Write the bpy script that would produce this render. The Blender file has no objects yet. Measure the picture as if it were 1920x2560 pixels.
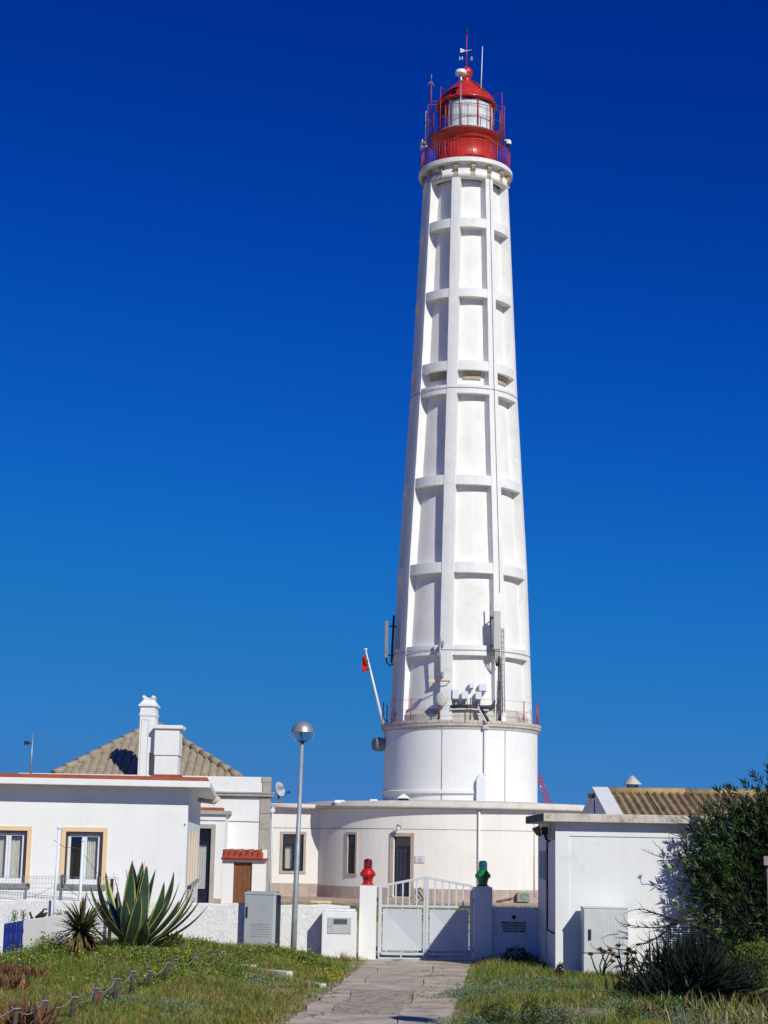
import bpy, math, random
import numpy as np
from mathutils import Vector, Matrix
random.seed(7); rng = np.random.default_rng(7)
PI = math.pi
scene = bpy.context.scene
col = scene.collection

# ------------------------------------------------------------------ camera
F = 4300.0; PITCH = math.atan((2112-1280)/F); ROLL = 0.0175; HC = 2.6
CM = Matrix.Rotation(PI/2+PITCH, 3, 'X') @ Matrix.Rotation(ROLL, 3, 'Z')
cam = bpy.data.objects.new('camera', bpy.data.cameras.new('camera')); col.objects.link(cam)
cam.matrix_world = Matrix.Translation((0, 0, HC)) @ CM.to_4x4()
cam.data.sensor_fit = 'VERTICAL'; cam.data.sensor_height = 24; cam.data.lens = 24*F/2560
cam.data.clip_start = .5; cam.data.clip_end = 5000
scene.camera = cam

# ------------------------------------------------------------------ light
SUN = Vector((.605, -1, .81)).normalized()
EL = math.asin(SUN.z); AZ = math.atan2(SUN.x, SUN.y)
world = bpy.data.worlds.new('World'); scene.world = world; world.use_nodes = True
nt = world.node_tree; nt.nodes.clear()
sky = nt.nodes.new('ShaderNodeTexSky'); sky.sky_type = 'NISHITA'; sky.sun_disc = False
sky.sun_elevation = EL; sky.sun_rotation = AZ; sky.altitude = 0
sky.air_density = 1.0; sky.dust_density = 0.0; sky.ozone_density = 10.0
def vmul(k):
    v = nt.nodes.new('ShaderNodeVectorMath'); v.operation = 'SCALE'; v.inputs['Scale'].default_value = k; return v
m1 = vmul(.1); m2 = vmul(10.0)
cv = nt.nodes.new('ShaderNodeRGBCurve')            # deep saturated blue of the photograph, the same response for the whole sky
for ci_, pts_ in enumerate((((.058, .0), (.112, .0025), (.19, .0105), (.407, .038), (.55, .055), (.72, .09), (1, .8)), ((.08, .012), (.145, .027), (.271, .092), (.419, .160), (.62, .200), (.84, .24), (1, .95)), ((.2, .15), (.356, .275), (.59, .479), (.773, .54), (.86, .52), (.93, .6), (1, 1.0)))):
    c_ = cv.mapping.curves[ci_]; c_.points[0].location = (0, 0); c_.points[-1].location = pts_[-1]
    for p_ in pts_[:-1]: c_.points.new(*p_)
cv.mapping.update()
bg = nt.nodes.new('ShaderNodeBackground'); bg.inputs['Strength'].default_value = .1
wo = nt.nodes.new('ShaderNodeOutputWorld')
nt.links.new(sky.outputs[0], m1.inputs[0]); nt.links.new(m1.outputs[0], cv.inputs['Color']); nt.links.new(cv.outputs[0], m2.inputs[0])
nt.links.new(m2.outputs[0], bg.inputs[0]); nt.links.new(bg.outputs[0], wo.inputs[0])
sl = bpy.data.lights.new('sun', 'SUN'); sl.energy = 3.95; sl.angle = math.radians(.5); sl.color = (1, .97, .865)
so = bpy.data.objects.new('sun', sl); col.objects.link(so)
so.rotation_euler = (-SUN).to_track_quat('-Z', 'Y').to_euler()
vs = scene.view_settings; vs.view_transform = 'Standard'; vs.look = 'None'; vs.gamma = 1; vs.exposure = 0
vs.use_curve_mapping = False

# ------------------------------------------------------------------ helpers: pixels of the photograph to points at a known distance
CMI = CM.transposed(); CO = Vector((0, 0, HC))
def ray(px, py): return CM @ Vector(((px-960)/F, -(py-1280)/F, -1))
def P(px, py, Y):
    d = ray(px, py); return d*(Y/d.y)+CO
def G(px, py, z=0):
    d = ray(px, py); return d*((z-HC)/d.z)+CO
def PL(px, py, O, n):
    d = ray(px, py); O = Vector(O); n = Vector(n); return d*((O-CO).dot(n)/d.dot(n))+CO
def Q(v):
    v = CMI @ (Vector(v)-CO); return 960+F*v.x/-v.z, 1280-F*v.y/-v.z
def depth(v): return -(CMI @ (Vector(v)-CO)).z

# ------------------------------------------------------------------ materials
def mat(name, c, rough=.6, var=.06, scale=2.0, bump=0, bscale=60, metal=0, streak=0, scol=None, dirt=0, dcol=(.18, .16, .13), dscale=1.3, coat=0, spec=.4, trans=0, ssc=(6, 6, .35), hue=None, bdist=.02, crack=0, dth=(.57, .68)):
    m = bpy.data.materials.new(name); m.use_nodes = True
    n = m.node_tree.nodes; l = m.node_tree.links; b = n['Principled BSDF']
    b.inputs['Roughness'].default_value = rough; b.inputs['Metallic'].default_value = metal
    b.inputs['Specular IOR Level'].default_value = spec
    b.inputs['Coat Weight'].default_value = coat
    if trans: b.inputs['Transmission Weight'].default_value = trans
    g = n.new('ShaderNodeNewGeometry')
    def noise(sc, detail=5, vec=None, rg=.6):
        t = n.new('ShaderNodeTexNoise'); t.inputs['Scale'].default_value = sc; t.inputs['Detail'].default_value = detail
        t.inputs['Roughness'].default_value = rg
        l.new(vec or g.outputs['Position'], t.inputs['Vector']); return t.outputs['Fac']
    def ramp(f, a, b_):
        r = n.new('ShaderNodeMapRange'); r.inputs[1].default_value = a; r.inputs[2].default_value = b_; l.new(f, r.inputs[0]); return r.outputs[0]
    def mix(f, A, B):
        x = n.new('ShaderNodeMix'); x.data_type = 'RGBA'; x.clamp_factor = True
        l.new(f, x.inputs[0])
        for s, v in ((x.inputs[6], A), (x.inputs[7], B)):
            if isinstance(v, tuple): s.default_value = (*v, 1)
            else: l.new(v, s)
        return x.outputs[2]
    c2 = hue or tuple(max(0, v*(1-2*var)) for v in c)
    out = mix(ramp(noise(scale), .3, .7), c2, tuple(min(1, v*(1+var)) for v in c))
    if streak:
        mp = n.new('ShaderNodeVectorMath'); mp.operation = 'MULTIPLY'; mp.inputs[1].default_value = ssc
        l.new(g.outputs['Position'], mp.inputs[0])
        f = ramp(noise(1.0, 4, mp.outputs[0]), .5, .78)
        mm = n.new('ShaderNodeMath'); mm.operation = 'MULTIPLY'; mm.inputs[1].default_value = streak; l.new(f, mm.inputs[0])
        out = mix(mm.outputs[0], out, scol or tuple(v*.6 for v in c))
    if dirt:
        f = ramp(noise(dscale, 9, rg=.75), *dth)
        mm = n.new('ShaderNodeMath'); mm.operation = 'MULTIPLY'; mm.inputs[1].default_value = dirt; l.new(f, mm.inputs[0])
        out = mix(mm.outputs[0], out, dcol)
    if crack:
        wn = n.new('ShaderNodeTexNoise'); wn.inputs['Scale'].default_value = 2.5; l.new(g.outputs['Position'], wn.inputs['Vector'])
        wm = n.new('ShaderNodeVectorMath'); wm.operation = 'MULTIPLY_ADD'; wm.inputs[1].default_value = (.7, .7, .7); l.new(wn.outputs['Color'], wm.inputs[0]); l.new(g.outputs['Position'], wm.inputs[2])
        vo = n.new('ShaderNodeTexVoronoi'); vo.feature = 'DISTANCE_TO_EDGE'; vo.inputs['Scale'].default_value = crack; l.new(wm.outputs[0], vo.inputs['Vector'])
        cr = n.new('ShaderNodeMapRange'); cr.inputs[1].default_value = .004*crack+.004; cr.inputs[2].default_value = .012*crack+.012; cr.inputs[3].default_value = .75; cr.inputs[4].default_value = 0; l.new(vo.outputs['Distance'], cr.inputs[0])
        out = mix(cr.outputs[0], out, (.10, .08, .06))
    l.new(out, b.inputs['Base Color'])
    if bump:
        bp = n.new('ShaderNodeBump'); bp.inputs['Strength'].default_value = bump; bp.inputs['Distance'].default_value = bdist
        l.new(noise(bscale, 6), bp.inputs['Height']); l.new(bp.outputs[0], b.inputs['Normal'])
    return m
def glassmat(name, tint=(.92, .92, .90), refl=1.0):
    m = bpy.data.materials.new(name); m.use_nodes = True
    n = m.node_tree.nodes; l = m.node_tree.links; n.remove(n['Principled BSDF'])
    t = n.new('ShaderNodeBsdfTransparent'); t.inputs[0].default_value = (*tint, 1)
    gl = n.new('ShaderNodeBsdfGlossy'); gl.inputs['Roughness'].default_value = .03; gl.inputs[0].default_value = (refl, refl, refl, 1)
    fr = n.new('ShaderNodeLayerWeight'); fr.inputs[0].default_value = .5
    pw = n.new('ShaderNodeMath'); pw.operation = 'POWER'; pw.inputs[1].default_value = 3.5; l.new(fr.outputs['Facing'], pw.inputs[0])
    ad = n.new('ShaderNodeMath'); ad.operation = 'MULTIPLY_ADD'; ad.inputs[1].default_value = .85; ad.inputs[2].default_value = .05; l.new(pw.outputs[0], ad.inputs[0])
    x = n.new('ShaderNodeMixShader'); l.new(ad.outputs[0], x.inputs[0]); l.new(t.outputs[0], x.inputs[1]); l.new(gl.outputs[0], x.inputs[2])
    l.new(x.outputs[0], n['Material Output'].inputs[0]); return m
M = {}
M['tower'] = mat('tower_white_render', (.81, .80, .755), .7, .03, .8, .12, 25, streak=.28, scol=(.58, .57, .54), dirt=.35, dcol=(.56, .54, .5), dscale=1.1, dth=(.54, .7))
M['towerrib'] = mat('tower_rib_white_paint', (.79, .795, .76), .65, .035, 1.2, .15, 18, streak=.42, scol=(.56, .57, .57), dirt=.45, dcol=(.5, .49, .46), dscale=2.6, dth=(.57, .67))
M['cream'] = mat('cream_render', (.82, .80, .735), .75, .025, .7, .1, 30, streak=.35, scol=(.66, .63, .56), dirt=.3, dcol=(.6, .57, .5), dscale=1.1, dth=(.55, .72))
M['white'] = mat('white_wall_paint', (.80, .805, .775), .7, .02, .7, .1, 30, streak=.3, scol=(.66, .66, .63), dirt=.35, dcol=(.62, .61, .57), dscale=1.2, dth=(.54, .72))
M['shedwhite'] = mat('shed_white_paint', (.77, .785, .765), .7, .03, .9, .12, 30, streak=.2, scol=(.62, .63, .62), dirt=.4, dcol=(.5, .5, .47), dscale=1.6, dth=(.56, .72))
M['rough'] = mat('rough_plaster', (.80, .80, .77), .85, .06, 5, .8, 16, streak=.15, dirt=.15, dcol=(.5, .49, .45), bdist=.03)
M['soffit'] = mat('soffit_plaster', (.55, .52, .47), .8, .05, 2, .1)
M['concrete_edge'] = mat('weathered_slab_edge', (.62, .57, .50), .85, .08, 3, .4, 50, streak=.35, scol=(.35, .27, .2), dirt=.8, dcol=(.22, .16, .11), dscale=3.5, dth=(.50, .64))
M['blackedge'] = mat('dark_slab_side', (.10, .09, .085), .9, .3, 3, .4, 30, dirt=.5, dcol=(.25, .23, .2), dscale=3)  # near-black mottled tone for the left face of the roof slab
M['stone'] = mat('pinkish_limestone', (.47, .385, .33), .75, .10, 2.2, .3, 40, streak=.4, scol=(.33, .25, .21), dirt=.3, dcol=(.28, .22, .19), dscale=2)
M['greystone'] = mat('grey_limestone', (.42, .38, .33), .75, .10, 2.5, .3, 40, streak=.35, scol=(.28, .25, .22), dirt=.3, dcol=(.22, .2, .18), dscale=2)
M['ledge'] = mat('weathered_ledge', (.55, .51, .45), .8, .1, 2.5, .4, 40, streak=.4, scol=(.33, .29, .25), dirt=.5, dcol=(.25, .22, .19), dscale=3)
M['corbel'] = mat('corbel_stone', (.44, .37, .27), .8, .1, 4, .4, 50, dirt=.35, dcol=(.3, .24, .17), dscale=4)
M['red'] = mat('red_lantern_paint', (.56, .032, .018), .36, .12, 3, .08, 20, streak=.4, scol=(.30, .012, .008), coat=.3)
M['redrail'] = mat('red_rail_paint', (.45, .05, .035), .45, .15, 8, .1)
M['redrust'] = mat('faded_red_brown_paint', (.25, .06, .045), .6, .3, 6, .2)
M['dark'] = mat('dark_metal', (.03, .03, .035), .5, .2, 6)
M['cable'] = mat('dark_cable', (.10, .10, .11), .6, .2, 6)
M['galv'] = mat('galvanised_steel', (.36, .37, .38), .45, .12, 10, .1, 30, metal=.5)
M['post'] = mat('lamp_post_steel', (.34, .38, .40), .5, .10, 4, .1, 30, metal=.25, streak=.3, scol=(.22, .25, .27))
M['silver'] = mat('silver_hood', (.42, .43, .47), .38, .05, 5, metal=.55)
M['plastic'] = mat('pale_grey_plastic', (.60, .60, .56), .5, .05, 3)
M['box'] = mat('white_metal_box', (.72, .75, .80), .45, .03, 3)
M['antenna'] = mat('antenna_radome', (.55, .55, .50), .5, .04, 2)
M['darkantenna'] = mat('grey_antenna_back', (.22, .23, .25), .5, .1, 2)
M['navy'] = mat('navy_door_paint', (.012, .016, .04), .35, .2, 4, coat=.2)
M['navyline'] = mat('navy_moulding_paint', (.10, .11, .17), .4, .1)
M['blueframe'] = mat('dark_blue_frame', (.016, .022, .045), .4, .2, 4)
M['cobalt'] = mat('cobalt_blue_boards', (.008, .028, .23), .5, .25, 6, .3, 30, streak=.4, scol=(.004, .014, .12))
M['brownwood'] = mat('brown_wood_paint', (.20, .075, .028), .6, .15, 5, .4, 30, streak=.5, scol=(.12, .045, .018), ssc=(25, 25, .6))
M['darkwood'] = mat('dark_brown_frame', (.06, .025, .018), .5, .2, 6)
M['apricot'] = mat('apricot_window_surround', (.76, .56, .34), .75, .03, 2, .1)
M['gutter'] = mat('pale_gutter', (.66, .61, .54), .7, .07, 2, .2, 30, streak=.3, scol=(.42, .37, .3), dirt=.3, dcol=(.35, .3, .25), dscale=3)
M['sill'] = mat('grey_window_sill', (.22, .21, .2), .7, .15, 5, .2)
M['pvc'] = mat('white_window_frame', (.74, .78, .82), .4, .02, 3)
M['curtain'] = mat('thin_curtain', (.70, .70, .69), .9, .08, 10)
M['void'] = mat('unlit_backing', (.03, .03, .03), .9, .1, 2)  # near-black colour stands in for unlit interiors behind openings
M['glass'] = glassmat('window_glass')
M['lglass'] = glassmat('lantern_room_glass', (.96, .97, .97), .55)
M['curtlan'] = mat('white_lantern_curtain', (.74, .76, .78), .9, .08, 3)
M['globe'] = glassmat('lamp_globe', (.82, .86, .88))
M['redglass'] = mat('red_beacon_lens', (.30, .015, .03), .05, .1, 5, coat=1, trans=.6)
M['greenglass'] = mat('teal_beacon_lens', (.015, .22, .26), .05, .1, 5, coat=1, trans=.6)
M['redpaint'] = mat('red_beacon_paint', (.55, .010, .008), .38, .15, 5, coat=.5)
M['greenpaint'] = mat('green_beacon_paint', (.006, .22, .04), .28, .05, 5, coat=.5)
M['terra'] = mat('terracotta_paint', (.33, .085, .04), .8, .12, 4, .2, 30)
M['tile'] = mat('red_roof_tile', (.36, .07, .035), .55, .15, 6, .3, 40, dirt=.3, dcol=(.2, .04, .03), dscale=5)
M['rooftile'] = mat('beige_fibre_tile', (.36, .30, .215), .85, .14, 3, .4, 40, streak=.5, scol=(.2, .17, .12), dirt=.35, dcol=(.17, .155, .09), dscale=4)
M['lichen'] = mat('lichened_corrugated_sheet', (.34, .25, .14), .85, .25, 2.5, .4, 30, streak=.5, scol=(.17, .12, .08), ssc=(7, .8, .8), dirt=.6, dcol=(.42, .27, .06), dscale=2.4)
M['lichenr'] = mat('orange_lichened_ridge', (.42, .30, .13), .85, .2, 3, .3, 30, dirt=.6, dcol=(.45, .27, .05), dscale=3)
M['gate'] = mat('pale_grey_gate_paint', (.56, .60, .62), .5, .03, 3, .05)
M['cab'] = mat('grey_cabinet', (.47, .50, .50), .55, .05, 3, .06, 60, streak=.25, scol=(.36, .38, .36))
M['cab2'] = mat('pale_cabinet', (.60, .62, .61), .55, .05, 3, .06, 60, streak=.25, scol=(.45, .47, .46))
M['cabblue'] = mat('cabinet_blue_side', (.035, .055, .105), .55, .1, 3)
M['shadeglass'] = mat('meter_window', (.10, .11, .09), .2, .1, 3)
M['path'] = mat('worn_concrete', (.55, .465, .36), .9, .2, 1.6, .7, 35, crack=.55, streak=0, dirt=.5, dcol=(.25, .21, .18), dscale=2.2)
M['pathmid'] = mat('broken_concrete', (.47, .40, .31), .95, .22, 5, 1.0, 22, crack=2.6, dirt=.6, dcol=(.2, .17, .14), dscale=5)
M['pave'] = mat('pink_yard_paving', (.44, .34, .27), .9, .12, 1.2, .4, 20, dirt=.3, dcol=(.3, .23, .18))
M['sand'] = mat('sandy_yard_soil', (.48, .43, .32), .95, .2, 1.0, .6, 12, dirt=.8, dcol=(.14, .17, .05), dscale=.6)
M['soil'] = mat('dry_soil', (.40, .33, .23), .95, .3, 1.2, .8, 20, dirt=.6, dcol=(.24, .19, .12), dscale=.8)
M['kerb'] = mat('whitewashed_kerb', (.66, .65, .6), .85, .1, 4, .5, 30, dirt=.4, dcol=(.3, .28, .22), dscale=4)
M['posts'] = mat('weathered_post_wood', (.085, .066, .058), .85, .25, 10, .6, 40, streak=.5, scol=(.06, .05, .045), ssc=(40, 40, 2))
M['greywood'] = mat('grey_sign_wood', (.33, .27, .23), .85, .2, 8, .6, 40)
M['rope'] = mat('grey_rope', (.27, .27, .23), .9, .15, 30, .4, 90)
M['wire'] = mat('fence_wire', (.42, .44, .47), .5, .1, 5, metal=.3)
M['dish'] = mat('dish_enamel', (.50, .52, .55), .45, .04, 3)
M['rust'] = mat('rusty_bracket', (.30, .17, .07), .8, .25, 8)
M['ink'] = mat('black_lettering', (.015, .015, .02), .6, .1)
M['inkblue'] = mat('blue_lettering', (.06, .08, .16), .6, .1)
M['graf'] = mat('green_spray', (.08, .45, .08), .7, .1)
M['gravelbox'] = mat('speckled_concrete_box', (.36, .34, .32), .9, .35, 30, .6, 60)
M['cloth_red'] = mat('flag_red', (.55, .01, .02), .8, .15, 5)
M['cloth_green'] = mat('flag_green', (.01, .15, .05), .8, .15, 5)
M['cloth_yellow'] = mat('flag_yellow', (.6, .42, .02), .8, .1, 5)
def leafm(name, c, var=.25, rough=.5, hue=None):
    m = mat(name, c, rough, var, 3.5, hue=hue, spec=.35); return m
M['g1'] = leafm('grass_green', (.12, .21, .02)); M['g2'] = leafm('grass_yellow_green', (.24, .245, .03))
M['g3'] = leafm('grass_dry', (.36, .27, .09)); M['g4'] = leafm('grass_dark', (.07, .13, .02)); M['g5'] = leafm('grass_rust', (.22, .13, .04))
M['g6'] = leafm('grey_herb', (.17, .22, .15)); M['g7'] = leafm('weed_leaf', (.10, .17, .03))
M['yel'] = mat('yellow_flower', (.55, .40, .01), .6, .15, 8)
M['agave'] = leafm('agave_green', (.042, .088, .045), .2, .5); M['agavey'] = leafm('agave_yellow_margin', (.42, .43, .14), .12, .42)
M['agavetip'] = leafm('agave_brown_tip', (.14, .06, .03))
M['cordy'] = leafm('cordyline_green', (.08, .12, .035), .25, .4); M['cordyb'] = leafm('cordyline_bronze', (.17, .12, .05), .25, .45)
M['ole'] = leafm('oleander_leaf', (.038, .085, .02), .3, .38); M['ole2'] = leafm('oleander_young_leaf', (.10, .165, .045), .2, .4)
M['ole3'] = leafm('oleander_old_leaf', (.020, .040, .016), .3, .45); M['bark'] = mat('brown_bark', (.07, .045, .035), .9, .3, 8, .5)
M['twig'] = mat('dark_twig', (.022, .016, .015), .8, .2, 8); M['deadred'] = leafm('dead_reddish_leaf', (.22, .09, .05), .3, .7)
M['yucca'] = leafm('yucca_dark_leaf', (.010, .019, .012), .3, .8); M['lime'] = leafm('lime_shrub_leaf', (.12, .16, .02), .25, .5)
M['aloe'] = leafm('aloe_leaf', (.09, .14, .035), .25, .45); M['aloeo'] = leafm('aloe_orange_leaf', (.20, .11, .035), .25, .5)
M['palmbark'] = mat('orange_stem', (.22, .09, .035), .9, .25, 8, .6)
M['stoneb'] = mat('pale_boulder', (.45, .42, .37), .9, .1, 5, .5)

# ------------------------------------------------------------------ object helpers
ORIG = {}
def props(o, label=None, cat=None, group=None, kind=None):
    if label: o['label'] = label
    if cat: o['category'] = cat
    if group: o['group'] = group
    if kind: o['kind'] = kind
    return o
def thing(name, label, cat, loc, group=None, kind=None):
    o = bpy.data.objects.new(name, None); col.objects.link(o); o.empty_display_size = .2
    o.location = loc; ORIG[o.name] = Vector(loc)
    return props(o, label, cat, group, kind)
class MB:
    def __init__(s): s.v = []; s.f = []; s.sm = []; s.mi = []; s.m = 0; s.smooth = False
    def add(s, vs, fs, smooth=None):
        b = len(s.v); s.v += [tuple(v) for v in vs]
        for f in fs: s.f.append(tuple(b+i for i in f)); s.sm.append(s.smooth if smooth is None else smooth); s.mi.append(s.m)
        return s
    def hexa(s, p):   # 4 bottom ccw, 4 top ccw
        return s.add(p, [(3, 2, 1, 0), (4, 5, 6, 7), (0, 1, 5, 4), (1, 2, 6, 5), (2, 3, 7, 6), (3, 0, 4, 7)])
    def box(s, x0, x1, y0, y1, z0, z1):
        return s.hexa([(x0, y0, z0), (x1, y0, z0), (x1, y1, z0), (x0, y1, z0), (x0, y0, z1), (x1, y0, z1), (x1, y1, z1), (x0, y1, z1)])
    def obox(s, O, u, n, w0, w1, d0, d1, z0, z1):   # along u (horizontal), outward n, vertical
        O = Vector(O); u = Vector(u); n = Vector(n); k = Vector((0, 0, 1))
        p = []
        for z in (z0, z1):
            for a, b in ((w0, d1), (w1, d1), (w1, d0), (w0, d0)): p.append(O+u*a+n*b+k*z)
        return s.hexa(p)
    def prism(s, poly, z0, z1):
        n = len(poly); vs_ = [(x, y, z0) for x, y in poly]+[(x, y, z1) for x, y in poly]
        return s.add(vs_, [tuple(range(n))[::-1], tuple(range(n, 2*n))]+[(i, (i+1) % n, n+(i+1) % n, n+i) for i in range(n)])
    def tube(s, pts, r, n=8, caps=True, closed=False):
        pts = [Vector(p) for p in pts]; N = len(pts); rr = r if isinstance(r, (list, tuple)) else [r]*N
        vs_ = []; ref = None
        for i, p in enumerate(pts):
            if closed: t = pts[(i+1) % N]-pts[i-1]
            else: t = pts[min(i+1, N-1)]-pts[max(i-1, 0)]
            t.normalize()
            if ref is None: ref = Vector((0, 0, 1)) if abs(t.z) < .9 else Vector((1, 0, 0))
            a = (ref-t*ref.dot(t)).normalized(); ref = a; b = t.cross(a)
            for k in range(n):
                an = 2*PI*k/n; vs_.append(p+(a*math.cos(an)+b*math.sin(an))*rr[i])
        fs = []
        for i in range(N if closed else N-1):
            j = (i+1) % N
            for k in range(n): fs.append((i*n+k, i*n+(k+1) % n, j*n+(k+1) % n, j*n+k))
        s.add(vs_, fs, smooth=True)
        if caps and not closed:
            b = len(s.v)-len(vs_)
            s.f.append(tuple(b+k for k in range(n))[::-1]); s.f.append(tuple(b+(N-1)*n+k for k in range(n))); s.sm += [False]*2; s.mi += [s.m]*2
        return s
    def lathe(s, prof, n=32, c=(0, 0, 0), a0=0, a1=2*PI, smooth=True, caps=True):
        full = abs(a1-a0-2*PI) < 1e-6; m = n if full else n+1; vs_ = []
        for r, z in prof:
            for k in range(m):
                a = a0+(a1-a0)*k/n; vs_.append((c[0]+r*math.sin(a), c[1]-r*math.cos(a), c[2]+z))
        fs = []
        for i in range(len(prof)-1):
            for k in range(n):
                k2 = (k+1) % m; fs.append((i*m+k, i*m+k2, (i+1)*m+k2, (i+1)*m+k))
        s.add(vs_, fs, smooth=smooth); return s
    def ring(s, c, R, r, n=64, m=6, a0=0, a1=2*PI):
        full = abs(a1-a0-2*PI) < 1e-6
        pts = [(c[0]+R*math.sin(a0+(a1-a0)*k/n), c[1]-R*math.cos(a0+(a1-a0)*k/n), c[2]) for k in range(n if full else n+1)]
        return s.tube(pts, r, m, closed=full, caps=not full)
    def mesh(s, name, mats, off=(0, 0, 0)):
        off = Vector(off); me = bpy.data.meshes.new(name)
        me.from_pydata([tuple(Vector(v)-off) for v in s.v], [], s.f)
        for m in (mats if isinstance(mats, (list, tuple)) else [mats]): me.materials.append(M[m])
        me.polygons.foreach_set('use_smooth', s.sm); me.polygons.foreach_set('material_index', s.mi); me.update(); return me
    def build(s, name, mats, parent=None, bevel=0, **kw):
        if parent is not None: off = ORIG[parent.name]
        else:
            xs = [v[0] for v in s.v]; ys = [v[1] for v in s.v]; zs = [v[2] for v in s.v]
            off = Vector(((min(xs)+max(xs))/2, (min(ys)+max(ys))/2, min(zs)))
        me = s.mesh(name, mats, off); o = bpy.data.objects.new(name, me); col.objects.link(o)
        ORIG[o.name] = off
        if parent is not None: o.parent = parent
        else: o.location = off
        if bevel:
            b = o.modifiers.new('bevel', 'BEVEL'); b.width = bevel; b.segments = 2; b.limit_method = 'ANGLE'
        return props(o, **kw)
def inst(o, parent, loc=(0, 0, 0), rot=(0, 0, 0), scale=None):
    c = o.copy(); col.objects.link(c); c.parent = parent; c.location = loc; c.rotation_euler = rot
    if scale: c.scale = scale
    ORIG[c.name] = ORIG[o.name]; return c
def grid_wall(mb, mapf, us, zs, holes, dep, back=True):
    us = sorted(set([round(u, 6) for u in us]+[round(h[i], 6) for h in holes for i in (0, 1)]))
    zs = sorted(set([round(z, 6) for z in zs]+[round(h[i], 6) for h in holes for i in (2, 3)]))
    def inh(u, z): return any(h[0]-1e-6 < u < h[1]+1e-6 and h[2]-1e-6 < z < h[3]+1e-6 for h in holes)
    for a, b in zip(us, us[1:]):
        for c, d in zip(zs, zs[1:]):
            if inh((a+b)/2, (c+d)/2): continue
            mb.add([mapf(a, c, 0), mapf(b, c, 0), mapf(b, d, 0), mapf(a, d, 0)], [(0, 1, 2, 3)], smooth=False)
    for h in holes:
        a, b, c, d = h
        q = [(a, c), (b, c), (b, d), (a, d)]
        for i in range(4):
            p0, p1 = q[i], q[(i+1) % 4]
            mb.add([mapf(*p0, 0), mapf(*p1, 0), mapf(*p1, -dep), mapf(*p0, -dep)], [(0, 1, 2, 3)])
def textmesh(txt, size, depth_=.004, off_=0):
    cu = bpy.data.curves.new('lettering', 'FONT'); cu.body = txt; cu.size = size; cu.extrude = depth_; cu.align_x = 'CENTER'; cu.resolution_u = 2; cu.offset = size*off_
    o = bpy.data.objects.new('lettering', cu); col.objects.link(o)
    dg = bpy.context.evaluated_depsgraph_get(); me = bpy.data.meshes.new_from_object(o.evaluated_get(dg))
    bpy.data.objects.remove(o); bpy.data.curves.remove(cu); return me
def text(name, txt, size, loc, parent, m, rotz=0, sx=1, rotx=PI/2, mirror=False, bold=0):
    me = textmesh(txt, size); me.materials.clear(); me.materials.append(M[m])
    o = bpy.data.objects.new(name, me); col.objects.link(o); o.parent = parent
    o.location = Vector(loc)-ORIG[parent.name]; o.rotation_euler = (rotx, 0, rotz); o.scale = (-sx if mirror else sx, 1, 1); ORIG[o.name] = ORIG[parent.name]
    return o
X3 = Vector((1, 0, 0)); NY = Vector((0, -1, 0))

# ------------------------------------------------------------------ ground
YG = 40.8                                        # the line of the gate
def path_edge(Y): return -1.28+(Y-26.4)*(1.14/14.4)
PW = 2.33
def sstep(t): t = np.clip(t, 0, 1); return t*t*(3-2*t)
def H(x, y):
    x = np.asarray(x, float); y = np.asarray(y, float)
    L = path_edge(y); d = L-x
    h = .24*sstep((d-.1)/2.6)-.10*sstep((d-5.2)/2.5)+.17*np.exp(-((x+5.3)/1.3)**2-((y-38.2)/1.6)**2)
    d2 = x-(L+PW); h = h+.05*sstep(d2/2.0)
    h = h+np.where((d > .3) | (d2 > .3), .02*np.sin(x*2.3+1)*np.cos(y*1.7)+.015*np.sin(x*5.1)*np.sin(y*4.3), 0)
    h = h*(1-sstep((y-40.6)/.6))*sstep((y-8)/6)
    h = h*(1-sstep((-x-11)/6))*(1-sstep((x-14)/6))
    return h
gx = np.concatenate([[-1500, -600, -200, -80, -40], np.arange(-20, 20.1, .25), [40, 80, 200, 600, 1500]])
gy = np.concatenate([[-800, -200, -60, -20], np.arange(0, 46.1, .25), [60, 90, 130, 200, 400, 900, 1600]])
gX, gY = np.meshgrid(gx, gy); gZ = H(gX, gY)
inp = (gX > path_edge(gY)-.05) & (gX < path_edge(gY)+PW+.05) & (gY < 41.2) & (gY > 4)
gZ = np.where(inp, -.05, gZ)
me = bpy.data.meshes.new('ground'); ny, nx = gX.shape
idx = np.arange(ny*nx).reshape(ny, nx)
me.from_pydata(np.stack([gX, gY, gZ-.01], -1).reshape(-1, 3).tolist(), [], np.stack([idx[:-1, :-1], idx[:-1, 1:], idx[1:, 1:], idx[1:, :-1]], -1).reshape(-1, 4).tolist())
me.materials.append(M['soil']); me.polygons.foreach_set('use_smooth', [True]*len(me.polygons))
o = bpy.data.objects.new('ground', me); col.objects.link(o); props(o, kind='structure')
mb = MB(); mb.box(-40, 40, 41.3, 130, -.03, .004); mb.build('yard', 'sand', kind='structure')
mb = MB(); mb.box(-40, 2.4-18, 75.5, 84, .004, .05)
mb.prism([(-15.6, 76.5), (20, 74.5), (20, 89), (-15.6, 89)], .004, .05); mb.build('yard_pavement', 'pave', kind='structure')
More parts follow.
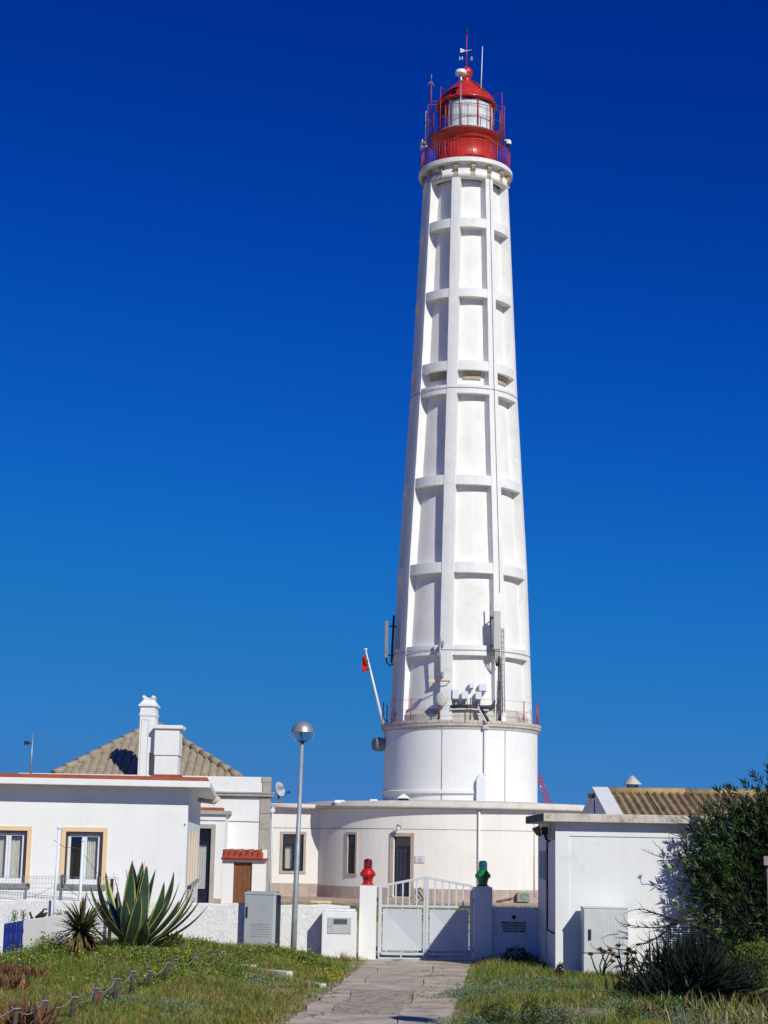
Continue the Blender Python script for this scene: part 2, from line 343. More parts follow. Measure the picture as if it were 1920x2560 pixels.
# concrete path of uneven slabs
pth = thing('path', None, None, (0, 26, 0), kind='structure')
cols = [(0, .434), (.447, 1.558), (1.574, PW)]
for ci, (a, b) in enumerate(cols):
    y = 6.0+ci*.3
    while y < 40.3:
        L = (1.05, 2.6, 1.15)[ci]*random.uniform(.8, 1.25); y1 = min(y+L, 40.45)
        if y1 > 40.0: y1 = 40.45
        nseg = 5; lf = []; rt = []
        for k in range(nseg+1):
            yy = y+.012+(y1-y-.024)*k/nseg; e = path_edge(yy)
            ja = random.uniform(-.03, .03) if ci else random.uniform(-.05, .05)
            lf.append((e+a+(math.sin(yy*2.1)*.05 if ci else ja), yy)); rt.append((e+b+(math.sin(yy*2.1)*.05 if ci < 1 else (math.sin(yy*1.7+1)*.04 if ci == 1 else ja)), yy))
            if ci == 1: lf[-1] = (e+a+math.sin(yy*2.1)*.05, yy)
            if ci == 2: lf[-1] = (e+a+math.sin(yy*1.7+1)*.04, yy)
        z = random.uniform(-.003, .004); m = 'pathmid' if (ci == 1 and 27.5 < (y+y1)/2 < 32) else 'path'
        mb = MB(); mb.prism(rt+lf[::-1], -.06, z+.012)
        mb.build('slab', m, pth, bevel=.004)
        y = y1
mb = MB(); e = path_edge(40.45); mb.box(e-.1, e+PW+.1, 40.47, 41.9, -.06, .012); mb.build('slab', 'path', pth, bevel=.006)

# ------------------------------------------------------------------ lighthouse
YT = 90.0; XT = 4.19
LH = thing('lighthouse', 'tall ribbed white lighthouse tower with red lantern room on top', 'lighthouse', (XT, YT, 0))
C = (XT, YT, 0)
def zs_(py, px=1155): return P(px, py, YT).z
def zf(py, R, px=1165): return P(px, py, YT-R).z
def rad(hw, py, px=1155): return hw/F*depth(P(px, py, YT))
sil = [(zs_(y), rad(h, y)) for y, h in ((430, 105), (463, 106.5), (671, 117.5), (972, 133), (1423, 162), (1620, 171), (1782, 178))]
sil.sort()
def Rz(z): return float(np.interp(z, [s[0] for s in sil], [s[1] for s in sil]))
zD1 = zf(1800, 4.1)          # drum top
zD0 = zf(2003, 3.95)
zS = zf(444, 2.3)            # top of the panels
zCol = zf(392, 2.5)-.0       # top of the gallery slab
def Rin(z): return Rz(z)*(.93-.14*np.interp(z, [zD1, zD1+10, zS], [0, .45, 1]))
# drum
drum = MB(); RD = 3.98
drum.lathe([(RD, zD0-1.5), (RD, zD1-.42)], 96, C)
drum.lathe([(0, zD1-.02), (RD-.05, zD1-.02)], 96, C)
drum.build('drum', 'white', LH)
mb = MB(); mb.lathe([(RD-.01, zD1-.44), (RD+.05, zD1-.42), (RD+.05, zD1-.36), (RD+.12, zD1-.28), (RD+.16, zD1-.26), (RD+.16, zD1-.14), (RD-.2, zD1-.14)], 96, C, smooth=False); mb.build('cornice', 'ledge', LH)
ne = 40
for k in range(ne):                       # coping stones round the drum
    a0 = 2*PI*k/ne+.004; a1 = 2*PI*(k+1)/ne-.004
    if math.cos((a0+a1)/2) < -.35: continue
    if k == 0:
        mb = MB(); mb.lathe([(RD-.5, zD1-.138), (RD+.19, zD1-.138), (RD+.19, zD1), (RD-.5, zD1)], 3, C, a0, a1, smooth=False)
        for aa, fl in ((a0, 1), (a1, 0)):
            q = [(XT+r*math.sin(aa), YT-r*math.cos(aa), z) for r, z in ((RD-.5, zD1-.138), (RD+.19, zD1-.138), (RD+.19, zD1), (RD-.5, zD1))]
            mb.add(q, [(0, 1, 2, 3)])
        cop = mb.build('coping_stone', 'ledge', LH)
    else: inst(cop, LH, rot=(0, 0, 2*PI*k/ne))
# joints, ledge and conduit lines on the drum
for px in (1094, 1252):
    a = math.asin(((px-1149)/199.0)); mb = MB()
    mb.tube([(XT+(RD+.01)*math.sin(a), YT-(RD+.01)*math.cos(a), z) for z in (zD0-.3, zD1-.45)], .018, 5); mb.build('wall_cable', 'galv', LH)
mb = MB(); mb.lathe([(RD, zf(1974, RD)-.02), (RD+.13, zf(1974, RD)-.06), (RD+.13, zf(1982, RD)-.02), (RD, zf(1982, RD)-.06)], 40, C, -1.45, .12, smooth=False); mb.build('ledge', 'white', LH)
# shaft core
zz = list(np.linspace(zD1-.05, zS+.05, 30))
mb = MB(); mb.lathe([(Rin(z), z) for z in zz], 64, C); core = mb.build('tower_shaft', 'tower', LH)
ribs = [math.radians(-15+45*k) for k in range(8)]
def ribw(z): return float(np.interp(z, [zD1, zS], [.335, .235]))
mb = MB()
lv = list(np.linspace(zD1-.02, zS+.02, 40)); vs_ = []; n6 = 6
for z in lv:
    R = Rz(z); w = ribw(z)+.006*math.sin(z*3.1); ri = Rin(z)-.12
    th = math.asin(w/R)
    pts = [(-w*.98, -math.sqrt(ri*ri-w*w*.95))]+[(R*math.sin(t), -R*math.cos(t)) for t in np.linspace(-th, th, 4)]+[(w*.98, -math.sqrt(ri*ri-w*w*.95))]
    for x, y in pts: vs_.append((XT+x, YT+y, z))
fs = []
for i in range(len(lv)-1):
    for k in range(n6-1): fs.append((i*n6+k, i*n6+k+1, (i+1)*n6+k+1, (i+1)*n6+k))
mb.add(vs_, fs, smooth=False)
rib0 = mb.build('rib', 'towerrib', core); rib0.rotation_euler.z = ribs[0]
for a in ribs[1:]: inst(rib0, core, rot=(0, 0, a))
bands = [(543.7, 566), (718.7, 740), (900, 923.5), (960, 982), (1185.7, 1210), (1404, 1430), (1612, 1637)]
BZ = []
for bt, bb in bands:
    z1 = zf(bt, Rz(zs_(bt))); z0 = zf(bb, Rz(zs_(bb))); BZ.append((z0, z1))
    zm = (z0+z1)/2; R = Rz(zm)*.992; th = math.asin(ribw(zm)/Rz(zm))
    a0 = th-.01; a1 = PI/4-th+.01; mb = MB()
    Rt = Rz(z1)*.992; Rb = Rz(z0)*.992
    mb.lathe([(Rin(z0)-.1, z0), (Rb, z0), (Rt, z1), (Rin(z1)-.05, z1+.06)], 8, C, a0, a1, smooth=False)
    o = mb.build('cross_band', 'towerrib', core); o.rotation_euler.z = ribs[0]
    for a in ribs[1:]: inst(o, core, rot=(0, 0, a))
z0, z1 = zf(941, Rz(zs_(935))*.82), zf(926, Rz(zs_(925))*.82)        # beige vent stones under the third band
mb = MB(); zb = BZ[2][0]; mb.lathe([(Rin(zb)-.02, zb-.42), (Rin(zb)+.10, zb-.42), (Rin(zb)+.10, zb-.12), (Rin(zb)+.2, zb-.10), (Rin(zb)+.2, zb-.012), (Rin(zb)-.1, zb-.012)], 5, C, .2, PI/4-.2, smooth=False)
o = mb.build('vent_lintel', 'corbel', core); o.rotation_euler.z = ribs[0]
for a in ribs[1:]: inst(o, core, rot=(0, 0, a))
mb = MB()                                                     # sloping foot of each panel
zz0 = zf(1772, Rz(zD1)); mb.lathe([(Rz(zD1)*.985, zD1-.01), (Rz(zD1)*.985, zz0-.25), (Rin(zD1)-.03, zz0+.02)], 8, C, .085, PI/4-.085, smooth=False)
o = mb.build('panel_foot', 'ledge', core); o.rotation_euler.z = ribs[0]
for a in ribs[1:]: inst(o, core, rot=(0, 0, a))
# cables round the tower and down the right rib
for z, R in ((BZ[3][0]+.62*(BZ[3][1]-BZ[3][0]), None), (BZ[6][0]+.5*(BZ[6][1]-BZ[6][0]), None)):
    mb = MB(); mb.ring((XT, YT, z), Rz(z)+.012, .012, 72, 5); mb.build('ring_cable', 'cable', LH)
mb = MB(); a = math.radians(30.5); mb.tube([(XT+(Rz(z)+.025)*math.sin(a), YT-(Rz(z)+.025)*math.cos(a), z) for z in np.linspace(zs_(1510)+.2, zCol-.9, 14)], .011, 5); mb.build('lightning_cable', 'cable', LH)
# collar, brackets, gallery slab
RT = Rz(zS); zSl0 = zCol-.30
mb = MB(); mb.lathe([(RT-.3, zS-.005), (RT*.992, zS-.005), (RT*.985, zS+.55), (RT*.93, zSl0-.55), (RT*.93, zSl0+.01)], 64, C); mb.build('collar', 'tower', LH)
RSL = rad(117, 432)
mb = MB(); mb.lathe([(RT*.8, zSl0), (RSL-.06, zSl0), (RSL, zSl0+.05), (RSL, zCol-.05), (RSL-.04, zCol), (0, zCol)], 72, C, smooth=False); mb.build('gallery_slab', 'towerrib', LH)
mb = MB()
prof = [(RT*.90, zSl0-.78), (RT*.93+.10, zSl0-.78), (RT*.93+.16, zSl0-.66), (RT*.93+.14, zSl0-.45), (RT*.93+.26, zSl0-.3), (RSL-.22, zSl0-.26), (RSL-.16, zSl0-.18), (RSL-.16, zSl0-.002), (RT*.90, zSl0-.002)]
w = .115; nn = len(prof); vs_ = [(XT-w, YT-r, z) for r, z in prof]+[(XT+w, YT-r, z) for r, z in prof]
mb.add(vs_, [tuple(range(nn)), tuple(range(nn, 2*nn))[::-1]]+[(i, (i+1) % nn, nn+(i+1) % nn, nn+i) for i in range(nn)])
br0 = mb.build('bracket', 'corbel', LH, bevel=.015); br0.rotation_euler.z = math.radians(7.5)
for k in range(1, 16): inst(br0, LH, rot=(0, 0, math.radians(7.5+22.5*k)))
# lower gallery railing
def railing(parent, R, z0, z1, npost, nbal, rm, name='gallery_railing'):
    r = MB(); r.ring((XT, YT, z1), R, .028, 72, 6); r.ring((XT, YT, z0+.08), R, .02, 72, 5)
    ro = r.build(name, rm, parent)
    b = MB(); b.tube([(XT, YT-R, z0), (XT, YT-R, z1)], .013, 5); b0 = b.build('baluster', rm, ro)
    for k in range(1, nbal): inst(b0, ro, rot=(0, 0, 2*PI*k/nbal))
    p = MB(); p.tube([(XT, YT-R, z0-.02), (XT, YT-R, z1+.02)], .028, 6); p0 = p.build('post', rm, ro); p0.rotation_euler.z = .1
    for k in range(1, npost): inst(p0, ro, rot=(0, 0, .1+2*PI*k/npost))
    return ro
railing(LH, rad(110, 400), zCol, zf(346.2, 2.4), 10, 84, 'redrail')
# lantern
lan = thing('lantern', None, None, (XT, YT, zCol)); lan.parent = LH; lan.location = (0, 0, zCol); 
zBt = zs_(50+1500/4.879); zGf = zs_(50+1430/4.879); zGt = zf(50+935/4.879, 1.47)
RB = rad(73, 380); RG = rad(69.5, 330); RSK = rad(86, 350)
mb = MB(); mb.lathe([(RB+.06, zCol), (RB+.06, zCol+.12), (RB, zCol+.14), (RB, zBt-.25), (RB+.02, zBt-.24), (RB+.03, zBt-.16), (RSK-.14, zBt+.02), (RSK-.02, zBt+.05), (RSK, zBt+.10), (RSK, zBt+.17), (RSK-.05, zBt+.19), (RG+.10, zBt+.2), (RG+.10, zGf), (RG-.2, zGf)], 72, C)
body = mb.build('lantern_base', 'red', lan)
mb = MB()
for k in range(14): a = 2*PI*k/14+.1; mb.tube([(XT+(RB+.012)*math.sin(a), YT-(RB+.012)*math.cos(a), z) for z in (zCol+.14, zBt-.25)], .014, 4)
mb.build('seam', 'red', body)
mb = MB()
mb.obox((XT, YT, 0), (math.cos(-.45), math.sin(-.45), 0), (math.sin(-.45), -math.cos(-.45), 0), -.28, .28, RB-.02, RB+.035, zCol+.15, zBt-.5); mb.build('hatch', 'red', body)
mb = MB(); mb.lathe([(RG+.11, zGf-.005), (RG+.14, zGf+.02), (RG+.11, zGf+.045), (RG-.05, zGf+.045)], 64, C); mb.build('window_ledge', 'plastic', lan)
ng = 10; off = math.radians(-13.5+0)
for k in range(ng):
    a0 = off+2*PI*k/ng; a1 = off+2*PI*(k+1)/ng
    mb = MB(); mb.lathe([(RG, zGf+.04), (RG, zGt)], 4, C, a0, a1, smooth=False); pn = mb.build('pane', 'lglass', lan)
    mb = MB(); mb.tube([(XT+RG*math.sin(a0), YT-RG*math.cos(a0), z) for z in (zGf+.02, zGt+.02)], .04, 6); mb.build('mullion', 'redrail', lan)
    if k in (0, 1, 2, 3, 9, 8) :
        mb = MB(); nc = 22; pts = []
        ca0, ca1 = (a0, a1) if k != 9 else (a0+.12, a1)
        if k == 8: continue
        for j in range(nc+1):
            a = ca0+(ca1-ca0)*j/nc; r = RG-.06-.02*math.sin(j*2.1+k)
            for z in (zGf+.06, zGt-.02-.12*math.sin(PI*j/nc)): pts.append((XT+r*math.sin(a), YT-r*math.cos(a), z))
        mb.add(pts, [(2*j, 2*j+2, 2*j+3, 2*j+1) for j in range(nc)], smooth=True); mb.build('curtain', 'curtlan', lan)
for zq in (zGf+.36*(zGt-zGf), zGf+.72*(zGt-zGf)):
    mb = MB(); mb.ring((XT, YT, zq), RG, .012, 60, 4); mb.build('glazing_bar', 'redrust', lan)
mb = MB(); mb.lathe([(.05, zGf), (.55, zGf+.1), (.62, zGf+.6), (.6, zGt-.4), (.3, zGt-.1), (0, zGt)], 24, C); mb.build('lens', 'curtain', lan)
# dome
RE = rad(77, 270); zE = zs_(50+1075/4.879); zN = zs_(50+760/4.879); zBall = zs_(50+645/4.879)
dm = [(RG-.05, zGt-.01), (RE-.08, zGt-.01), (RE, zE+.02), (RE, zE+.10), (RE-.04, zE+.13), (RE-.08, zE+.13)]
for hw_, yy_ in ((338, 990), (300, 945), (262, 908), (230, 876), (200, 850), (172, 826), (146, 803), (122, 783), (105, 770)): dm.append((rad(hw_/4.879, 230), zs_(50+yy_/4.879)))
rn = rad(75/4.879*.72, 200)
dm += [(rn+.05, zN-.06), (rn+.05, zN), (rn, zN+.04), (rn*.9, zN+.28), (rn+.04, zN+.3), (rn+.04, zN+.36), (rn*.7, zN+.4)]
mb = MB(); mb.lathe(dm, 64, C); dome = mb.build('dome', 'red', lan)
rb = rad(75/4.879, 182)
mb = MB(); mb.lathe([(rb*math.sin(t), zBall-rb*math.cos(t)) for t in np.linspace(0, PI, 16)], 28, C); mb.build('ball', 'red', dome)
zF = zs_(50+105/4.879)
mb = MB(); mb.tube([(XT, YT, zBall), (XT, YT, zs_(50+300/4.879)), (XT, YT, zF)], [.035, .03, .022], 6); fin = mb.build('vane_rod', 'redrail', dome)
mb = MB(); mb.tube([(XT, YT, zF-.35), (XT, YT, zF+.05)], .045, 6); mb.build('rod_tip', 'dark', dome)
zV = zs_(50+378/4.879); mb = MB()
mb.tube([(XT-.18, YT-.1, zV-.03), (XT, YT, zV), (XT+.26, YT+.1, zV+.13)], .014, 5); mb.tube([(XT+.22, YT+.1, zV+.11), (XT+.3, YT+.1, zV+.15)], [.035, .004], 5)
for dz, e in ((.05, .0), (-.1, -.13)): mb.hexa([(XT-.36, YT-.14, zV+dz-.06), (XT-.1, YT-.06, zV+dz*.3-.02), (XT-.1, YT-.04, zV+dz*.3-.02), (XT-.36, YT-.12, zV+dz-.06), (XT-.36, YT-.14, zV+dz+.06), (XT-.1, YT-.06, zV+dz*.3+.02), (XT-.1, YT-.04, zV+dz*.3+.02), (XT-.36, YT-.12, zV+dz+.06)])
mb.tube([(XT, YT, zV-.06), (XT, YT, zV+.06)], .035, 6); mb.build('wind_vane', 'plastic', dome)
zNS = zs_(50+490/4.879)
mb = MB(); mb.tube([(XT-.24, YT, zNS+.09), (XT+.24, YT, zNS+.09)], .007, 4); mb.tube([(XT, YT-.24, zNS+.09), (XT, YT+.24, zNS+.09)], .007, 4); mb.build('compass_arm', 'cable', dome)
text('letter', 'N', .31, (XT-.31, YT-.02, zNS-.0), dome, 'plastic', mirror=True); text('letter', 'S', .31, (XT+.29, YT-.02, zNS-.0), dome, 'plastic')
# curved ladder on the dome
mb = MB(); al = math.radians(38)
dpr = sorted([(z, r) for r, z in dm if z > zE+.2 and z < zN])
def domr(z): return float(np.interp(z, [q[0] for q in dpr], [q[1] for q in dpr]))+.04
lz = np.linspace(zE+.3, zN-.05, 9)
for sd in (-.16, .16): mb.tube([(XT+domr(z)*math.sin(al+sd/max(domr(z), .3)), YT-domr(z)*math.cos(al+sd/max(domr(z), .3)), z) for z in lz], .018, 5)
for z in lz: mb.tube([(XT+domr(z)*math.sin(al+q/max(domr(z), .3)), YT-domr(z)*math.cos(al+q/max(domr(z), .3)), z) for q in (-.16, .16)], .013, 4)
mb.build('dome_ladder', 'redrust', dome)
# upper gallery: ring rails, posts and roof stays
RU = rad(95, 340); zU0 = zs_(50+1490/4.879); zU1 = zf(50+1010/4.879, RU)
mb = MB()
mb.ring((XT, YT, zU0), RU, .045, 72, 6); mb.ring((XT, YT, zU1), RU, .022, 72, 5)
mb.ring((XT, YT, (zU0+zU1)/2+.05), RU, .014, 72, 5)
ug = mb.build('upper_gallery', 'redrust', lan)
mb = MB()
for k in range(72):
    a = 2*PI*k/72
    mb.tube([(XT+r*math.sin(a), YT-r*math.cos(a), zU0) for r in (RSK-.02, RU)], .012, 4)
mb.build('floor_grate', 'redrust', ug, kind='stuff')
mb = MB(); mb.tube([(XT, YT-RU, zU0), (XT, YT-RU, zU1)], .022, 5); u0 = mb.build('post', 'redrail', ug)
for k in range(1, 12): inst(u0, ug, rot=(0, 0, 2*PI*k/12+.0))
mb = MB()                                                       # mesh guard panels on both sides
for side in (-1, 1):
    for j in range(15):
        a = side*(PI/2-.55+1.0*j/14); mb.tube([(XT+RU*math.sin(a), YT-RU*math.cos(a), z) for z in (zU0, zU1)], .008, 3)
    for j in range(9):
        z = zU0+(zU1-zU0)*j/8; mb.ring((XT, YT, z), RU, .007, 10, 3, *(sorted((side*(PI/2-.55), side*(PI/2+.45)))))
mb.build('guard_mesh', 'redrust', ug, kind='stuff')
for a, top in ((math.radians(-44), 905), (math.radians(66), 935), (math.radians(88), 1035), (math.radians(-86), 1010)):
    zt = zE+.55 if abs(a) < 1.3 else zE+.12; Rr = RU+.02
    mb = MB(); mb.tube([(XT+Rr*math.sin(a), YT-Rr*math.cos(a), zU0), (XT+Rr*math.sin(a), YT-Rr*math.cos(a), zt), (XT+(RE-.15)*math.sin(a), YT-(RE-.15)*math.cos(a), zt+(-.12 if abs(a) < 1.3 else 0))], .021, 5); mb.build('stay', 'redrail', ug)

# ---- things mounted on the lighthouse
def wallpt(px, py, R): # point on a cylinder of radius R round the tower
    lo, hi = -1.5, 1.5
    for _ in range(40):
        m_ = (lo+hi)/2; p = Vector((XT+R*math.sin(m_), YT-R*math.cos(m_), 0)); z = P(px, py, p.y).z; p.z = z
        if Q(p)[0] < px: lo = m_
        else: hi = m_
    return p, m_
R8 = rad(80, 170)
rdr = thing('radar_dome', 'white radar dome on a thin pole in front of the red dome', 'radar', P(1152, 225, YT-2.0))
b = P(1152, 225, YT-2.0); zt = P(1152, 186, YT-2.0).z; rr = rad(14.3, 186)
mb = MB(); mb.lathe([(0, zt-.05), (rr*.75, zt-.05), (rr*.97, zt+.0), (rr, zt+.03), (rr*.98, zt+.17), (rr*.88, zt+.215), (0, zt+.23)], 28, (b.x, b.y, 0)); mb.build('radome', 'pvc', rdr)
mb = MB(); mb.lathe([(.03, zt-.45), (.1, zt-.40), (.11, zt-.30), (.07, zt-.2), (.07, zt-.05)], 16, (b.x, b.y, 0)); mb.build('motor', 'silver', rdr)
mb = MB(); mb.tube([(b.x, b.y, zU0+.1), (b.x, b.y, zt-.5)], .035, 6); mb.build('pole', 'silver', rdr)
w0 = P(1202, 232, YT-1.2); mb = MB(); mb.tube([w0, (w0.x+.08, w0.y, P(1206, 116, YT-1.2).z)], [.035, .018], 6); mb.build('whip_antenna', 'pvc', label='tall white whip antenna rising from the right of the red dome', cat='antenna')
w0 = P(1064, 358, YT-.3); w1 = P(1065, 278, YT-.3); mb = MB(); mb.tube([w0, w1], [.03, .02], 6); mb.build('whip_antenna', 'pvc', label='short white whip antenna beside left end of the lower red gallery', cat='antenna')
tp = P(1078, 275, YT); tt = P(1078.5, 202, YT); an = thing('tripod_antenna', 'thin red pole topped by a three armed aerial left of the dome', 'antenna', tp)
mb = MB(); mb.tube([tp, tt], .03, 5); mb.tube([P(1079, 253, YT), (XT-RE+.1, YT, P(1090, 254, YT).z)], .02, 5); mb.build('pole', 'redrail', an)
mb = MB(); mb.tube([tt, P(1079, 185, YT)], .02, 5); mb.tube([tt, P(1066.5, 214.5, YT)], .018, 5); mb.tube([tt, P(1086.5, 217, YT)], .018, 5); mb.build('arm', 'galv', an)
c0 = P(1262, 351, YT); cm = thing('dome_camera', 'white dome camera on arm at right of the lantern gallery', 'camera', c0)
mb = MB(); mb.tube([P(1258, 352, YT), P(1271, 350, YT)], .05, 6); mb.build('arm', 'pvc', cm)
c1 = P(1271.5, 356, YT); mb = MB(); mb.lathe([(.02, .18), (.13, .1), (.16, -.02), (.16, -.12)], 16, c1); mb.build('housing', 'pvc', cm)
mb = MB(); mb.lathe([(.13, -.12), (.11, -.24), (0, -.3)], 16, c1); mb.build('lens_dome', 'dark', cm)
c0 = P(1060, 362, YT); hn = thing('horn_speaker', 'pale double horn loudspeaker at left of the lower lantern gallery', 'loudspeaker', c0)
for dz in (.13, -.17):
    mb = MB(); mb.tube([c0+Vector((.2, 0, dz*.3)), c0+Vector((-.06, -.06, dz)), c0+Vector((-.16, -.1, dz*1.2))], [.04, .09, .17], 10); mb.build('horn', 'plastic', hn)
# lower gallery railing posts on the drum
g = thing('drum_railing', 'thin red posts with wire strands round the terrace at the foot of the tower shaft', 'railing', (XT, YT, zD1))
pa = [4+22.5*k for k in range(-8, 8)]
for i, a in enumerate(pa):
    mb = MB(); ar = math.radians(a); R = RD+.08; ux = Vector((math.sin(ar), -math.cos(ar), 0)); b = Vector((XT, YT, zD1))+ux*R
    mb.tube([b, b+Vector((0, 0, 1.12))], .03, 5); mb.tube([b-ux*.28+Vector((0, 0, .02)), b-ux*.05+Vector((0, 0, .25)), b+Vector((0, 0, .42))], .022, 4)
    mb.build('post', ['redrust', 'redrail'][abs(a) > 35], g)
mb = MB(); mb.ring((XT, YT, zD1+1.05), RD+.08, .008, 72, 3); mb.ring((XT, YT, zD1+.55), RD+.08, .008, 72, 3); mb.build('wire', 'cable', g)
# flag and its leaning pole
f0 = P(958, 1812, YT-1); f1 = P(914, 1625, YT-1)
fl = thing('flagpole', 'leaning white flagpole with red and green flag beside the tower foot', 'flagpole', f0)
mb = MB(); mb.tube([f0, f0.lerp(f1, .5), f1], [.085, .065, .035], 8); mb.build('pole', 'pvc', fl)
mb = MB(); mb.lathe([(0, .1), (.09, .07), (.1, .02), (.05, -.03)], 10, f1); mb.build('finial', 'pvc', fl)
mb = MB(); mb.tube([P(914, 1632, YT-1), P(934, 1735, YT-1.1), P(949, 1770, YT-1)], .01, 3); mb.build('halyard', 'cable', fl)
fg = MB(); nu, nv = 12, 10; A = f1.lerp(f0, .05); B = f1.lerp(f0, .27)
C_ = P(906, 1642, YT-1.25); D_ = P(904.5, 1681, YT-1.1); vs_ = []; 
for i in range(nu+1):
    for j in range(nv+1):
        u, v = i/nu, j/nv; p = (A.lerp(B, v)).lerp(C_.lerp(D_, v), u)
        p.y += .16*math.sin(u*7+v*5)*u+.08*math.sin(v*11+u*2); p.z += -.05*math.sin(u*9)*(1-v)
        vs_.append(p)
base = len(fg.v)
for i in range(nu):
    for j in range(nv):
        u = (i+.5)/nu; v = (j+.5)/nv
        fg.m = 1 if u < .26-.2*abs(v-.4)+.28*(v > .82)+.16*(v < .12) else 0
        if (u-.3)**2*1.5+(v-.5)**2 < .012 and (u-.3)**2*1.5+(v-.5)**2 > .004: fg.m = 2
        q = [i*(nv+1)+j, (i+1)*(nv+1)+j, (i+1)*(nv+1)+j+1, i*(nv+1)+j+1]
        fg.add([vs_[k] for k in q], [(0, 1, 2, 3)], smooth=True)
fg.build('flag', ['cloth_red', 'cloth_green', 'cloth_yellow'], label='red and green flag with yellow emblem hanging from the leaning white pole', cat='flag')
# antennas on the shaft
def panel_antenna(px0, px1, y0, y1, R, m, label, side):
    p, a = wallpt((px0+px1)/2, y1, R); z0 = p.z; z1 = P((px0+px1)/2, y0, p.y).z
    w = (px1-px0)/F*depth(p)/2
    t = thing('panel_antenna', label, 'antenna', p)
    mb = MB(); mb.box(p.x-w, p.x+w, p.y-.16, p.y+.14, z0, z1); mb.build('radome', m, t, bevel=.03)
    s = side; x = p.x+s*(w+.14)
    mb = MB(); mb.tube([(x, p.y+.32, z0-.5), (x, p.y+.32, z1+.45)], .045, 6); mb.build('pole', 'dark' if s > 0 else 'galv', t)
    for z in (z0+.2, z1-.3):
        mb = MB(); mb.tube([(p.x, p.y+.1, z), (x, p.y+.32, z)], .04, 5); mb.tube([(x, p.y+.32, z), (x+.1, p.y+.9, z)], .03, 5); mb.build('clamp', 'dark', t)
    return t, p, z0, z1
t, p, z0, z1 = panel_antenna(1233.5, 1251, 1528, 1624, Rz(zs_(1600))+.55, 'antenna', 'tall beige panel antenna on the right hand rib of the lighthouse', -1)
for k in range(5):
    mb = MB(); mb.tube([(p.x-.12+.06*k, p.y, z0), (p.x-.1+.06*k, p.y+.05, z0-.35), (p.x-.02+.03*k, p.y+.3, z0-.8)], .018, 4); mb.build('feeder_cable', 'dark', t)
p = P(966, 1645, YT-.4); z0 = p.z; z1 = P(966, 1553, YT-.4).z
t = thing('panel_antenna', 'dark grey panel antenna standing off the shaded left side of the tower', 'antenna', p)
mb = MB(); mb.box(p.x-.11, p.x+.08, p.y-.13, p.y+.17, z0, z1); mb.build('radome', 'darkantenna', t, bevel=.02)
mb = MB(); mb.tube([(p.x+.27, p.y+.1, z0-.25), (p.x+.36, p.y+.1, z1+.32)], .06, 6); mb.build('pole', 'dark', t)
mb = MB(); mb.tube([(p.x, p.y, z0), (p.x+.02, p.y, z0-.25), (p.x+.2, p.y, z0-.4), (p.x+.36, p.y+.1, z0-.3)], .04, 6); mb.build('feeder_cable', 'dark', t)
for z in (z0+.15, z1-.25):
    mb = MB(); mb.tube([(p.x, p.y, z), (p.x+.5, p.y+.3, z)], .035, 5); mb.build('clamp', 'dark', t)
# pole with brackets on the middle rib and small floodlight
p, a = wallpt(1099, 1690, Rz(zs_(1690))+.35); zt = P(1101, 1593, p.y).z
t = thing('steel_mast', 'grey steel mast bracketed to the middle rib above the round dish', 'mast', p)
mb = MB(); mb.tube([p, (p.x, p.y, zt)], .055, 8); mb.build('pole', 'galv', t)
for z in (p.z+.1, zt-.3):
    mb = MB(); mb.box(p.x-.1, p.x+.22, p.y-.02, p.y+.1, z-.03, z+.03); mb.box(p.x+.08, p.x+.2, p.y-.05, p.y+.35, z-.12, z+.12); mb.build('bracket', 'galv', t)
q0 = P(1120, 1703, p.y); q1 = P(1124, 1694, p.y)
t = thing('floodlight', 'small yellowed floodlight on a horizontal arm left of the middle rib', 'floodlight', P(1080, 1703, p.y))
mb = MB(); mb.tube([P(1085, 1702, p.y), P(1124, 1703, p.y), P(1124, 1703, p.y+.6)], .03, 5); mb.build('arm', 'rust', t)
c1 = P(1080, 1702, p.y); mb = MB(); mb.box(c1.x-.18, c1.x+.14, c1.y-.12, c1.y+.12, c1.z-.1, c1.z+.06); mb.build('lamp_head', 'apricot', t, bevel=.02)
p2, a = wallpt(1103, 1747, Rz(zs_(1750))+.45); t = thing('round_dish', 'round beige microwave dish at the foot of the middle rib', 'dish', p2)
mb = MB(); rr = 14/F*depth(p2); N_ = 24; d = Vector((-.25, -1, 0)).normalized(); u = Vector((1, -.25, 0)).normalized(); k_ = Vector((0, 0, 1))
def disk(mb, c, u, k_, d, prof, N_=24, tilt=0):
    vs_ = [c+u*(r*math.cos(2*PI*i/N_))+k_*(r*math.sin(2*PI*i/N_))+d*h for r, h in prof for i in range(N_)]
    mb.add(vs_, [(j*N_+i, j*N_+(i+1) % N_, (j+1)*N_+(i+1) % N_, (j+1)*N_+i) for j in range(len(prof)-1) for i in range(N_)], smooth=True)
disk(mb, p2, u, k_*1.25, d, [(.01, .04), (rr*.6, .02), (rr*.93, .0), (rr, -.02), (rr, -.2), (.1, -.24)]); mb.build('radome', 'antenna', t)
mb = MB(); mb.tube([p2+Vector((0, .15, 0)), p2+Vector((-.05, .6, -.05))], .06, 6); mb.tube([p2+Vector((-.05, .45, -.9)), p2+Vector((-.05, .45, .9))], .035, 6); mb.build('mount', 'galv', t)
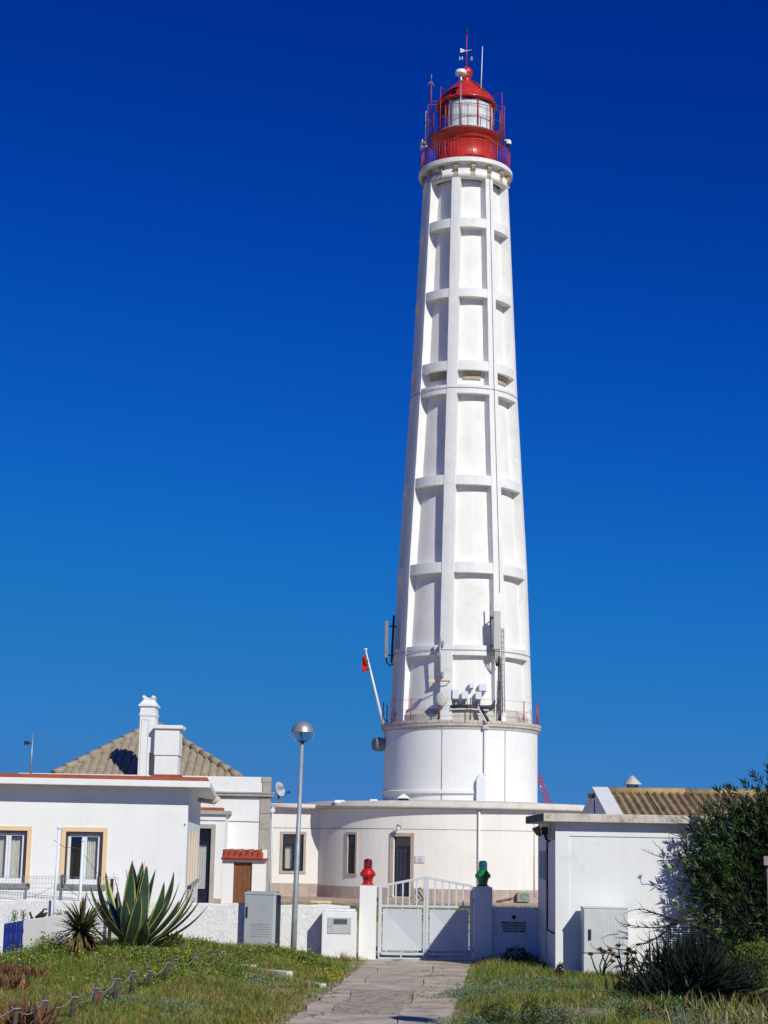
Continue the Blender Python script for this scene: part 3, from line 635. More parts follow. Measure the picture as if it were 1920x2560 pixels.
# equipment boxes in the centre bay
eb = [(1131, 1146.5, 1723, 1747), (1154.5, 1170, 1728, 1747), (1189, 1204, 1729, 1748), (1174, 1184, 1706, 1720), (1198, 1217, 1709, 1727)]
el = ['white equipment box at the left end of the row in the centre bay', 'white equipment box second from left in the row above the black cable tray',
      'white equipment box at the right end of the lower row above the cable tray', 'smallest white box set higher than the rest in the centre bay', 'wide white box at the upper right of the centre bay boxes']
for i, ((a, b, c, d_), lb) in enumerate(zip(eb, el)):
    R = Rin(zs_(c)+.0)+.25; p3, _ = wallpt((a+b)/2, d_, R+.15); w = (b-a)/F*depth(p3)/2; zt = P((a+b)/2, c, p3.y).z
    t = thing('equipment_box', lb, 'equipment box', p3, 'equipment boxes on the lighthouse shaft')
    mb = MB(); mb.box(p3.x-w, p3.x+w, p3.y, p3.y+.28, p3.z, zt); mb.build('case', 'box', t, bevel=.012)
    mb = MB(); mb.box(p3.x-w*.8, p3.x+w*.8, p3.y+.06, p3.y+.24, p3.z-.06, p3.z); mb.build('gland_plate', 'galv', t)
    if i < 3:
        for k in range(5):
            mb = MB(); x = p3.x-w*.6+k*w*.3; mb.tube([(x, p3.y+.12, p3.z-.05), (x+random.uniform(-.05, .05), p3.y+.1, p3.z-.2), (x+random.uniform(-.08, .08), p3.y+.1, p3.z-.42)], .014, 4); mb.build('cable', 'dark', t)
    mb = MB(); mb.box(p3.x-.04, p3.x+.04, p3.y+.2, p3.y+.9, p3.z+.05, p3.z+.12); mb.build('bracket', 'galv', t)
# cable tray
pa_ = [wallpt(x, y, Rin(zD1+2)+.28)[0] for x, y in ((1126, 1767), (1150, 1766), (1175, 1766), (1200, 1768), (1222, 1769), (1233, 1765), (1237, 1755))]
t = thing('cable_tray', 'bundle of black cables on a white tray above the terrace', 'cable tray', pa_[0])
mb = MB(); mb.tube(pa_, [.1, .09, .1, .1, .12, .09, .05], 8); mb.tube([v+Vector((0, -.08, .06*math.sin(i*2.4))) for i, v in enumerate(pa_)], .05, 6); mb.build('cable_bundle', 'dark', t)
mb = MB()
for q0, q1 in zip(pa_[:5], pa_[1:5]): mb.hexa([q0+Vector((0, -.16, -.16)), q1+Vector((0, -.16, -.16)), q1+Vector((0, .1, -.16)), q0+Vector((0, .1, -.16)), q0+Vector((0, -.16, -.1)), q1+Vector((0, -.16, -.1)), q1+Vector((0, .1, -.1)), q0+Vector((0, .1, -.1))])
mb.build('tray', 'pvc', t)
q0 = P(1201, 1768, YT-3.95); q1 = P(1221, 1803, YT-4.2)
mb = MB(); mb.tube([q0, q1], .075, 6); mb.build('sloping_cable', 'dark', t)
mb = MB(); mb.hexa([q0+Vector((-.14, -.04, -.06)), q1+Vector((-.14, -.04, -.06)), q1+Vector((.0, .1, -.1)), q0+Vector((.0, .1, -.1)), q0+Vector((-.14, -.04, .04)), q1+Vector((-.14, -.04, .04)), q1+Vector((.0, .1, .0)), q0+Vector((.0, .1, .0))]); mb.build('sloping_tray', 'pvc', t)
# cable ladder on the right
for (xa, xb, ya, yb, lb) in ((1244, 1256.5, 1640, 1785, 'wide grey cable ladder running down below the beige antenna'), (1255.5, 1262, 1568, 1782, 'narrow grey cable ladder standing right of the beige antenna')):
    pb, _ = wallpt((xa+xb)/2, yb, Rz(zD1+1)+.15); w = (xb-xa)/F*depth(pb)/2; zt = P((xa+xb)/2, ya, pb.y).z
    t = thing('cable_ladder', lb, 'cable ladder', pb)
    for s in (-1, 1):
        mb = MB(); mb.tube([(pb.x+s*w, pb.y, pb.z), (pb.x+s*w-.05, pb.y+.25, zt)], .02, 4); mb.build('rail', 'galv', t)
    nr = int((zt-pb.z)/.28)
    for k in range(nr):
        f = (k+.5)/nr; z = pb.z+(zt-pb.z)*f; mb = MB(); mb.tube([(pb.x-w-.05*f, pb.y+.25*f, z), (pb.x+w-.05*f, pb.y+.25*f, z)], .016, 4); mb.build('rung', 'galv', t)
    if xb-xa > 8:
        mb = MB()
        for k in (-.4, 0, .4): mb.tube([(pb.x+w*k+random.uniform(-.02, .02)-.05*f, pb.y-.04+.25*f, pb.z-.4+(zt-pb.z+.4)*f) for f in np.linspace(0, 1, 8)], .022, 4)
        mb.build('cable_run', 'cable', t)
# drum box, downpipe, speaker
p, _ = wallpt(1204, 2006, RD+.3); zt = P(1203, 1934, p.y).z; w = .21
hb = thing('duct_box', 'white peaked duct box standing on the roof against the drum', 'duct', p)
mb = MB(); mb.box(p.x-w-.05, p.x+w, p.y, p.y+.45, p.z-.15, zt-.3); mb.hexa([(p.x-w-.05, p.y, zt-.3), (p.x+w, p.y, zt-.3), (p.x+w, p.y+.45, zt-.3), (p.x-w-.05, p.y+.45, zt-.3), (p.x-.1, p.y+.05, zt), (p.x+.1, p.y+.05, zt), (p.x+.1, p.y+.45, zt), (p.x-.1, p.y+.45, zt)]); mb.build('casing', 'box', hb, bevel=.01)
p4, _ = wallpt(1213, 1815, RD+.1); mb = MB(); mb.box(p4.x-.05, p4.x+.08, p4.y-.03, p4.y+.1, zt-.05, p4.z); mb.build('cable_duct', 'white', hb); 
mb = MB(); mb.box(p4.x-.13, p4.x+.16, p4.y-.12, p4.y+.1, p4.z-.15, p4.z+.22); mb.build('junction', 'ledge', hb)
p = P(946, 1861, YT-.6); t = thing('drum_speaker', 'dark round loudspeaker on the left side of the white drum', 'loudspeaker', p)
mb = MB(); mb.tube([p+Vector((-.2, -.1, 0)), p+Vector((-.17, -.09, 0)), p+Vector((.14, .1, 0)), p+Vector((.3, .2, 0))], [.3, .36, .36, .3], 20); mb.build('housing', 'darkantenna', t)
mb = MB(); mb.tube([p+Vector((.25, .15, 0)), p+Vector((.7, .4, 0))], .08, 6); mb.build('mount', 'dark', t)
# red truss stair behind
p0 = P(1344, 1934, YT+2.5); p1 = P(1377, 2012, YT+2.5); t = thing('red_truss', 'sloping red metal strut on the roof behind the right of the drum', 'strut', p1)
for d_ in (-.09, .09):
    mb = MB(); mb.tube([p0+Vector((d_, 0, d_*.4)), p1+Vector((d_, 0, d_*.4-.2))], .035, 5); mb.build('rail', 'redpaint', t)
for k in range(9):
    q = p0.lerp(p1, k/8.5); q2 = p0.lerp(p1, (k+.6)/8.5); mb = MB(); mb.tube([q+Vector((-.09, 0, -.04)), q2+Vector((.09, 0, .04))], .022, 4); mb.build('brace', 'redpaint', t)

# ------------------------------------------------------------------ annex round the tower
RA = 7.9; YW = YT-math.sqrt(RA**2-(XT-P(799, 2100, 87).x)**2)
zEv = zf(2026, RA)
AN = thing('annex_building', 'low cream round building with stone plinth at the foot of the lighthouse', 'building', (XT, YT-RA, 0))
def amap(a, z, d): return (XT+(RA+d)*math.sin(a), YT-(RA+d)*math.cos(a), z)
def angp(px, py):
    lo, hi = -1.4, 1.4
    for _ in range(40):
        m_ = (lo+hi)/2; q = Vector(amap(m_, 0, 0)); q.z = P(px, py, q.y).z
        if Q(q)[0] < px: lo = m_
        else: hi = m_
    return m_, q
aW, qW = angp(879, 2135); aD, qD = angp(1004.5, 2160); aL = -math.acos((YT-YW)/RA)
def zA(px, py): return angp(px, py)[1].z
win = dict(w=(899-860)/F*depth(qW), z0=zA(877, 2190), z1=zA(880, 2080)); door = dict(w=(1036-971)/F*depth(qD), z0=.12, z1=zA(1003, 2082))
sw = .12
holes = [(aW-(win['w']/2-sw)/RA, aW+(win['w']/2-sw)/RA, win['z0']+sw, win['z1']-sw), (aD-(door['w']/2-.17)/RA, aD+(door['w']/2-.17)/RA, door['z0']+.1, door['z1']-.17)]
zP = zA(1080, 2222)
mb = MB(); grid_wall(mb, amap, list(np.linspace(aL-.35, 1.75, 70)), [.05, zEv+.05], holes, .3); mb.build('wall', 'cream', AN)
# plinth stones
a = aL+.002; k = 0
while a < 1.5:
    da = random.uniform(.09, .15); a1 = min(a+da, 1.6)
    for s0, s1 in ((a, a1),):
        dl = aD-door['w']/2/RA; dr = aD+door['w']/2/RA
        if s0 < dl < s1: s1 = dl
        if dl <= s0 < dr: s0 = dr
        if s1 > s0+.01:
            mb = MB(); d0 = random.uniform(.035, .045)
            mb.lathe([(RA-.1, .04), (RA+d0, .04), (RA+d0, zP), (RA-.1, zP+.02)], 3, C, s0+.0012, s1-.0012, smooth=False)
            for aa in (s0+.0012, s1-.0012): mb.add([(XT+r*math.sin(aa), YT-r*math.cos(aa), z) for r, z in ((RA-.1, .04), (RA+d0, .04), (RA+d0, zP), (RA-.1, zP))], [(0, 1, 2, 3)])
            mb.build('plinth_stone', 'stone', AN)
    a = max(a1, s1) if s1 > a1 else a1
    if dl <= a < dr: a = dr
# conical roof
zR0 = zf(2012, RA); mb = MB(); mb.lathe([(RD-.2, zD0+.06), (RD+1, zD0-.02), (RA-.3, zR0+.16), (RA+.2, zR0+.1), (RA+.22, zEv+.12), (RA-.1, zEv+.12)], 90, C); roof = mb.build('roof', 'gutter', AN)
mb = MB(); mb.ring((XT, YT, zEv+.16), RA+.27, .10, 60, 8, aL-.01, 1.7); gut = mb.build('gutter', 'gutter', AN)
mb = MB(); mb.ring((XT, YT, zf(2075, RA)), RA+.006, .010, 60, 4, aL, 1.7); mb.build('groove_cable', 'cable', AN)
a = angp(1197, 2100)[0]
mb = MB(); mb.tube([amap(a, z, .09) for z in (.1, 1.5, zEv+.1)], .055, 8); mb.build('downpipe', 'white', AN)
a = angp(1335, 2150)[0]
mb = MB(); mb.tube([amap(a, z, .04) for z in (.3, zA(1335, 2140))], .03, 6); mb.tube([amap(a, z, .04) for z in (zA(1335, 2140), zEv+.1)], .012, 5); mb.build('conduit', 'ledge', AN)

def opening(parent, O, u, n, w, z0, z1, sw, kind='window', sm='stone', fm='blueframe', transom=.28, curtain=True, proud=.04, leaves=2, rec=.14, glass='glass', sillm=None, sash=.055):
    """stone surround, frame, panes in the wall point O (z ignored), u along wall, n outward; w outer width"""
    O = Vector((O[0], O[1], 0)); hw = w/2; iw = hw-sw; zb = z0+(sw if kind == 'window' else .0); zt = z1-sw
    mb = MB()
    mb.obox(O, u, n, -hw, -iw, -.2, proud, z0, z1-sw); mb.obox(O, u, n, iw, hw, -.2, proud, z0, z1-sw)
    mb.obox(O, u, n, -hw, hw, -.2, proud+.004, z1-sw, z1)
    if kind == 'window' and not sillm: mb.obox(O, u, n, -hw, hw, -.2, proud+.006, z0, z0+sw)
    sr = mb.build('surround', sm, parent, bevel=.006)
    if sillm:
        mb = MB(); mb.obox(O, u, n, -hw-.03, hw+.03, -.1, proud+.07, z0-.02, z0+sw*.6); mb.build('window_sill', sillm, parent)
        zb = z0+sw*.6
    if kind == 'door': zb = z0+.02
    t = .06
    mb = MB(); mb.obox(O, u, n, -iw, -iw+t, -rec-.06, -rec, zb, zt); mb.obox(O, u, n, iw-t, iw, -rec-.06, -rec, zb, zt); mb.obox(O, u, n, -iw+t, iw-t, -rec-.06, -rec, zt-t, zt)
    if kind == 'window': mb.obox(O, u, n, -iw+t, iw-t, -rec-.06, -rec, zb, zb+t)
    zm = zt-(zt-zb)*transom if transom else zt-t
    if transom: mb.obox(O, u, n, -iw+t, iw-t, -rec-.06, -rec+.01, zm-t/2, zm+t/2)
    fr = mb.build('door_frame' if kind == 'door' else 'window_frame', fm, parent)
    if transom:
        mb = MB(); mb.obox(O, u, n, -iw+t, iw-t, -rec-.035, -rec-.03, zm, zt-t); mb.build('pane', glass, fr)
    if kind == 'door':
        for s in (0, 1):
            a = -iw+t+s*(iw-t); b = a+iw-t
            mb = MB(); mb.obox(O, u, n, a+.004, b-.004, -rec-.05, -rec-.01, zb, zm-t/2); lf = mb.build('door_leaf', 'navy', fr)
            mb = MB(); h = zm-zb
            for (c0, c1) in ((.06, .30), (.36, .93)):
                za, zc = zb+h*c0, zb+h*c1; xa, xb = a+.09, b-.09
                for (q0, q1, q2, q3) in ((xa, xb, za, za+.015), (xa, xb, zc-.015, zc), (xa, xa+.015, za+.015, zc-.015), (xb-.015, xb, za+.015, zc-.015)): mb.obox(O, u, n, q0, q1, -rec-.01, -rec+.0, q2, q3)
            mb.build('door_panel', 'navyline', fr)
    else:
        s_ = sash; step = (2*(iw-t))/leaves
        for k in range(leaves):
            a = -iw+t+k*step; b = a+step; top = zm-t/2 if transom else zt-t; lo = zb+t
            mb = MB(); mb.obox(O, u, n, a+.003, a+s_, -rec-.04, -rec+.015, lo, top); mb.obox(O, u, n, b-s_, b-.003, -rec-.04, -rec+.015, lo, top)
            mb.obox(O, u, n, a+s_, b-s_, -rec-.04, -rec+.015, lo, lo+s_); mb.obox(O, u, n, a+s_, b-s_, -rec-.04, -rec+.015, top-s_, top); mb.build('sash', fm, fr)
            mb = MB(); mb.obox(O, u, n, a+s_, b-s_, -rec-.02, -rec-.015, lo+s_, top-s_); mb.build('pane', glass, fr)
            if curtain is True or (isinstance(curtain, tuple) and k in curtain):
                mb = MB(); nn = 26; pts = []
                for j in range(nn+1):
                    x = a+.01+(b-a-.02)*j/nn; dd = -rec-.14-.022*math.sin(j*1.9+k)-.012*math.sin(j*.7)
                    for z in (lo, top): q = Vector(O)+Vector(u)*x+Vector(n)*dd; pts.append((q.x, q.y, z))
                mb.add(pts, [(2*j, 2*j+2, 2*j+3, 2*j+1) for j in range(nn)], smooth=True); mb.build('curtain', 'curtain', fr)
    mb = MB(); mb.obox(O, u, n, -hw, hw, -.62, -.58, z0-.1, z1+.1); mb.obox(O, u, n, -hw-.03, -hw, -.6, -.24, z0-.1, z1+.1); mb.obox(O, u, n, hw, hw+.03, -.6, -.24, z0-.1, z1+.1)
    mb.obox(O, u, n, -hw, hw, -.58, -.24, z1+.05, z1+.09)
    mb.build('unlit_room_backing', 'void', parent)  # shallow near-black backing plays the unlit room behind the opening
    return sr
def tang(a): return Vector((math.cos(a), math.sin(a), 0)), Vector((math.sin(a), -math.cos(a), 0))
u, n = tang(aW); opening(AN, amap(aW, 0, 0), u, n, win['w'], win['z0'], win['z1'], sw, fm='dark', transom=.27, curtain=(0, 1), leaves=2, glass='glass', rec=.02, sash=.04)
u, n = tang(aD); opening(AN, amap(aD, 0, 0), u, n, door['w'], door['z0']+.1, door['z1'], .17, 'door', transom=.17, fm='navy')
O = Vector(amap(aD, 0, 0)); mb = MB(); mb.obox(O, u, n, -door['w']/2-.1, door['w']/2+.2, 0, .35, .05, .20); mb.build('doorstep', 'stone', AN, bevel=.01)
# wing
xw0 = P(676, 2150, YW).x; xw1 = P(799, 2150, YW).x
zWE = P(740, 2023, YW).z
wc = P(732.5, 2130, YW); ww = (765-700)/F*depth(wc); wz0 = P(732, 2184, YW).z; wz1 = P(734, 2079, YW).z
mb = MB(); O = Vector((wc.x, YW, 0))
def wmap(uu, z, d): return (wc.x+uu, YW-d, z)
grid_wall(mb, wmap, [xw0-wc.x-.3, xw1-wc.x+.2], [.04, zWE+.05], [(-ww/2+.13, ww/2-.13, wz0+.13, wz1-.13)], .3)
mb.add([(xw0-.3, YW, 0), (xw0-.3, YW+6, 0), (xw0-.3, YW+6, zWE), (xw0-.3, YW, zWE)], [(0, 1, 2, 3)])
mb.build('wing_wall', 'cream', AN)
opening(AN, (wc.x, YW, 0), X3, NY, ww, wz0, wz1, .13, transom=.28, curtain=(0,), rec=.08)
zWP = P(730, 2208, YW).z; x = xw0-.3
while x < xw1:
    x1 = min(x+random.uniform(.7, 1.0), xw1+.02); mb = MB(); mb.box(x+.006, x1-.006, YW-random.uniform(.035, .045), YW+.05, .04, zWP); mb.build('plinth_stone', 'stone', AN); x = x1
mb = MB(); zt = P(740, 2009, YW).z; mb.box(xw0-.2, xw1+1.2, YW-.22, YW+6, zWE+.08, zt); mb.build('wing_roof', 'gutter', AN)
mb = MB(); mb.tube([(xw0-.25, YW-.3, zWE+.12), (xw1+.1, YW-.3, zWE+.12)], .10, 8); mb.build('gutter', 'gutter', AN)
mb = MB(); mb.tube([(xw0-.2, YW-.012, zA(1000, 2073)), (xw1, YW-.012, zA(1000, 2073))], .01, 4); mb.build('groove_cable', 'cable', AN)
mb = MB(); xd = P(679, 2100, YW-.4).x; mb.tube([(xd, YW-.4, P(679, 2245, YW-.4).z), (xd, YW-.4, zWE-.1), (xd+.02, YW-.32, zWE+.1)], .06, 8); mb.box(xd-.13, xd+.13, YW-.5, YW-.2, zWE-.18, zWE); mb.build('downpipe', 'pvc', AN)
# roof odds and ends
for (px, py, w, h, dp) in ((849, 2005, .26, .2, 1.2), (934, 2003, .2, .22, 2.2)):
    q = P(px, py, YT-RA+dp+1.5); mb = MB(); mb.box(q.x-w, q.x+w, q.y-.2, q.y+.2, q.z-.08, q.z+.09); mb.build('roof_curb', 'white', AN, bevel=.05)
q = wallpt(1009, 2003, RD+1.2)[0]; mb = MB(); mb.box(q.x-.24, q.x+.24, q.y, q.y+.5, q.z-.2, q.z+.14); v_ = mb.build('roof_vent', 'dark', AN)
mb = MB(); mb.hexa([(q.x-.34, q.y-.1, q.z+.14), (q.x+.34, q.y-.1, q.z+.14), (q.x+.34, q.y+.6, q.z+.14), (q.x-.34, q.y+.6, q.z+.14), (q.x-.03, q.y-.1, q.z+.36), (q.x+.03, q.y-.1, q.z+.36), (q.x+.03, q.y+.6, q.z+.36), (q.x-.03, q.y+.6, q.z+.36)]); mb.build('vent_roof', 'white', AN)
q0 = wallpt(975, 1990, RD+.7)[0]
# plaque, door lamp, anchor, box
ap, q = angp(1050, 2148); u, n = tang(ap); O = Vector(amap(ap, 0, 0)); w = 24/F*depth(q)/2; z1 = zA(1050, 2140); z0 = zA(1050, 2157)
t = thing('wall_plaque', 'small white rectangular plaque on the cream wall right of the navy door', 'plaque', (O.x, O.y, z0))
mb = MB(); mb.obox(O, u, n, -w, w, 0.01, .03, z0, z1); mb.build('board', 'pvc', t)
mb = MB()
for (a, b, c, d_) in ((-w, w, z0, z0+.015), (-w, w, z1-.015, z1), (-w, -w+.015, z0+.015, z1-.015), (w-.015, w, z0+.015, z1-.015)): mb.obox(O, u, n, a, b, .03, .036, c, d_)
mb.build('border', 'sill', t)
mb = MB(); h = z1-z0; mb.obox(O, u, n, -.02, .02, .03, .034, z0+h*.78, z0+h*.9)
for f, ww_ in ((.6, .55), (.42, .7), (.28, .66), (.16, .4)): mb.obox(O, u, n, -w*ww_, w*ww_, .03, .034, z0+h*f, z0+h*(f+.06))
mb.build('small_print', 'sill', t)
ap, q = angp(1001, 2068); u, n = tang(ap); O = Vector(amap(ap, q.z, 0)); t = thing('door_lamp', 'small wall lamp above the navy lighthouse door', 'lamp', O)
mb = MB(); mb.tube([O, O+n*.3+Vector((0, 0, .05))], .04, 6); mb.lathe([(.03, .1), (.1, .05), (.11, 0)], 10, O+n*.28+Vector((0, 0, .03))); mb.build('hood', 'sill', t)
mb = MB(); mb.lathe([(.08, 0), (.09, -.1), (.05, -.17), (0, -.18)], 10, O+n*.28+Vector((0, 0, .02))); mb.build('bulb', 'pvc', t)
q = P(1050, 2254, YT-RA-.5); q.z = .06; t = thing('anchor', 'small black anchor leaning against the plinth right of the door', 'anchor', q)
mb = MB(); mb.tube([q+Vector((.22, .2, .02)), q+Vector((-.1, .28, .45))], .035, 6); mb.tube([q+Vector((-.02, .1, .12)), q+Vector((-.2, .15, .34)), q+Vector((-.18, .2, .5))], .03, 5); mb.build('shank', 'dark', t)
mb = MB(); mb.tube([q+Vector((-.16, .2, .5)), q+Vector((.02, .28, .62)), q+Vector((.08, .26, .5))], .03, 5); mb.tube([q+Vector((.0, -.05, .05)), q+Vector((.24, .2, .04)), q+Vector((.3, .3, .2))], .035, 5); mb.build('fluke', 'dark', t)
yb = YT-RA-.2+1.0
q = P(1311, 2262, yb-.6); q.z = .02; t = thing('concrete_block_box', 'speckled concrete box with green sprayed mark by the annex wall', 'box', q)
mb = MB(); mb.box(q.x-.36, q.x+.24, q.y-.2, q.y+.3, .1, .52); mb.build('case', 'gravelbox', t, bevel=.02)
mb = MB(); rnd = random.Random(3)
for k in range(5): mb.ring((0, 0, 0), .05+.02*k, .008, 14, 3)
mb = MB(); c = Vector((q.x-.02, q.y-.206, .34))
for r_ in (.06, .11, .145): mb.tube([c+Vector((r_*math.cos(t_)*1.2, 0, r_*math.sin(t_))) for t_ in np.linspace(0, 5.2, 14)], .010, 4)
mb.build('spray_mark', 'graf', t)
q = P(1265, 2258, yb-.7); mb = MB(); mb.tube([(q.x-.5, q.y, .1), (q.x+.3, q.y, .28)], .03, 5); mb.tube([(q.x-.45, q.y-.1, .07), (q.x+.35, q.y+.1, .26)], .025, 5); mb.build('metal_bars', 'rust', label='two rusty bars lying beside the concrete box', cat='bars')
q = P(803, 2252, 77); t = thing('slab_stack', 'cream slab lying on the grass strip in front of the annex', 'slab', (q.x, 77, .0))
mb = MB(); mb.box(q.x-.45, q.x+.45, 76.8, 77.3, .0, .14); mb.build('upper_slab', 'apricot', t, bevel=.02)
mb = MB(); mb.box(q.x-.55, q.x+.5, 76.6, 76.78, .0, .05); mb.build('lower_slab', 'apricot', t, bevel=.02)
# dish on the wing roof
q = P(697, 2010, YW+1.2); c = P(701, 1973, YW+1.0); t = thing('satellite_dish', 'white oval satellite dish on a rusty post on the wing roof', 'satellite dish', q)
mb = MB(); mb.box(q.x-.07, q.x+.05, q.y-.05, q.y+.05, q.z-.3, c.z-.1); mb.build('post', 'rust', t)
s_ = F/depth(c); dd = Vector((.80, -.58, .1)).normalized(); uu = Vector((.58, .80, 0)).normalized(); kk = uu.cross(dd)*-1
if kk.z < 0: kk = -kk
uu = uu*1.0; mb = MB(); disk(mb, c, uu+kk*-.25, kk, dd, [(.01, -.1), (.2*17/s_*3, -.07), (17/s_, .0), (17.5/s_, .0), (17.5/s_, -.03), (.01, -.14)], 28); mb.build('reflector', 'dish', t)
mb = MB(); e_ = P(722, 1981, c.y-.5); mb.tube([c-kk*.36+dd*.02, P(709, 1991, c.y-.3), e_], .016, 5); mb.tube([c-kk*.2+uu*.1, e_], .012, 4); mb.box(e_.x-.07, e_.x+.07, e_.y-.08, e_.y+.08, e_.z-.05, e_.z+.06); mb.build('receiver_arm', 'dark', t)
rz = math.atan2(uu.y, uu.x)
text('lettering', 'TEED', .24, c+dd*.04+Vector((0, 0, .0)), t, 'inkblue', rotz=rz)

# ------------------------------------------------------------------ white building behind on the left
YB = 69.5
def bz(px, py, Y=YB): return P(px, py, Y).z
xb0 = P(45, 1950, YB).x; xb1 = P(676, 1960, YB).x; xq0 = P(649, 2060, YB).x
zpt = bz(676, 1943); zc1 = bz(680, 1981); zc0 = bz(680, 1996)
BK = thing('back_house', 'white house with hipped beige tile roof and stone quoins behind the left cottage', 'house', ((xb0+xb1)/2, YB, 0))
mb = MB(); mb.box(xb0, xb1-.02, YB, YB+.3, 0, zpt); mb.box(xb0, xb0+.3, YB+.3, YB+12, 0, zpt); mb.hexa([(xb1-.32, YB+.3, 0), (xb1-.02, YB+.3, 0), (xb1*1.175, YB+12, 0), (xb1*1.175-.3, YB+12, 0), (xb1-.32, YB+.3, zpt), (xb1-.02, YB+.3, zpt), (xb1*1.175, YB+12, zpt), (xb1*1.175-.3, YB+12, zpt)]); mb.box(xb0, xb1*1.175, YB+12, YB+12.3, 0, zpt); mb.box(xb0+.3, xb1*1.175-.3, YB+.3, YB+12, zc1-.3, zc1-.1); mb.build('wall', 'white', BK)
mb = MB(); mb.box(xb0-.1, xb1+.17, YB-.16, YB-.002, zc0+.07, zc1-.06); mb.box(xb0-.1, xb1+.2, YB-.2, YB+.1, zc1-.06, zc1); mb.box(xb0-.1, xb1+.1, YB-.08, YB-.002, zc0, zc0+.07); mb.build('cornice', 'greystone', BK)
zq = [bz(662, y) for y in (2262, 2225, 2192, 2158, 2125, 2073, 2034, 1997)]+[None]
for a, b in zip([.0]+zq[1:-1], zq[1:-1]):
    mb = MB(); mb.box(xq0, xb1+.03, YB-.05, YB+.3, a+.008, b-.008); mb.build('quoin_stone', 'greystone', BK, bevel=.006)
for a, b in ((zc1, bz(665, 1956)), (bz(665, 1956), zpt+.01)):
    mb = MB(); mb.box(xq0+.08+(0 if b < zpt else -.04), xb1+.03, YB-.05, YB+.3, a+.008, b-.006); mb.build('quoin_stone', 'greystone', BK, bevel=.006)
# hipped tile roof
Ah = P(133, 1937, YB+1.1); Bh = P(600, 1946, YB+1.1); Th = P(389, 1814, YB+5.6); Ah.z = Bh.z = min(Ah.z, Bh.z)-.05
back = 6.0
nrm = (Bh-Ah).cross(Th-Ah).normalized()
if nrm.z < 0: nrm = -nrm
def hip_z(x, y): return Ah.z-(nrm.x*(x-Ah.x)+nrm.y*(y-Ah.y))/nrm.z
cw = 20.3/F*depth(Ah); ncol = int((Bh.x-Ah.x)/cw)+1
def ymax(x):   # hip line
    if x < Th.x: f = (x-Ah.x)/(Th.x-Ah.x)
    else: f = (Bh.x-x)/(Bh.x-Th.x)
    return Ah.y+max(f, 0)*(Th.y-Ah.y)
rows = [Ah.y-.3, Ah.y+.25, Ah.y+2.1, Ah.y+4.0, Th.y]
for i in range(ncol):
    x0 = Ah.x+i*cw; x1 = x0+cw
    prof = [(0, .0), (.12, .075), (.3, .095), (.6, .095), (.8, .06), (.9, .0), (1.04, .0)]
    for r in range(len(rows)-1):
        ya, yc = rows[r], rows[r+1]
        if ya > max(ymax(x0), ymax(x1)): continue
        mb = MB(); vs_ = []
        for f, h in prof:
            x = x0+cw*f; ye = min(yc+.06, max(ymax(min(max(x, Ah.x), Bh.x)), ya+.001)); lift = .03
            vs_ += [(x, ya, hip_z(x, ya)+h+lift+.02), (x, ye, hip_z(x, ye)+h+lift-.005), (x, ya, hip_z(x, ya)+h-.03)]
        m_ = len(prof)
        mb.add(vs_, [(3*k, 3*k+3, 3*k+4, 3*k+1) for k in range(m_-1)]+[(3*k+2, 3*k+5, 3*k+3, 3*k) for k in range(m_-1)])
        mb.build('roof_tile', 'rooftile', BK)
mb = MB(); Tb = Vector((Th.x, Th.y+4, Th.z)); Bb = Vector((Bh.x, Bh.y+14, Bh.z)); Ab = Vector((Ah.x, Ah.y+14, Ah.z))
mb.add([Ah, Bh, Th], [(0, 1, 2)]); mb.add([Bh, Bb, Tb, Th], [(0, 1, 2, 3)]); mb.add([Ab, Ah, Th, Tb], [(0, 1, 2, 3)]); mb.add([Bb, Ab, Tb], [(0, 1, 2)]); mb.build('roof', 'rooftile', BK)
for A_, B_ in ((Ah, Th), (Bh, Th)):
    nn = 9
    for k in range(nn):
        a = A_.lerp(B_, k/nn); b = A_.lerp(B_, (k+1.04)/nn); mb = MB(); mb.tube([a+Vector((0, 0, .1)), b+Vector((0, 0, .07))], [.17, .15], 8); mb.build('ridge_tile', 'rooftile', BK)
# porch volume with blue glazed door
YPo = 68.3; xp1 = P(561, 2150, YPo).x; xp0 = P(440, 2150, YPo).x; zp = bz(560, 2036, YPo)
dc = P(508, 2160, YPo); dl = P(484, 2160, YPo).x; dr = P(525.5, 2160, YPo).x; dz1 = bz(520, 2071, YPo)
mb = MB()
def pmap(uu, z, d): return (uu, YPo-d, z)
grid_wall(mb, pmap, [xp0, xp1], [0, zp], [(dl, dr, .15, dz1)], .3); mb.box(xp1-.002, xp1, YPo, YB-.002, 0, zp); mb.build('porch_wall', 'white', BK)
mb = MB(); mb.box(xp0, xp1+.13, YPo-.13, YB, zp, zp+.14); mb.build('porch_cornice', 'greystone', BK)
mb = MB(); mb.box(xp0, P(554, 2028, YPo).x, YPo-.02, YB, zp+.14, zp+.26); mb.build('porch_roof', 'terra', BK)
mb = MB(); mb.box(dr, dr+.17, YPo-.05, YPo+.2, .45, dz1+.0); mb.box(dl-.17, dr+.17, YPo-.054, YPo+.2, dz1, dz1+.16); mb.build('door_surround', 'greystone', BK)
mb = MB(); mb.box(dr, xp1+.02, YPo-.07, YPo+.2, .0, .45); mb.build('plinth_stone', 'stone', BK)
fr = MB(); fr.box(dl, dr, YPo+.1, YPo+.16, .15, .75); fr.box(dr-.13, dr, YPo+.1, YPo+.16, .75, dz1); fr.box(dl, dr-.13, YPo+.1, YPo+.16, bz(510, 2112, YPo), bz(510, 2103, YPo)); fr.box(dl, dr-.13, YPo+.1, YPo+.16, dz1-.06, dz1); fr = fr.build('glazed_door', 'navy', BK)
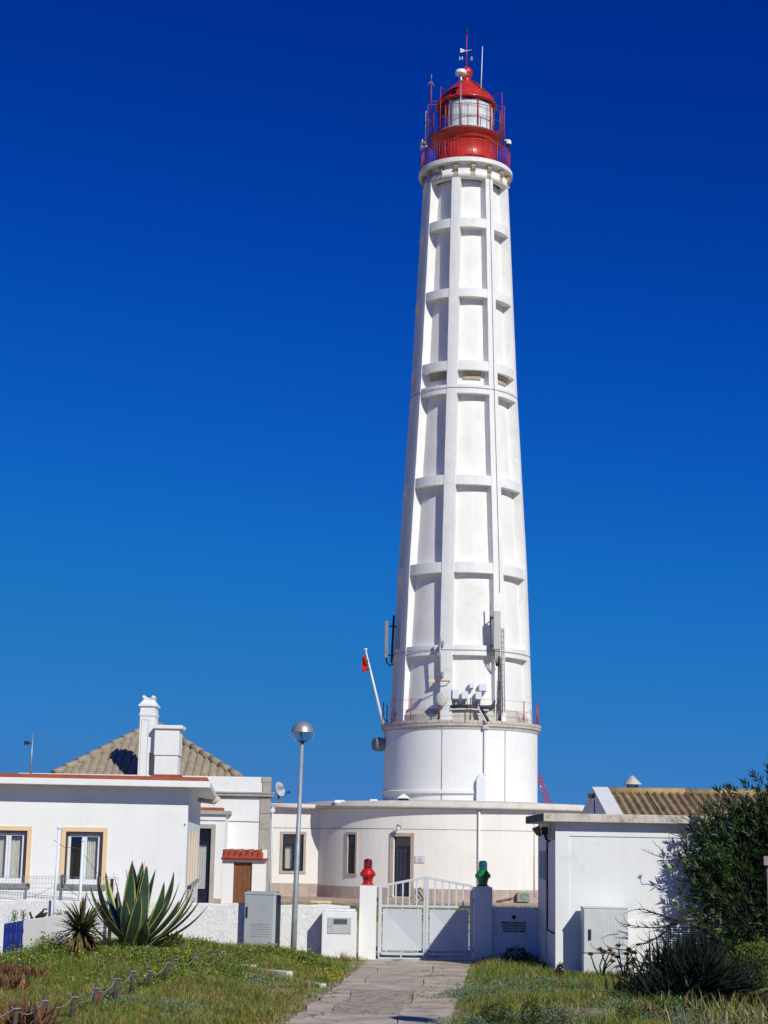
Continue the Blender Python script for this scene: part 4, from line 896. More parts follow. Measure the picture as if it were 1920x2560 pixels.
mb = MB(); mb.box(dl, dr-.13, YPo+.12, YPo+.125, .75, bz(510, 2112, YPo)); mb.build('pane', 'glass', fr); mb = MB(); mb.box(dl, dr-.13, YPo+.12, YPo+.125, bz(510, 2103, YPo), dz1-.06); mb.build('pane', 'glass', fr)
mb = MB(); nn = 16
mb.add([v for j in range(nn+1) for v in ((dl+(dr-.18-dl)*j/nn, YPo+.2+.02*math.sin(j*2), .8), (dl+(dr-.18-dl)*j/nn, YPo+.2+.02*math.sin(j*2), bz(510, 2112, YPo)))], [(2*j, 2*j+2, 2*j+3, 2*j+1) for j in range(nn)], smooth=True); mb.build('curtain', 'curtain', fr)
mb = MB(); mb.box(dl-.1, dr+.1, YPo+.5, YPo+.54, 0, dz1+.2); mb.build('unlit_room_backing', 'void', BK)  # near-black board in place of the unlit room behind the glazed door
z = bz(600, 2053)
for pa, pb in (((xp1, YB-.03, z), (xb1, YB-.03, z-.01)), ((xp0, YPo-.03, z), (xp1, YPo-.03, z))): mb = MB(); mb.tube([pa, pb], .012, 4); mb.build('wall_cable', 'galv', BK)
# walled wooden gate under a tiled cap
YK = 61.0; k0 = P(554, 2200, YK).x; k1 = P(664, 2200, YK).x; g0 = P(583, 2200, YK).x; g1 = P(629, 2200, YK).x; kz = P(610, 2150, YK).z
t = thing('tiled_wall_gate', 'brown plank door in a white wall under a red tiled cap', 'gate', ((k0+k1)/2, YK, 0))
mb = MB(); mb.box(k0, g0, YK, YK+.3, 0, kz); mb.box(g1, k1, YK, YK+.3, 0, kz); mb.box(g0, g1, YK+.02, YK+.3, kz-.08, kz); mb.box(P(655, 2125, YK).x, k1+.02, YK+.05, YK+.3, kz, P(660, 2124, YK).z); mb.build('wall', 'white', t, bevel=.01)
mb = MB(); mb.box(g0, g1, YK+.13, YK+.16, .05, kz-.08); mb.build('dark_gap_backing', 'darkwood', t)  # dark board added so the gaps between planks look shaded
npl = 4; pw = (g1-g0)/npl
for k in range(npl):
    mb = MB(); mb.box(g0+k*pw+.004, g0+(k+1)*pw-.004, YK+.08+.004*(k % 2), YK+.12, .05, kz-.08); mb.build('plank', 'brownwood', t)
mb = MB(); mb.box(k0-.03, k1+.05, YK-.16, YK+.36, kz, kz+.07); mb.build('cap_edge', 'tile', t)
nt_ = 7; tw = (P(658, 2140, YK).x-k0)/nt_
for k in range(nt_):
    mb = MB(); x = k0+(k+.5)*tw; 
    for (y0, y1, z0, z1, rr) in ((YK-.2, YK+.12, kz+.09, kz+.26+.02*math.sin(k*2), tw*.52),):
        N_ = 8; vs_ = []
        for (yy, zz_) in ((y0, z0), (y1, z1)):
            for j in range(N_+1):
                a = PI*j/N_; vs_.append((x-rr*math.cos(a), yy, zz_+.10*math.sin(a)-.02))
        mb.add(vs_, [(j, j+1, N_+2+j, N_+1+j) for j in range(N_)], smooth=True)
        mb.add([vs_[j] for j in range(N_+1)]+[(v[0], v[1], kz+.05) for v in vs_[:N_+1]], [(j, j+1, N_+2+j, N_+1+j) for j in range(N_)])
    mb.build('roof_tile', 'tile', t)
for k in range(4):
    mb = MB(); x = k0+k*(tw*nt_/4); mb.tube([(x, YK+.14, kz+.27), (x+tw*nt_/4+.02, YK+.14, kz+.3)], [.075, .085], 8); mb.build('ridge_tile', 'tile', t)
mb = MB(); mb.box(k0, k1, YK+.1, YK+.34, kz+.07, kz+.22); mb.build('cap_core', 'tile', t)

# ------------------------------------------------------------------ left cottage
A = P(467, 2110, 43.0); A.z = 0
d2 = Vector((-.0774, 1, 0)).normalized(); d1 = Vector((-1, -.10, 0)).normalized(); nf = Vector((.10, -1, 0)).normalized(); ns = Vector((1, .0774, 0)).normalized()
CT = thing('cottage', 'flat roofed white cottage with apricot framed windows and red roof edge', 'house', A)
zso = PL(523, 1969, A+nf*.55, nf).z; Lf = 10.5; Ls = 12.5
def fz(px, py): return PL(px, py, A, nf).z
def fu(px, py): return (PL(px, py, A, nf)-A).dot(d1)
wz0, wz1 = fz(200, 2218), fz(205, 2068)
W2 = (fu(267, 2140), fu(151, 2140)); wW = W2[1]-W2[0]; W1 = (fu(77, 2140), fu(77, 2140)+wW)
mb = MB()
def cmap(uu, z, d): q = A+d1*uu+nf*d; return (q.x, q.y, z)
grid_wall(mb, cmap, [0, Lf], [0, zso+.02], [(W2[0]+.11, W2[1]-.11, wz0+.08, wz1-.11), (W1[0]+.11, W1[1]-.11, wz0+.08, wz1-.11)], .3); mb.build('front_wall', 'white', CT)
# side wall with four narrow windows
su = [2.3, 4.6, 7.0, 9.6]; sw_ = .72; zs0 = P(480, 2216, 47).z; zs1 = P(480, 2080, 47).z
mb = MB()
def smap(uu, z, d): q = A+d2*uu+ns*d; return (q.x, q.y, z)
grid_wall(mb, smap, [0, Ls], [0, zso+.02], [(s-sw_/2+.12, s+sw_/2-.12, zs0+.1, zs1-.12) for s in su], .25)
B_ = A+d2*Ls; Cc = A+d1*Lf; D_ = Cc+d2*Ls
for a_, b_ in ((B_, D_), (D_, Cc)): mb.add([(a_.x, a_.y, 0), (b_.x, b_.y, 0), (b_.x, b_.y, zso), (a_.x, a_.y, zso)], [(0, 1, 2, 3)])
mb.build('side_wall', 'white', CT)
for wv in (W2, W1):
    cu_ = (wv[0]+wv[1])/2; O = A+d1*cu_
    opening(CT, O, -d1, nf, wW, wz0, wz1, .11, sm='apricot', fm='pvc', transom=0, leaves=2, curtain=(1,) if wv is W2 else True, proud=.025, sillm='sill', rec=.10, sash=.06)
    mb = MB(); iw = wW/2-.11
    for (a, b, c, d_) in ((-iw-.002, -iw+.045, wz0+.066, wz1-.11), (iw-.045, iw+.002, wz0+.066, wz1-.11), (-iw+.045, iw-.045, wz1-.155, wz1-.11)): mb.obox(O, -d1, nf, a, b, -.09, .005, c, d_)
    mb.build('inner_frame', 'darkwood', CT)
for s in su:
    O = A+d2*s
    opening(CT, O, d2, ns, sw_, zs0, zs1, .12, sm='apricot', fm='pvc', transom=0, leaves=1, curtain=True, proud=.014, sillm='sill', rec=.1)
# roof slab
def foot(o1, o2): return [A+nf*o1+ns*o2, A+d2*Ls+ns*o2+d2*o1, D_-ns*o2*1.0+d2*o1-ns*0, Cc+nf*o1-ns*o2]
def slab(mb, o1, o2, z0, z1): mb.prism([(v.x, v.y) for v in foot(o1, o2)][::1], z0, z1)
mb = MB(); slab(mb, .55, .52, zso, zso+.15); mb.build('roof_slab', 'white', CT, bevel=.008)
mb = MB(); slab(mb, .45, .44, zso+.15, zso+.25); mb.build('roof_edge', 'terra', CT)
q = A+d2*3.4+ns*.1; mb = MB(); mb.tube([A+d2*9+ns*.0+Vector((0, 0, zso-.08)), A+d2*8.8+ns*.5+Vector((0, 0, zso-.14)), A+d2*8.7+ns*.62+Vector((0, 0, zso-.02))], .07, 8); mb.build('drain_spout', 'ledge', CT)
q = PL(466, 2062, A, nf); mb = MB(); mb.box(q.x-.05, q.x-.02, q.y-.02, q.y, q.z-.02, q.z+.03); mb.build('wall_hook', 'sill', CT)
# chimneys
def zc(px, py, Y): return P(px, py, Y).z
Yc = YB-.04; x0, x1 = P(345, 1900, Yc).x, P(383, 1900, Yc).x; xm = P(372, 1900, Yc).x; r0 = zc1-.2
t = thing('chimney', 'tall slender white chimney with stepped moulded cap in front of the hipped tile roof', 'chimney', ((x0+x1)/2, Yc, r0))
zt = zc(365, 1790, Yc); zg = zc(378, 1882, Yc); k_ = 1.35; dpt = .95
mb = MB(); mb.box(x0, xm, Yc, Yc+dpt, r0, zg); mb.box(x0, x1, Yc, Yc+dpt, zg, zt); mb.box(xm, x1, Yc+.45, Yc+dpt, r0, zg); mb.build('shaft', 'white', t, bevel=.012)
mb = MB(); zz = [zc(365, y, Yc) for y in (1790, 1786, 1783, 1770, 1766, 1763)]
mb.box(x0-.03, x1+.03, Yc-.03, Yc+dpt+.03, zz[0], zz[2]); mb.box(x0, x1, Yc, Yc+dpt, zz[2], zz[4]); mb.box(x0-.07, x1+.07, Yc-.07, Yc+dpt+.07, zz[4], zz[5]+.04)
za, zb_, zc_ = zz[5]+.04, zc(365, 1748, Yc), zc(365, 1744, Yc)
mb.hexa([(x0-.04, Yc-.04, za), (x1+.04, Yc-.04, za), (x1+.04, Yc+dpt+.04, za), (x0-.04, Yc+dpt+.04, za), (x0+.11, Yc+.1, zb_), (x1-.11, Yc+.1, zb_), (x1-.11, Yc+dpt-.1, zb_), (x0+.11, Yc+dpt-.1, zb_)]); mb.box(x0+.09, x1-.09, Yc+.08, Yc+dpt-.08, zb_, zc_); mb.build('cap', 'rough', t, bevel=.012)
for xx in (x0+.12, x1-.12): mb = MB(); mb.tube([(xx, Yc+.05, zc_+.04), (xx, Yc+dpt-.05, zc_+.04)], .06, 8); mb.build('cap_tile', 'white', t)
mb = MB()
for (a, b, c, d_) in ((x0+.07, x0+.086, r0+.3, zt-.14), (xm-.086, xm-.07, r0+.3, zt-.14), (x0+.086, xm-.086, zt-.156, zt-.14)): mb.box(a, b, Yc-.012, Yc, c, d_)
mb.build('shaft_moulding', 'ledge', t)
Yc = YB-.36; x0, x1 = P(386, 1850, Yc).x, P(448, 1850, Yc).x
t = thing('chimney', 'short broad white chimney with flat cap and peeling paint', 'chimney', ((x0+x1)/2, Yc, r0))
z0, z1, z2, z3 = zc(420, 1938, Yc), zc(420, 1888, Yc), zc(420, 1822, Yc), zc(420, 1813, Yc)
mb = MB(); mb.box(x0+.03, x1-.04, Yc+.05, Yc+1.1, zc1, z1); mb.box(x0, x1, Yc, Yc+1.1, z1, z2); mb.build('shaft', 'white', t, bevel=.012)
mb = MB(); mb.box(x0-.04, x1+.12, Yc-.1, Yc+1.2, z2, z3); mb.build('cap', 'white', t, bevel=.02)
v0 = P(384, 1943, 45); v1 = P(448, 1943, 45); mb = MB(); mb.box(v0.x, v1.x, 45, 45.8, zso+.25, P(410, 1936, 45).z); mb.build('raised_roof_edge', 'terra', CT)
# pole behind the cottage
q0 = P(77, 1935, 52); q1 = P(82, 1832, 52); t = thing('aerial_pole', 'thin pole with small aerial standing on the cottage roof at far left', 'antenna', q0)
mb = MB(); mb.tube([(q0.x, 52, zso+.2), q1], [.03, .02], 6); mb.build('pole', 'galv', t)
q = P(70, 1858, 52); mb = MB(); mb.tube([q+Vector((-.12, 0, 0)), q+Vector((.12, 0, 0))], .014, 4); mb.box(q.x-.1, q.x+.02, 51.95, 52.05, q.z-.04, q.z+.06)
for dx in (-.1, -.02, .05): mb.tube([q+Vector((dx, -.02, -.07)), q+Vector((dx, -.02, .08))], .01, 4)
mb.build('aerial', 'dark', t)

# ------------------------------------------------------------------ corrugated gabled building on the right
XG = P(1484, 1967, 51.0).x; Yap = 51.0; zap = P(1484, 1967, Yap).z
sl_ = .265; Yf = 44.8; Yk = 57.2
GB = thing('corrugated_building', 'gabled outbuilding with lichened corrugated roof behind the right hand shed', 'outbuilding', (XG, Yap, 0))
mb = MB(); zf_ = zap-.15-sl_*(Yap-Yf)
mb.add([(XG, Yf, 0), (XG, Yk, 0), (XG, Yk, zf_), (XG, Yap, zap-.12), (XG, Yf, zf_)], [(0, 1, 2, 3, 4)]); mb.box(XG, XG+22, Yf, Yf+.2, 0, zf_-.05); mb.box(XG, XG+22, Yk-.2, Yk, 0, zf_-.05); mb.build('wall', 'white', GB)
for s, y in ((-1, Yf-.1), (1, Yk+.1)):                         # raised verge
    mb = MB(); zl = zap-sl_*abs(y-Yap); w = .42
    mb.hexa([(XG-.04, Yap, zap-.25), (XG+w, Yap, zap-.25), (XG+w, y, zl-.25), (XG-.04, y, zl-.25), (XG-.04, Yap, zap), (XG+w, Yap, zap), (XG+w, y, zl), (XG-.04, y, zl)]); mb.build('verge', 'white', GB)
cwd = 18.6/F*52; per = 5; nsh = 17
for side in (-1, 1):
    sheet = None
    for k in range(nsh):
        xs0 = XG+.42+k*cwd*per
        if sheet is None:
            mb = MB(); npp = per*8; vs_ = []; rowsY = [0, 3.3, 6.5]
            for r in range(2):
                d0, d1_ = rowsY[r]-(.12 if r else 0), rowsY[r+1]
                base = len(vs_)
                for i in range(npp+1):
                    x = xs0+cwd*per*i/npp*1.01; h = .055*math.cos(2*PI*i/8)
                    for d_, up in ((d0, .0 if r else .03), (d1_, .02 if r == 0 else 0)): vs_.append((x, Yap+side*d_, zap-.16-sl_*d_+h+up-(.0 if r == 0 else .0)))
            fs = []
            for r in range(2):
                b_ = r*(npp+1)*2
                for i in range(npp): fs.append((b_+2*i, b_+2*i+2, b_+2*i+3, b_+2*i+1))
            mb.add(vs_, fs, smooth=True); sheet = mb.build('roof_sheet', 'lichen', GB); 
        else: inst(sheet, GB, loc=(cwd*per*k, 0, .012*(k % 2)))
mb = MB()
for k in range(8): mb.tube([(XG+.4+k*2.2, Yap-.02, zap-.13), (XG+.4+(k+1)*2.2+.06, Yap-.02, zap-.12)], [.125, .13], 10)
mb.build('ridge_cap', 'lichenr', GB)
q = P(1476, 1990, 50.5); mb = MB(); mb.box(XG-.22, XG-.02, q.y-.08, q.y+.08, q.z-.06, q.z+.07); mb.tube([(XG-.02, q.y+.2, q.z-.1), (XG-.02, q.y+.2, 2.6)], .015, 4); mb.build('wall_camera', 'dark', label='small dark camera on the shaded gable of the corrugated building', cat='camera')
q = P(1581, 1970, Yap+.2); t = thing('roof_ventilator', 'pale conical metal ventilator on the ridge of the corrugated roof', 'ventilator', q)
rr = 23/F*depth(q); mb = MB(); mb.lathe([(rr, .10), (rr*.98, .12), (.03, .36), (0, .37)], 28, q); mb.lathe([(rr, .10), (.1, .16)], 28, q); mb.build('cowl', 'ledge', t)
mb = MB(); mb.lathe([(rr*.5, -.2), (rr*.5, .02)], 20, q); mb.build('collar', 'galv', t)
for k in range(12): a = 2*PI*k/12; mb = MB(); mb.tube([(q.x+rr*.55*math.cos(a), q.y+rr*.55*math.sin(a), q.z), (q.x+rr*.6*math.cos(a), q.y+rr*.6*math.sin(a), q.z+.15)], .014, 4); mb.build('strut', 'galv', t)

# ------------------------------------------------------------------ shed in front of it
YS = 36.9; xs = P(1388.5, 2230, YS).x; YSb = 40.88; xe = xs+7.5
zr0 = P(1420, 2054.5, YS-.25).z; zr1 = P(1420, 2033.5, YS-.25).z
SH = thing('shed', 'flat roofed white shed with weathered concrete roof edge right of the gate', 'shed', (xs+3, YS+2, 0))
# louvred vent opening low on the front; recessed panel
pz1 = P(1500, 2091, YS).z; px0 = P(1423, 2200, YS).x; pz0 = P(1425, 2336, YS).z
vx0, vx1 = P(1671, 2370, YS).x, P(1822, 2370, YS).x; vz0, vz1 = P(1740, 2406, YS).z, P(1700, 2318, YS).z
mb = MB(); xin = xe-.5
def shm(uu, z, d): return (uu, YS-d, z)
grid_wall(mb, shm, [xs, xe], [-.1, zr0], [(px0, xin, max(pz0, vz1+.12), pz1), (vx0, vx1, vz0, vz1)], .022)
zlo = max(pz0, vz1+.12)
mb.add([(px0, YS+.022, zlo), (xin, YS+.022, zlo), (xin, YS+.022, pz1), (px0, YS+.022, pz1)], [(0, 1, 2, 3)])
mb.add([(xs, YS, -.1), (xs, YSb, -.1), (xs, YSb, zr0), (xs, YS, zr0)], [(0, 1, 2, 3)]); mb.add([(xe, YS, -.1), (xe, YSb, -.1), (xe, YSb, zr0), (xe, YS, zr0)], [(0, 1, 2, 3)]); mb.add([(xs, YSb, -.1), (xe, YSb, -.1), (xe, YSb, zr0), (xs, YSb, zr0)], [(0, 1, 2, 3)])
mb.build('wall', 'shedwhite', SH)
mb = MB(); mb.box(vx0, vx1, YS+.1, YS+.12, vz0, vz1); mb.build('vent_back', 'void', SH)
nsl = 15
mb = MB(); h = (vz1-vz0)/nsl; z = vz0; mb.hexa([(vx0, YS-.02, z), (vx1, YS-.02, z), (vx1, YS+.0, z), (vx0, YS+.0, z), (vx0, YS+.035, z+h*.72), (vx1, YS+.035, z+h*.72), (vx1, YS+.05, z+h*.72), (vx0, YS+.05, z+h*.72)]); s0 = mb.build('louvre_slat', 'shedwhite', SH)
for k in range(1, nsl): inst(s0, SH, loc=(0, 0, h*k))
mb = MB(); mb.box(P(1359, 2043, YS-.25).x, xe+.3, YS-.25, YSb+.2, zr0, zr1); mb.build('roof_slab', 'concrete_edge', SH, bevel=.012)
mb = MB(); xx = P(1359, 2043, YS-.25).x; mb.box(xx-.006, xx+.0, YS-.24, YSb+.19, zr0+.01, zr1-.004); mb.build('slab_side_sheet', 'blackedge', SH)  # thin near-black sheet over the whole left face of the slab
# side: louvred door, conduit
yA, yB_ = YS+2.05, YS+3.7
def syz(px, py): q = PL(px, py, (xs, 0, 0), (1, 0, 0)); return q.y, q.z
yA = syz(1368, 2200)[0]; yB_ = syz(1352, 2200)[0]; zt = syz(1360, 2116)[1]; zb = syz(1360, 2272)[1]
mb = MB(); mb.box(xs-.03, xs-.002, yA, yB_, .2, zt+.06); dr_ = mb.build('side_door', 'cab2', SH)
ym = (yA+yB_)/2; zl0 = syz(1360, 2198)[1]; nl = 18
for s in (0, 1):
    ya, yc = (yA+.08, ym-.05) if s == 0 else (ym+.05, yB_-.08)
    mb = MB(); mb.box(xs-.034, xs-.0305, ya, yc, zl0, zt-.1); mb.build('louvre_back', 'dark', dr_)
    h = (zt-.1-zl0)/nl
    for k in range(nl):
        z = zl0+k*h; mb = MB(); mb.hexa([(xs-.06, ya, z), (xs-.036, ya, z+h*.5), (xs-.036, yc, z+h*.5), (xs-.06, yc, z), (xs-.055, ya, z+.012), (xs-.036, ya, z+h*.5+.012), (xs-.036, yc, z+h*.5+.012), (xs-.055, yc, z+.012)]); mb.build('louvre_slat', 'cab2', dr_)
yq, zq_ = syz(1372, 2090)
mb = MB(); yk = syz(1370, 2200)[0]-.02; mb.tube([(xs-.02, yk, zt+.1), (xs-.02, yk, syz(1370, 2325)[1]), (xs-.02, YS+.12, syz(1384, 2332)[1])], .018, 5); mb.build('conduit', 'dark', SH)
mb = MB(); mb.box(xs-.03, xs-.002, YS+.1, YS+1.7, zr0-.38, zr0-.0); mb.build('beam_pad', 'ledge', SH)
q = PL(1368, 2067, (xs-.25, 0, 0), (1, 0, 0)); q = Vector((xs-.2, YS+.75, zr0-.22)); t = thing('shed_floodlight', 'black floodlight on the shaded side of the shed under its roof', 'floodlight', q)
mb = MB(); mb.box(q.x-.02, q.x+.12, q.y-.06, q.y+.1, q.z-.05, q.z+.12); mb.tube([q+Vector((.05, 0, -.03)), q+Vector((.08, 0, -.14)), q+Vector((.15, 0, -.2))], .03, 5); mb.build('head', 'dark', t)
mb = MB(); mb.tube([q+Vector((.14, 0, -.13))+Vector((0, .0, 0))+Vector((.06*math.cos(a), 0, .06*math.sin(a))) for a in np.linspace(0, 6, 12)], .008, 4); mb.build('cable', 'dark', t)
q = Vector((P(1346, 2075, YS+2.6).x, YS+2.6, P(1346, 2075, YS+2.6).z)); t = thing('wall_lamp', 'brownish wedge shaped lamp hanging under the rear corner of the shed roof', 'lamp', q)
mb = MB(); mb.hexa([(q.x-.03, q.y-.1, q.z-.12), (q.x+.06, q.y-.1, q.z-.14), (q.x+.06, q.y+.15, q.z-.14), (q.x-.03, q.y+.15, q.z-.12), (q.x-.14, q.y-.1, q.z+.03), (q.x+.02, q.y-.1, q.z+.1), (q.x+.02, q.y+.15, q.z+.1), (q.x-.14, q.y+.15, q.z+.03)]); mb.build('hood', 'rust', t)
mb = MB(); mb.tube([q, q+Vector((.25, 0, .05))], .03, 5); mb.build('bracket', 'sill', t)

# ------------------------------------------------------------------ boundary: walls, pillars, gate
def wx(px, py=2300, Y=YG): return P(px, py, Y).x
YWl = 41.15
zt = P(700, 2261, YWl).z; xa, xb = wx(455, 2260, YWl), wx(889, 2260, YWl)
mb = MB(); nseg = 60; top = []
x_ = np.linspace(xa-5.2, xb, nseg); mb2 = []
def bumpy(x): return zt+.012*math.sin(x*3.7)+.008*math.sin(x*9.1)
vs_ = []
for x in x_: vs_ += [(x, YWl, -.1), (x, YWl-.006*math.sin(x*5), bumpy(x)-.02), (x, YWl+.02, bumpy(x)), (x, YWl+.2, bumpy(x)), (x, YWl+.22, -.1)]
mb.add(vs_, [(5*i+j, 5*i+5+j, 5*i+6+j, 5*i+1+j) for i in range(nseg-1) for j in range(4)], smooth=False); mb.add(vs_[-5:], [(0, 1, 2, 3, 4)])
mb.build('garden_wall', 'rough', label='rough plastered white boundary wall left of the gate', cat='wall')
# pillars
zpi = P(919, 2214, YG).z
xl0, xl1 = wx(897.5), wx(940.5); xr0, xr1 = wx(1185), wx(1230.5)
mb = MB(); mb.box(xl0, xl1, YG-.02, YG+.40, -.1, zpi); mb.build('gate_pillar', 'white', bevel=.012, label='white gate pillar carrying the red beacon', cat='pillar', group='white gate pillars')
zpr = P(1208, 2218, YG).z
mb = MB(); mb.box(xr0, xr1, YG-.02, YG+.40, -.1, zpr); mb.build('gate_pillar', 'white', bevel=.012, label='white gate pillar carrying the green beacon', cat='pillar', group='white gate pillars')
# wall with inscription
zsg = P(1285, 2269, YG+.1).z; xs1 = P(1346, 2340, YG+.1).x
mb = MB(); mb.box(xr1-.01, xs1+.4, YG+.1, YG+.35, -.1, zsg); mb.build('sign_wall', 'shedwhite', bevel=.01, label='low white wall carrying the inscription between gate and shed', cat='wall')
q = P(1283, 2320, YG+.1); s_ = F/depth(q); Yp = YG+.098
x0, x1 = P(1250, 2310, Yp).x, P(1320, 2310, Yp).x; z1, z0 = P(1284, 2284, Yp).z, P(1284, 2335, Yp).z; xc = (x0+x1)/2
t = thing('inscription_plaque', 'white plaque with emblem and four lines of black lettering', 'plaque', (xc, Yp, z0))
mb = MB(); mb.box(x0, x1, Yp-.012, Yp, z0, z1); mb.build('board', 'shedwhite', t)
for tx, ty in ((1252, 2286), (1318, 2287), (1252, 2332), (1318, 2333), (1283.5, 2278.5)):
    v = P(tx, ty, Yp); mb = MB(); mb.tube([(v.x, Yp-.03, v.z), (v.x, Yp, v.z)], .009, 8); mb.build('bolt', 'dark', t)
v = P(1285, 2292, Yp-.015); mb = MB(); mb.lathe([(0, 0), (.045, 0)], 16, (0, 0, 0))
mb = MB(); disk(mb, Vector((v.x, Yp-.013, v.z)), X3, Vector((0, 0, 1)), NY, [(.042, 0), (.042, .008), (.0, .008)], 16); mb.hexa([(v.x-.075, Yp-.02, v.z-.002), (v.x+.075, Yp-.02, v.z-.002), (v.x+.075, Yp-.013, v.z-.002), (v.x-.075, Yp-.013, v.z-.002), (v.x-.04, Yp-.02, v.z+.016), (v.x+.04, Yp-.02, v.z+.016), (v.x+.04, Yp-.013, v.z+.016), (v.x-.04, Yp-.013, v.z+.016)])
mb.tube([(v.x-.03, Yp-.018, v.z-.045), (v.x, Yp-.018, v.z-.05), (v.x+.03, Yp-.018, v.z-.045)], .008, 4); mb.build('emblem', 'ink', t)
for i, (tx, ty, wpx) in enumerate((('MINISTÉRIO DA DEFESA NACIONAL', 2308, 63), ('AUTORIDADE MARÍTIMA NACIONAL', 2315, 63), ('CAPITANIA DO PORTO DE FARO', 2322, 59), ('FAROL CABO DE SANTA MARIA', 2329, 56))):
    v = P(1285, ty+1.2, Yp); me_ = textmesh(tx, .062, .003, .03); me_.materials.clear(); me_.materials.append(M['ink'])
    wdt = max(vv.co.x for vv in me_.vertices)-min(vv.co.x for vv in me_.vertices)
    o = bpy.data.objects.new('inscription', me_); col.objects.link(o); o.parent = t; o.location = Vector((v.x, Yp-.0155, v.z))-ORIG[t.name]; o.rotation_euler = (PI/2, 0, 0); o.scale.x = wpx/s_/wdt
# meter pillar
zm = P(847, 2279, YG-.25).z; m0, m1 = P(804, 2330, YG-.25).x, P(891, 2330, YG-.25).x; Ym = YG-.25
t = thing('meter_pillar', 'low white masonry meter pillar with grey door left of the gate', 'meter pillar', ((m0+m1)/2, Ym, 0))
mb = MB(); mb.box(m0, m1, Ym, Ym+.5, -.1, zm); mb.build('body', 'white', t, bevel=.02)
mb = MB(); mb.box(m0+.05, m1-.03, Ym+.12, Ym+.5, zm, zm+.055); mb.build('cap', 'rough', t, bevel=.02)
d0, d1x = P(819.5, 2313, Ym).x, P(878, 2313, Ym).x; dz1, dz0 = P(848, 2293.5, Ym).z, P(848, 2334, Ym).z
mb = MB(); mb.box(d0, d1x, Ym-.02, Ym+.01, dz0, dz1); dd_ = mb.build('meter_door', 'cab', t, bevel=.004)
mb = MB(); mb.box(P(834, 2303, Ym).x, P(868, 2303, Ym).x, Ym-.026, Ym-.021, P(848, 2310.5, Ym).z, P(848, 2297.5, Ym).z); mb.build('meter_window', 'shadeglass', dd_)
mb = MB(); lx = P(830, 2303, Ym).x; mb.box(lx-.004, lx+.002, Ym-.0235, Ym-.0205, dz0+.02, dz1-.02); mb.tube([(P(824, 2316, Ym).x, Ym-.03, P(824, 2316, Ym).z), (P(824, 2316, Ym).x, Ym-.02, P(824, 2316, Ym).z)], .012, 8); mb.build('hinge_line', 'sill', dd_)
# beacons
def beacon(px, pyb, m, gm_, label):
    q = P(px, pyb, YG+.19); c = (q.x, YG+.19, q.z); t = thing('beacon', label, 'beacon', c, 'navigation beacons on the gate pillars')
    mb = MB(); mb.lathe([(0, 0), (.135, 0), (.135, .03), (.112, .035), (.108, .06), (.118, .13), (.142, .19), (.155, .225), (.168, .23), (.168, .26), (.158, .265), (.152, .30), (.135, .33), (.11, .35), (.11, .375), (0, .375)], 28, c); mb.build('housing', m, t)
    mb = MB(); mb.lathe([(.10, .375), (.105, .46), (.10, .54), (.085, .575), (.05, .592), (0, .597)], 24, c); gl_ = mb.build('lens', gm_, t)
    mb = MB(); mb.lathe([(.05, .38), (.055, .45), (.05, .52), (0, .54)], 12, c); mb.build('lamp_core', m, t)
    for k in range(6):
        a = 2*PI*k/6+.5; mb = MB(); ux = Vector((math.sin(a), -math.cos(a), 0)); b = Vector(c)+ux*.158
        mb.tube([b+Vector((0, 0, .2)), b+Vector((0, 0, .285))], .022, 6); mb.build('lug', m, t)
    mb = MB(); b = Vector(c); mb.tube([b+Vector((.02, -.15, .17)), b+Vector((.02, -.19, .23))], .03, 6); mb.box(b.x-.14, b.x+.14, b.y-.13, b.y+.13, b.z, b.z+.02); mb.build('base_plate', m, t)
beacon(919, 2212, 'redpaint', 'redglass', 'red cast beacon with dark red lens on the left gate pillar')
beacon(1207, 2216.5, 'greenpaint', 'greenglass', 'green cast beacon with teal lens on the right gate pillar')
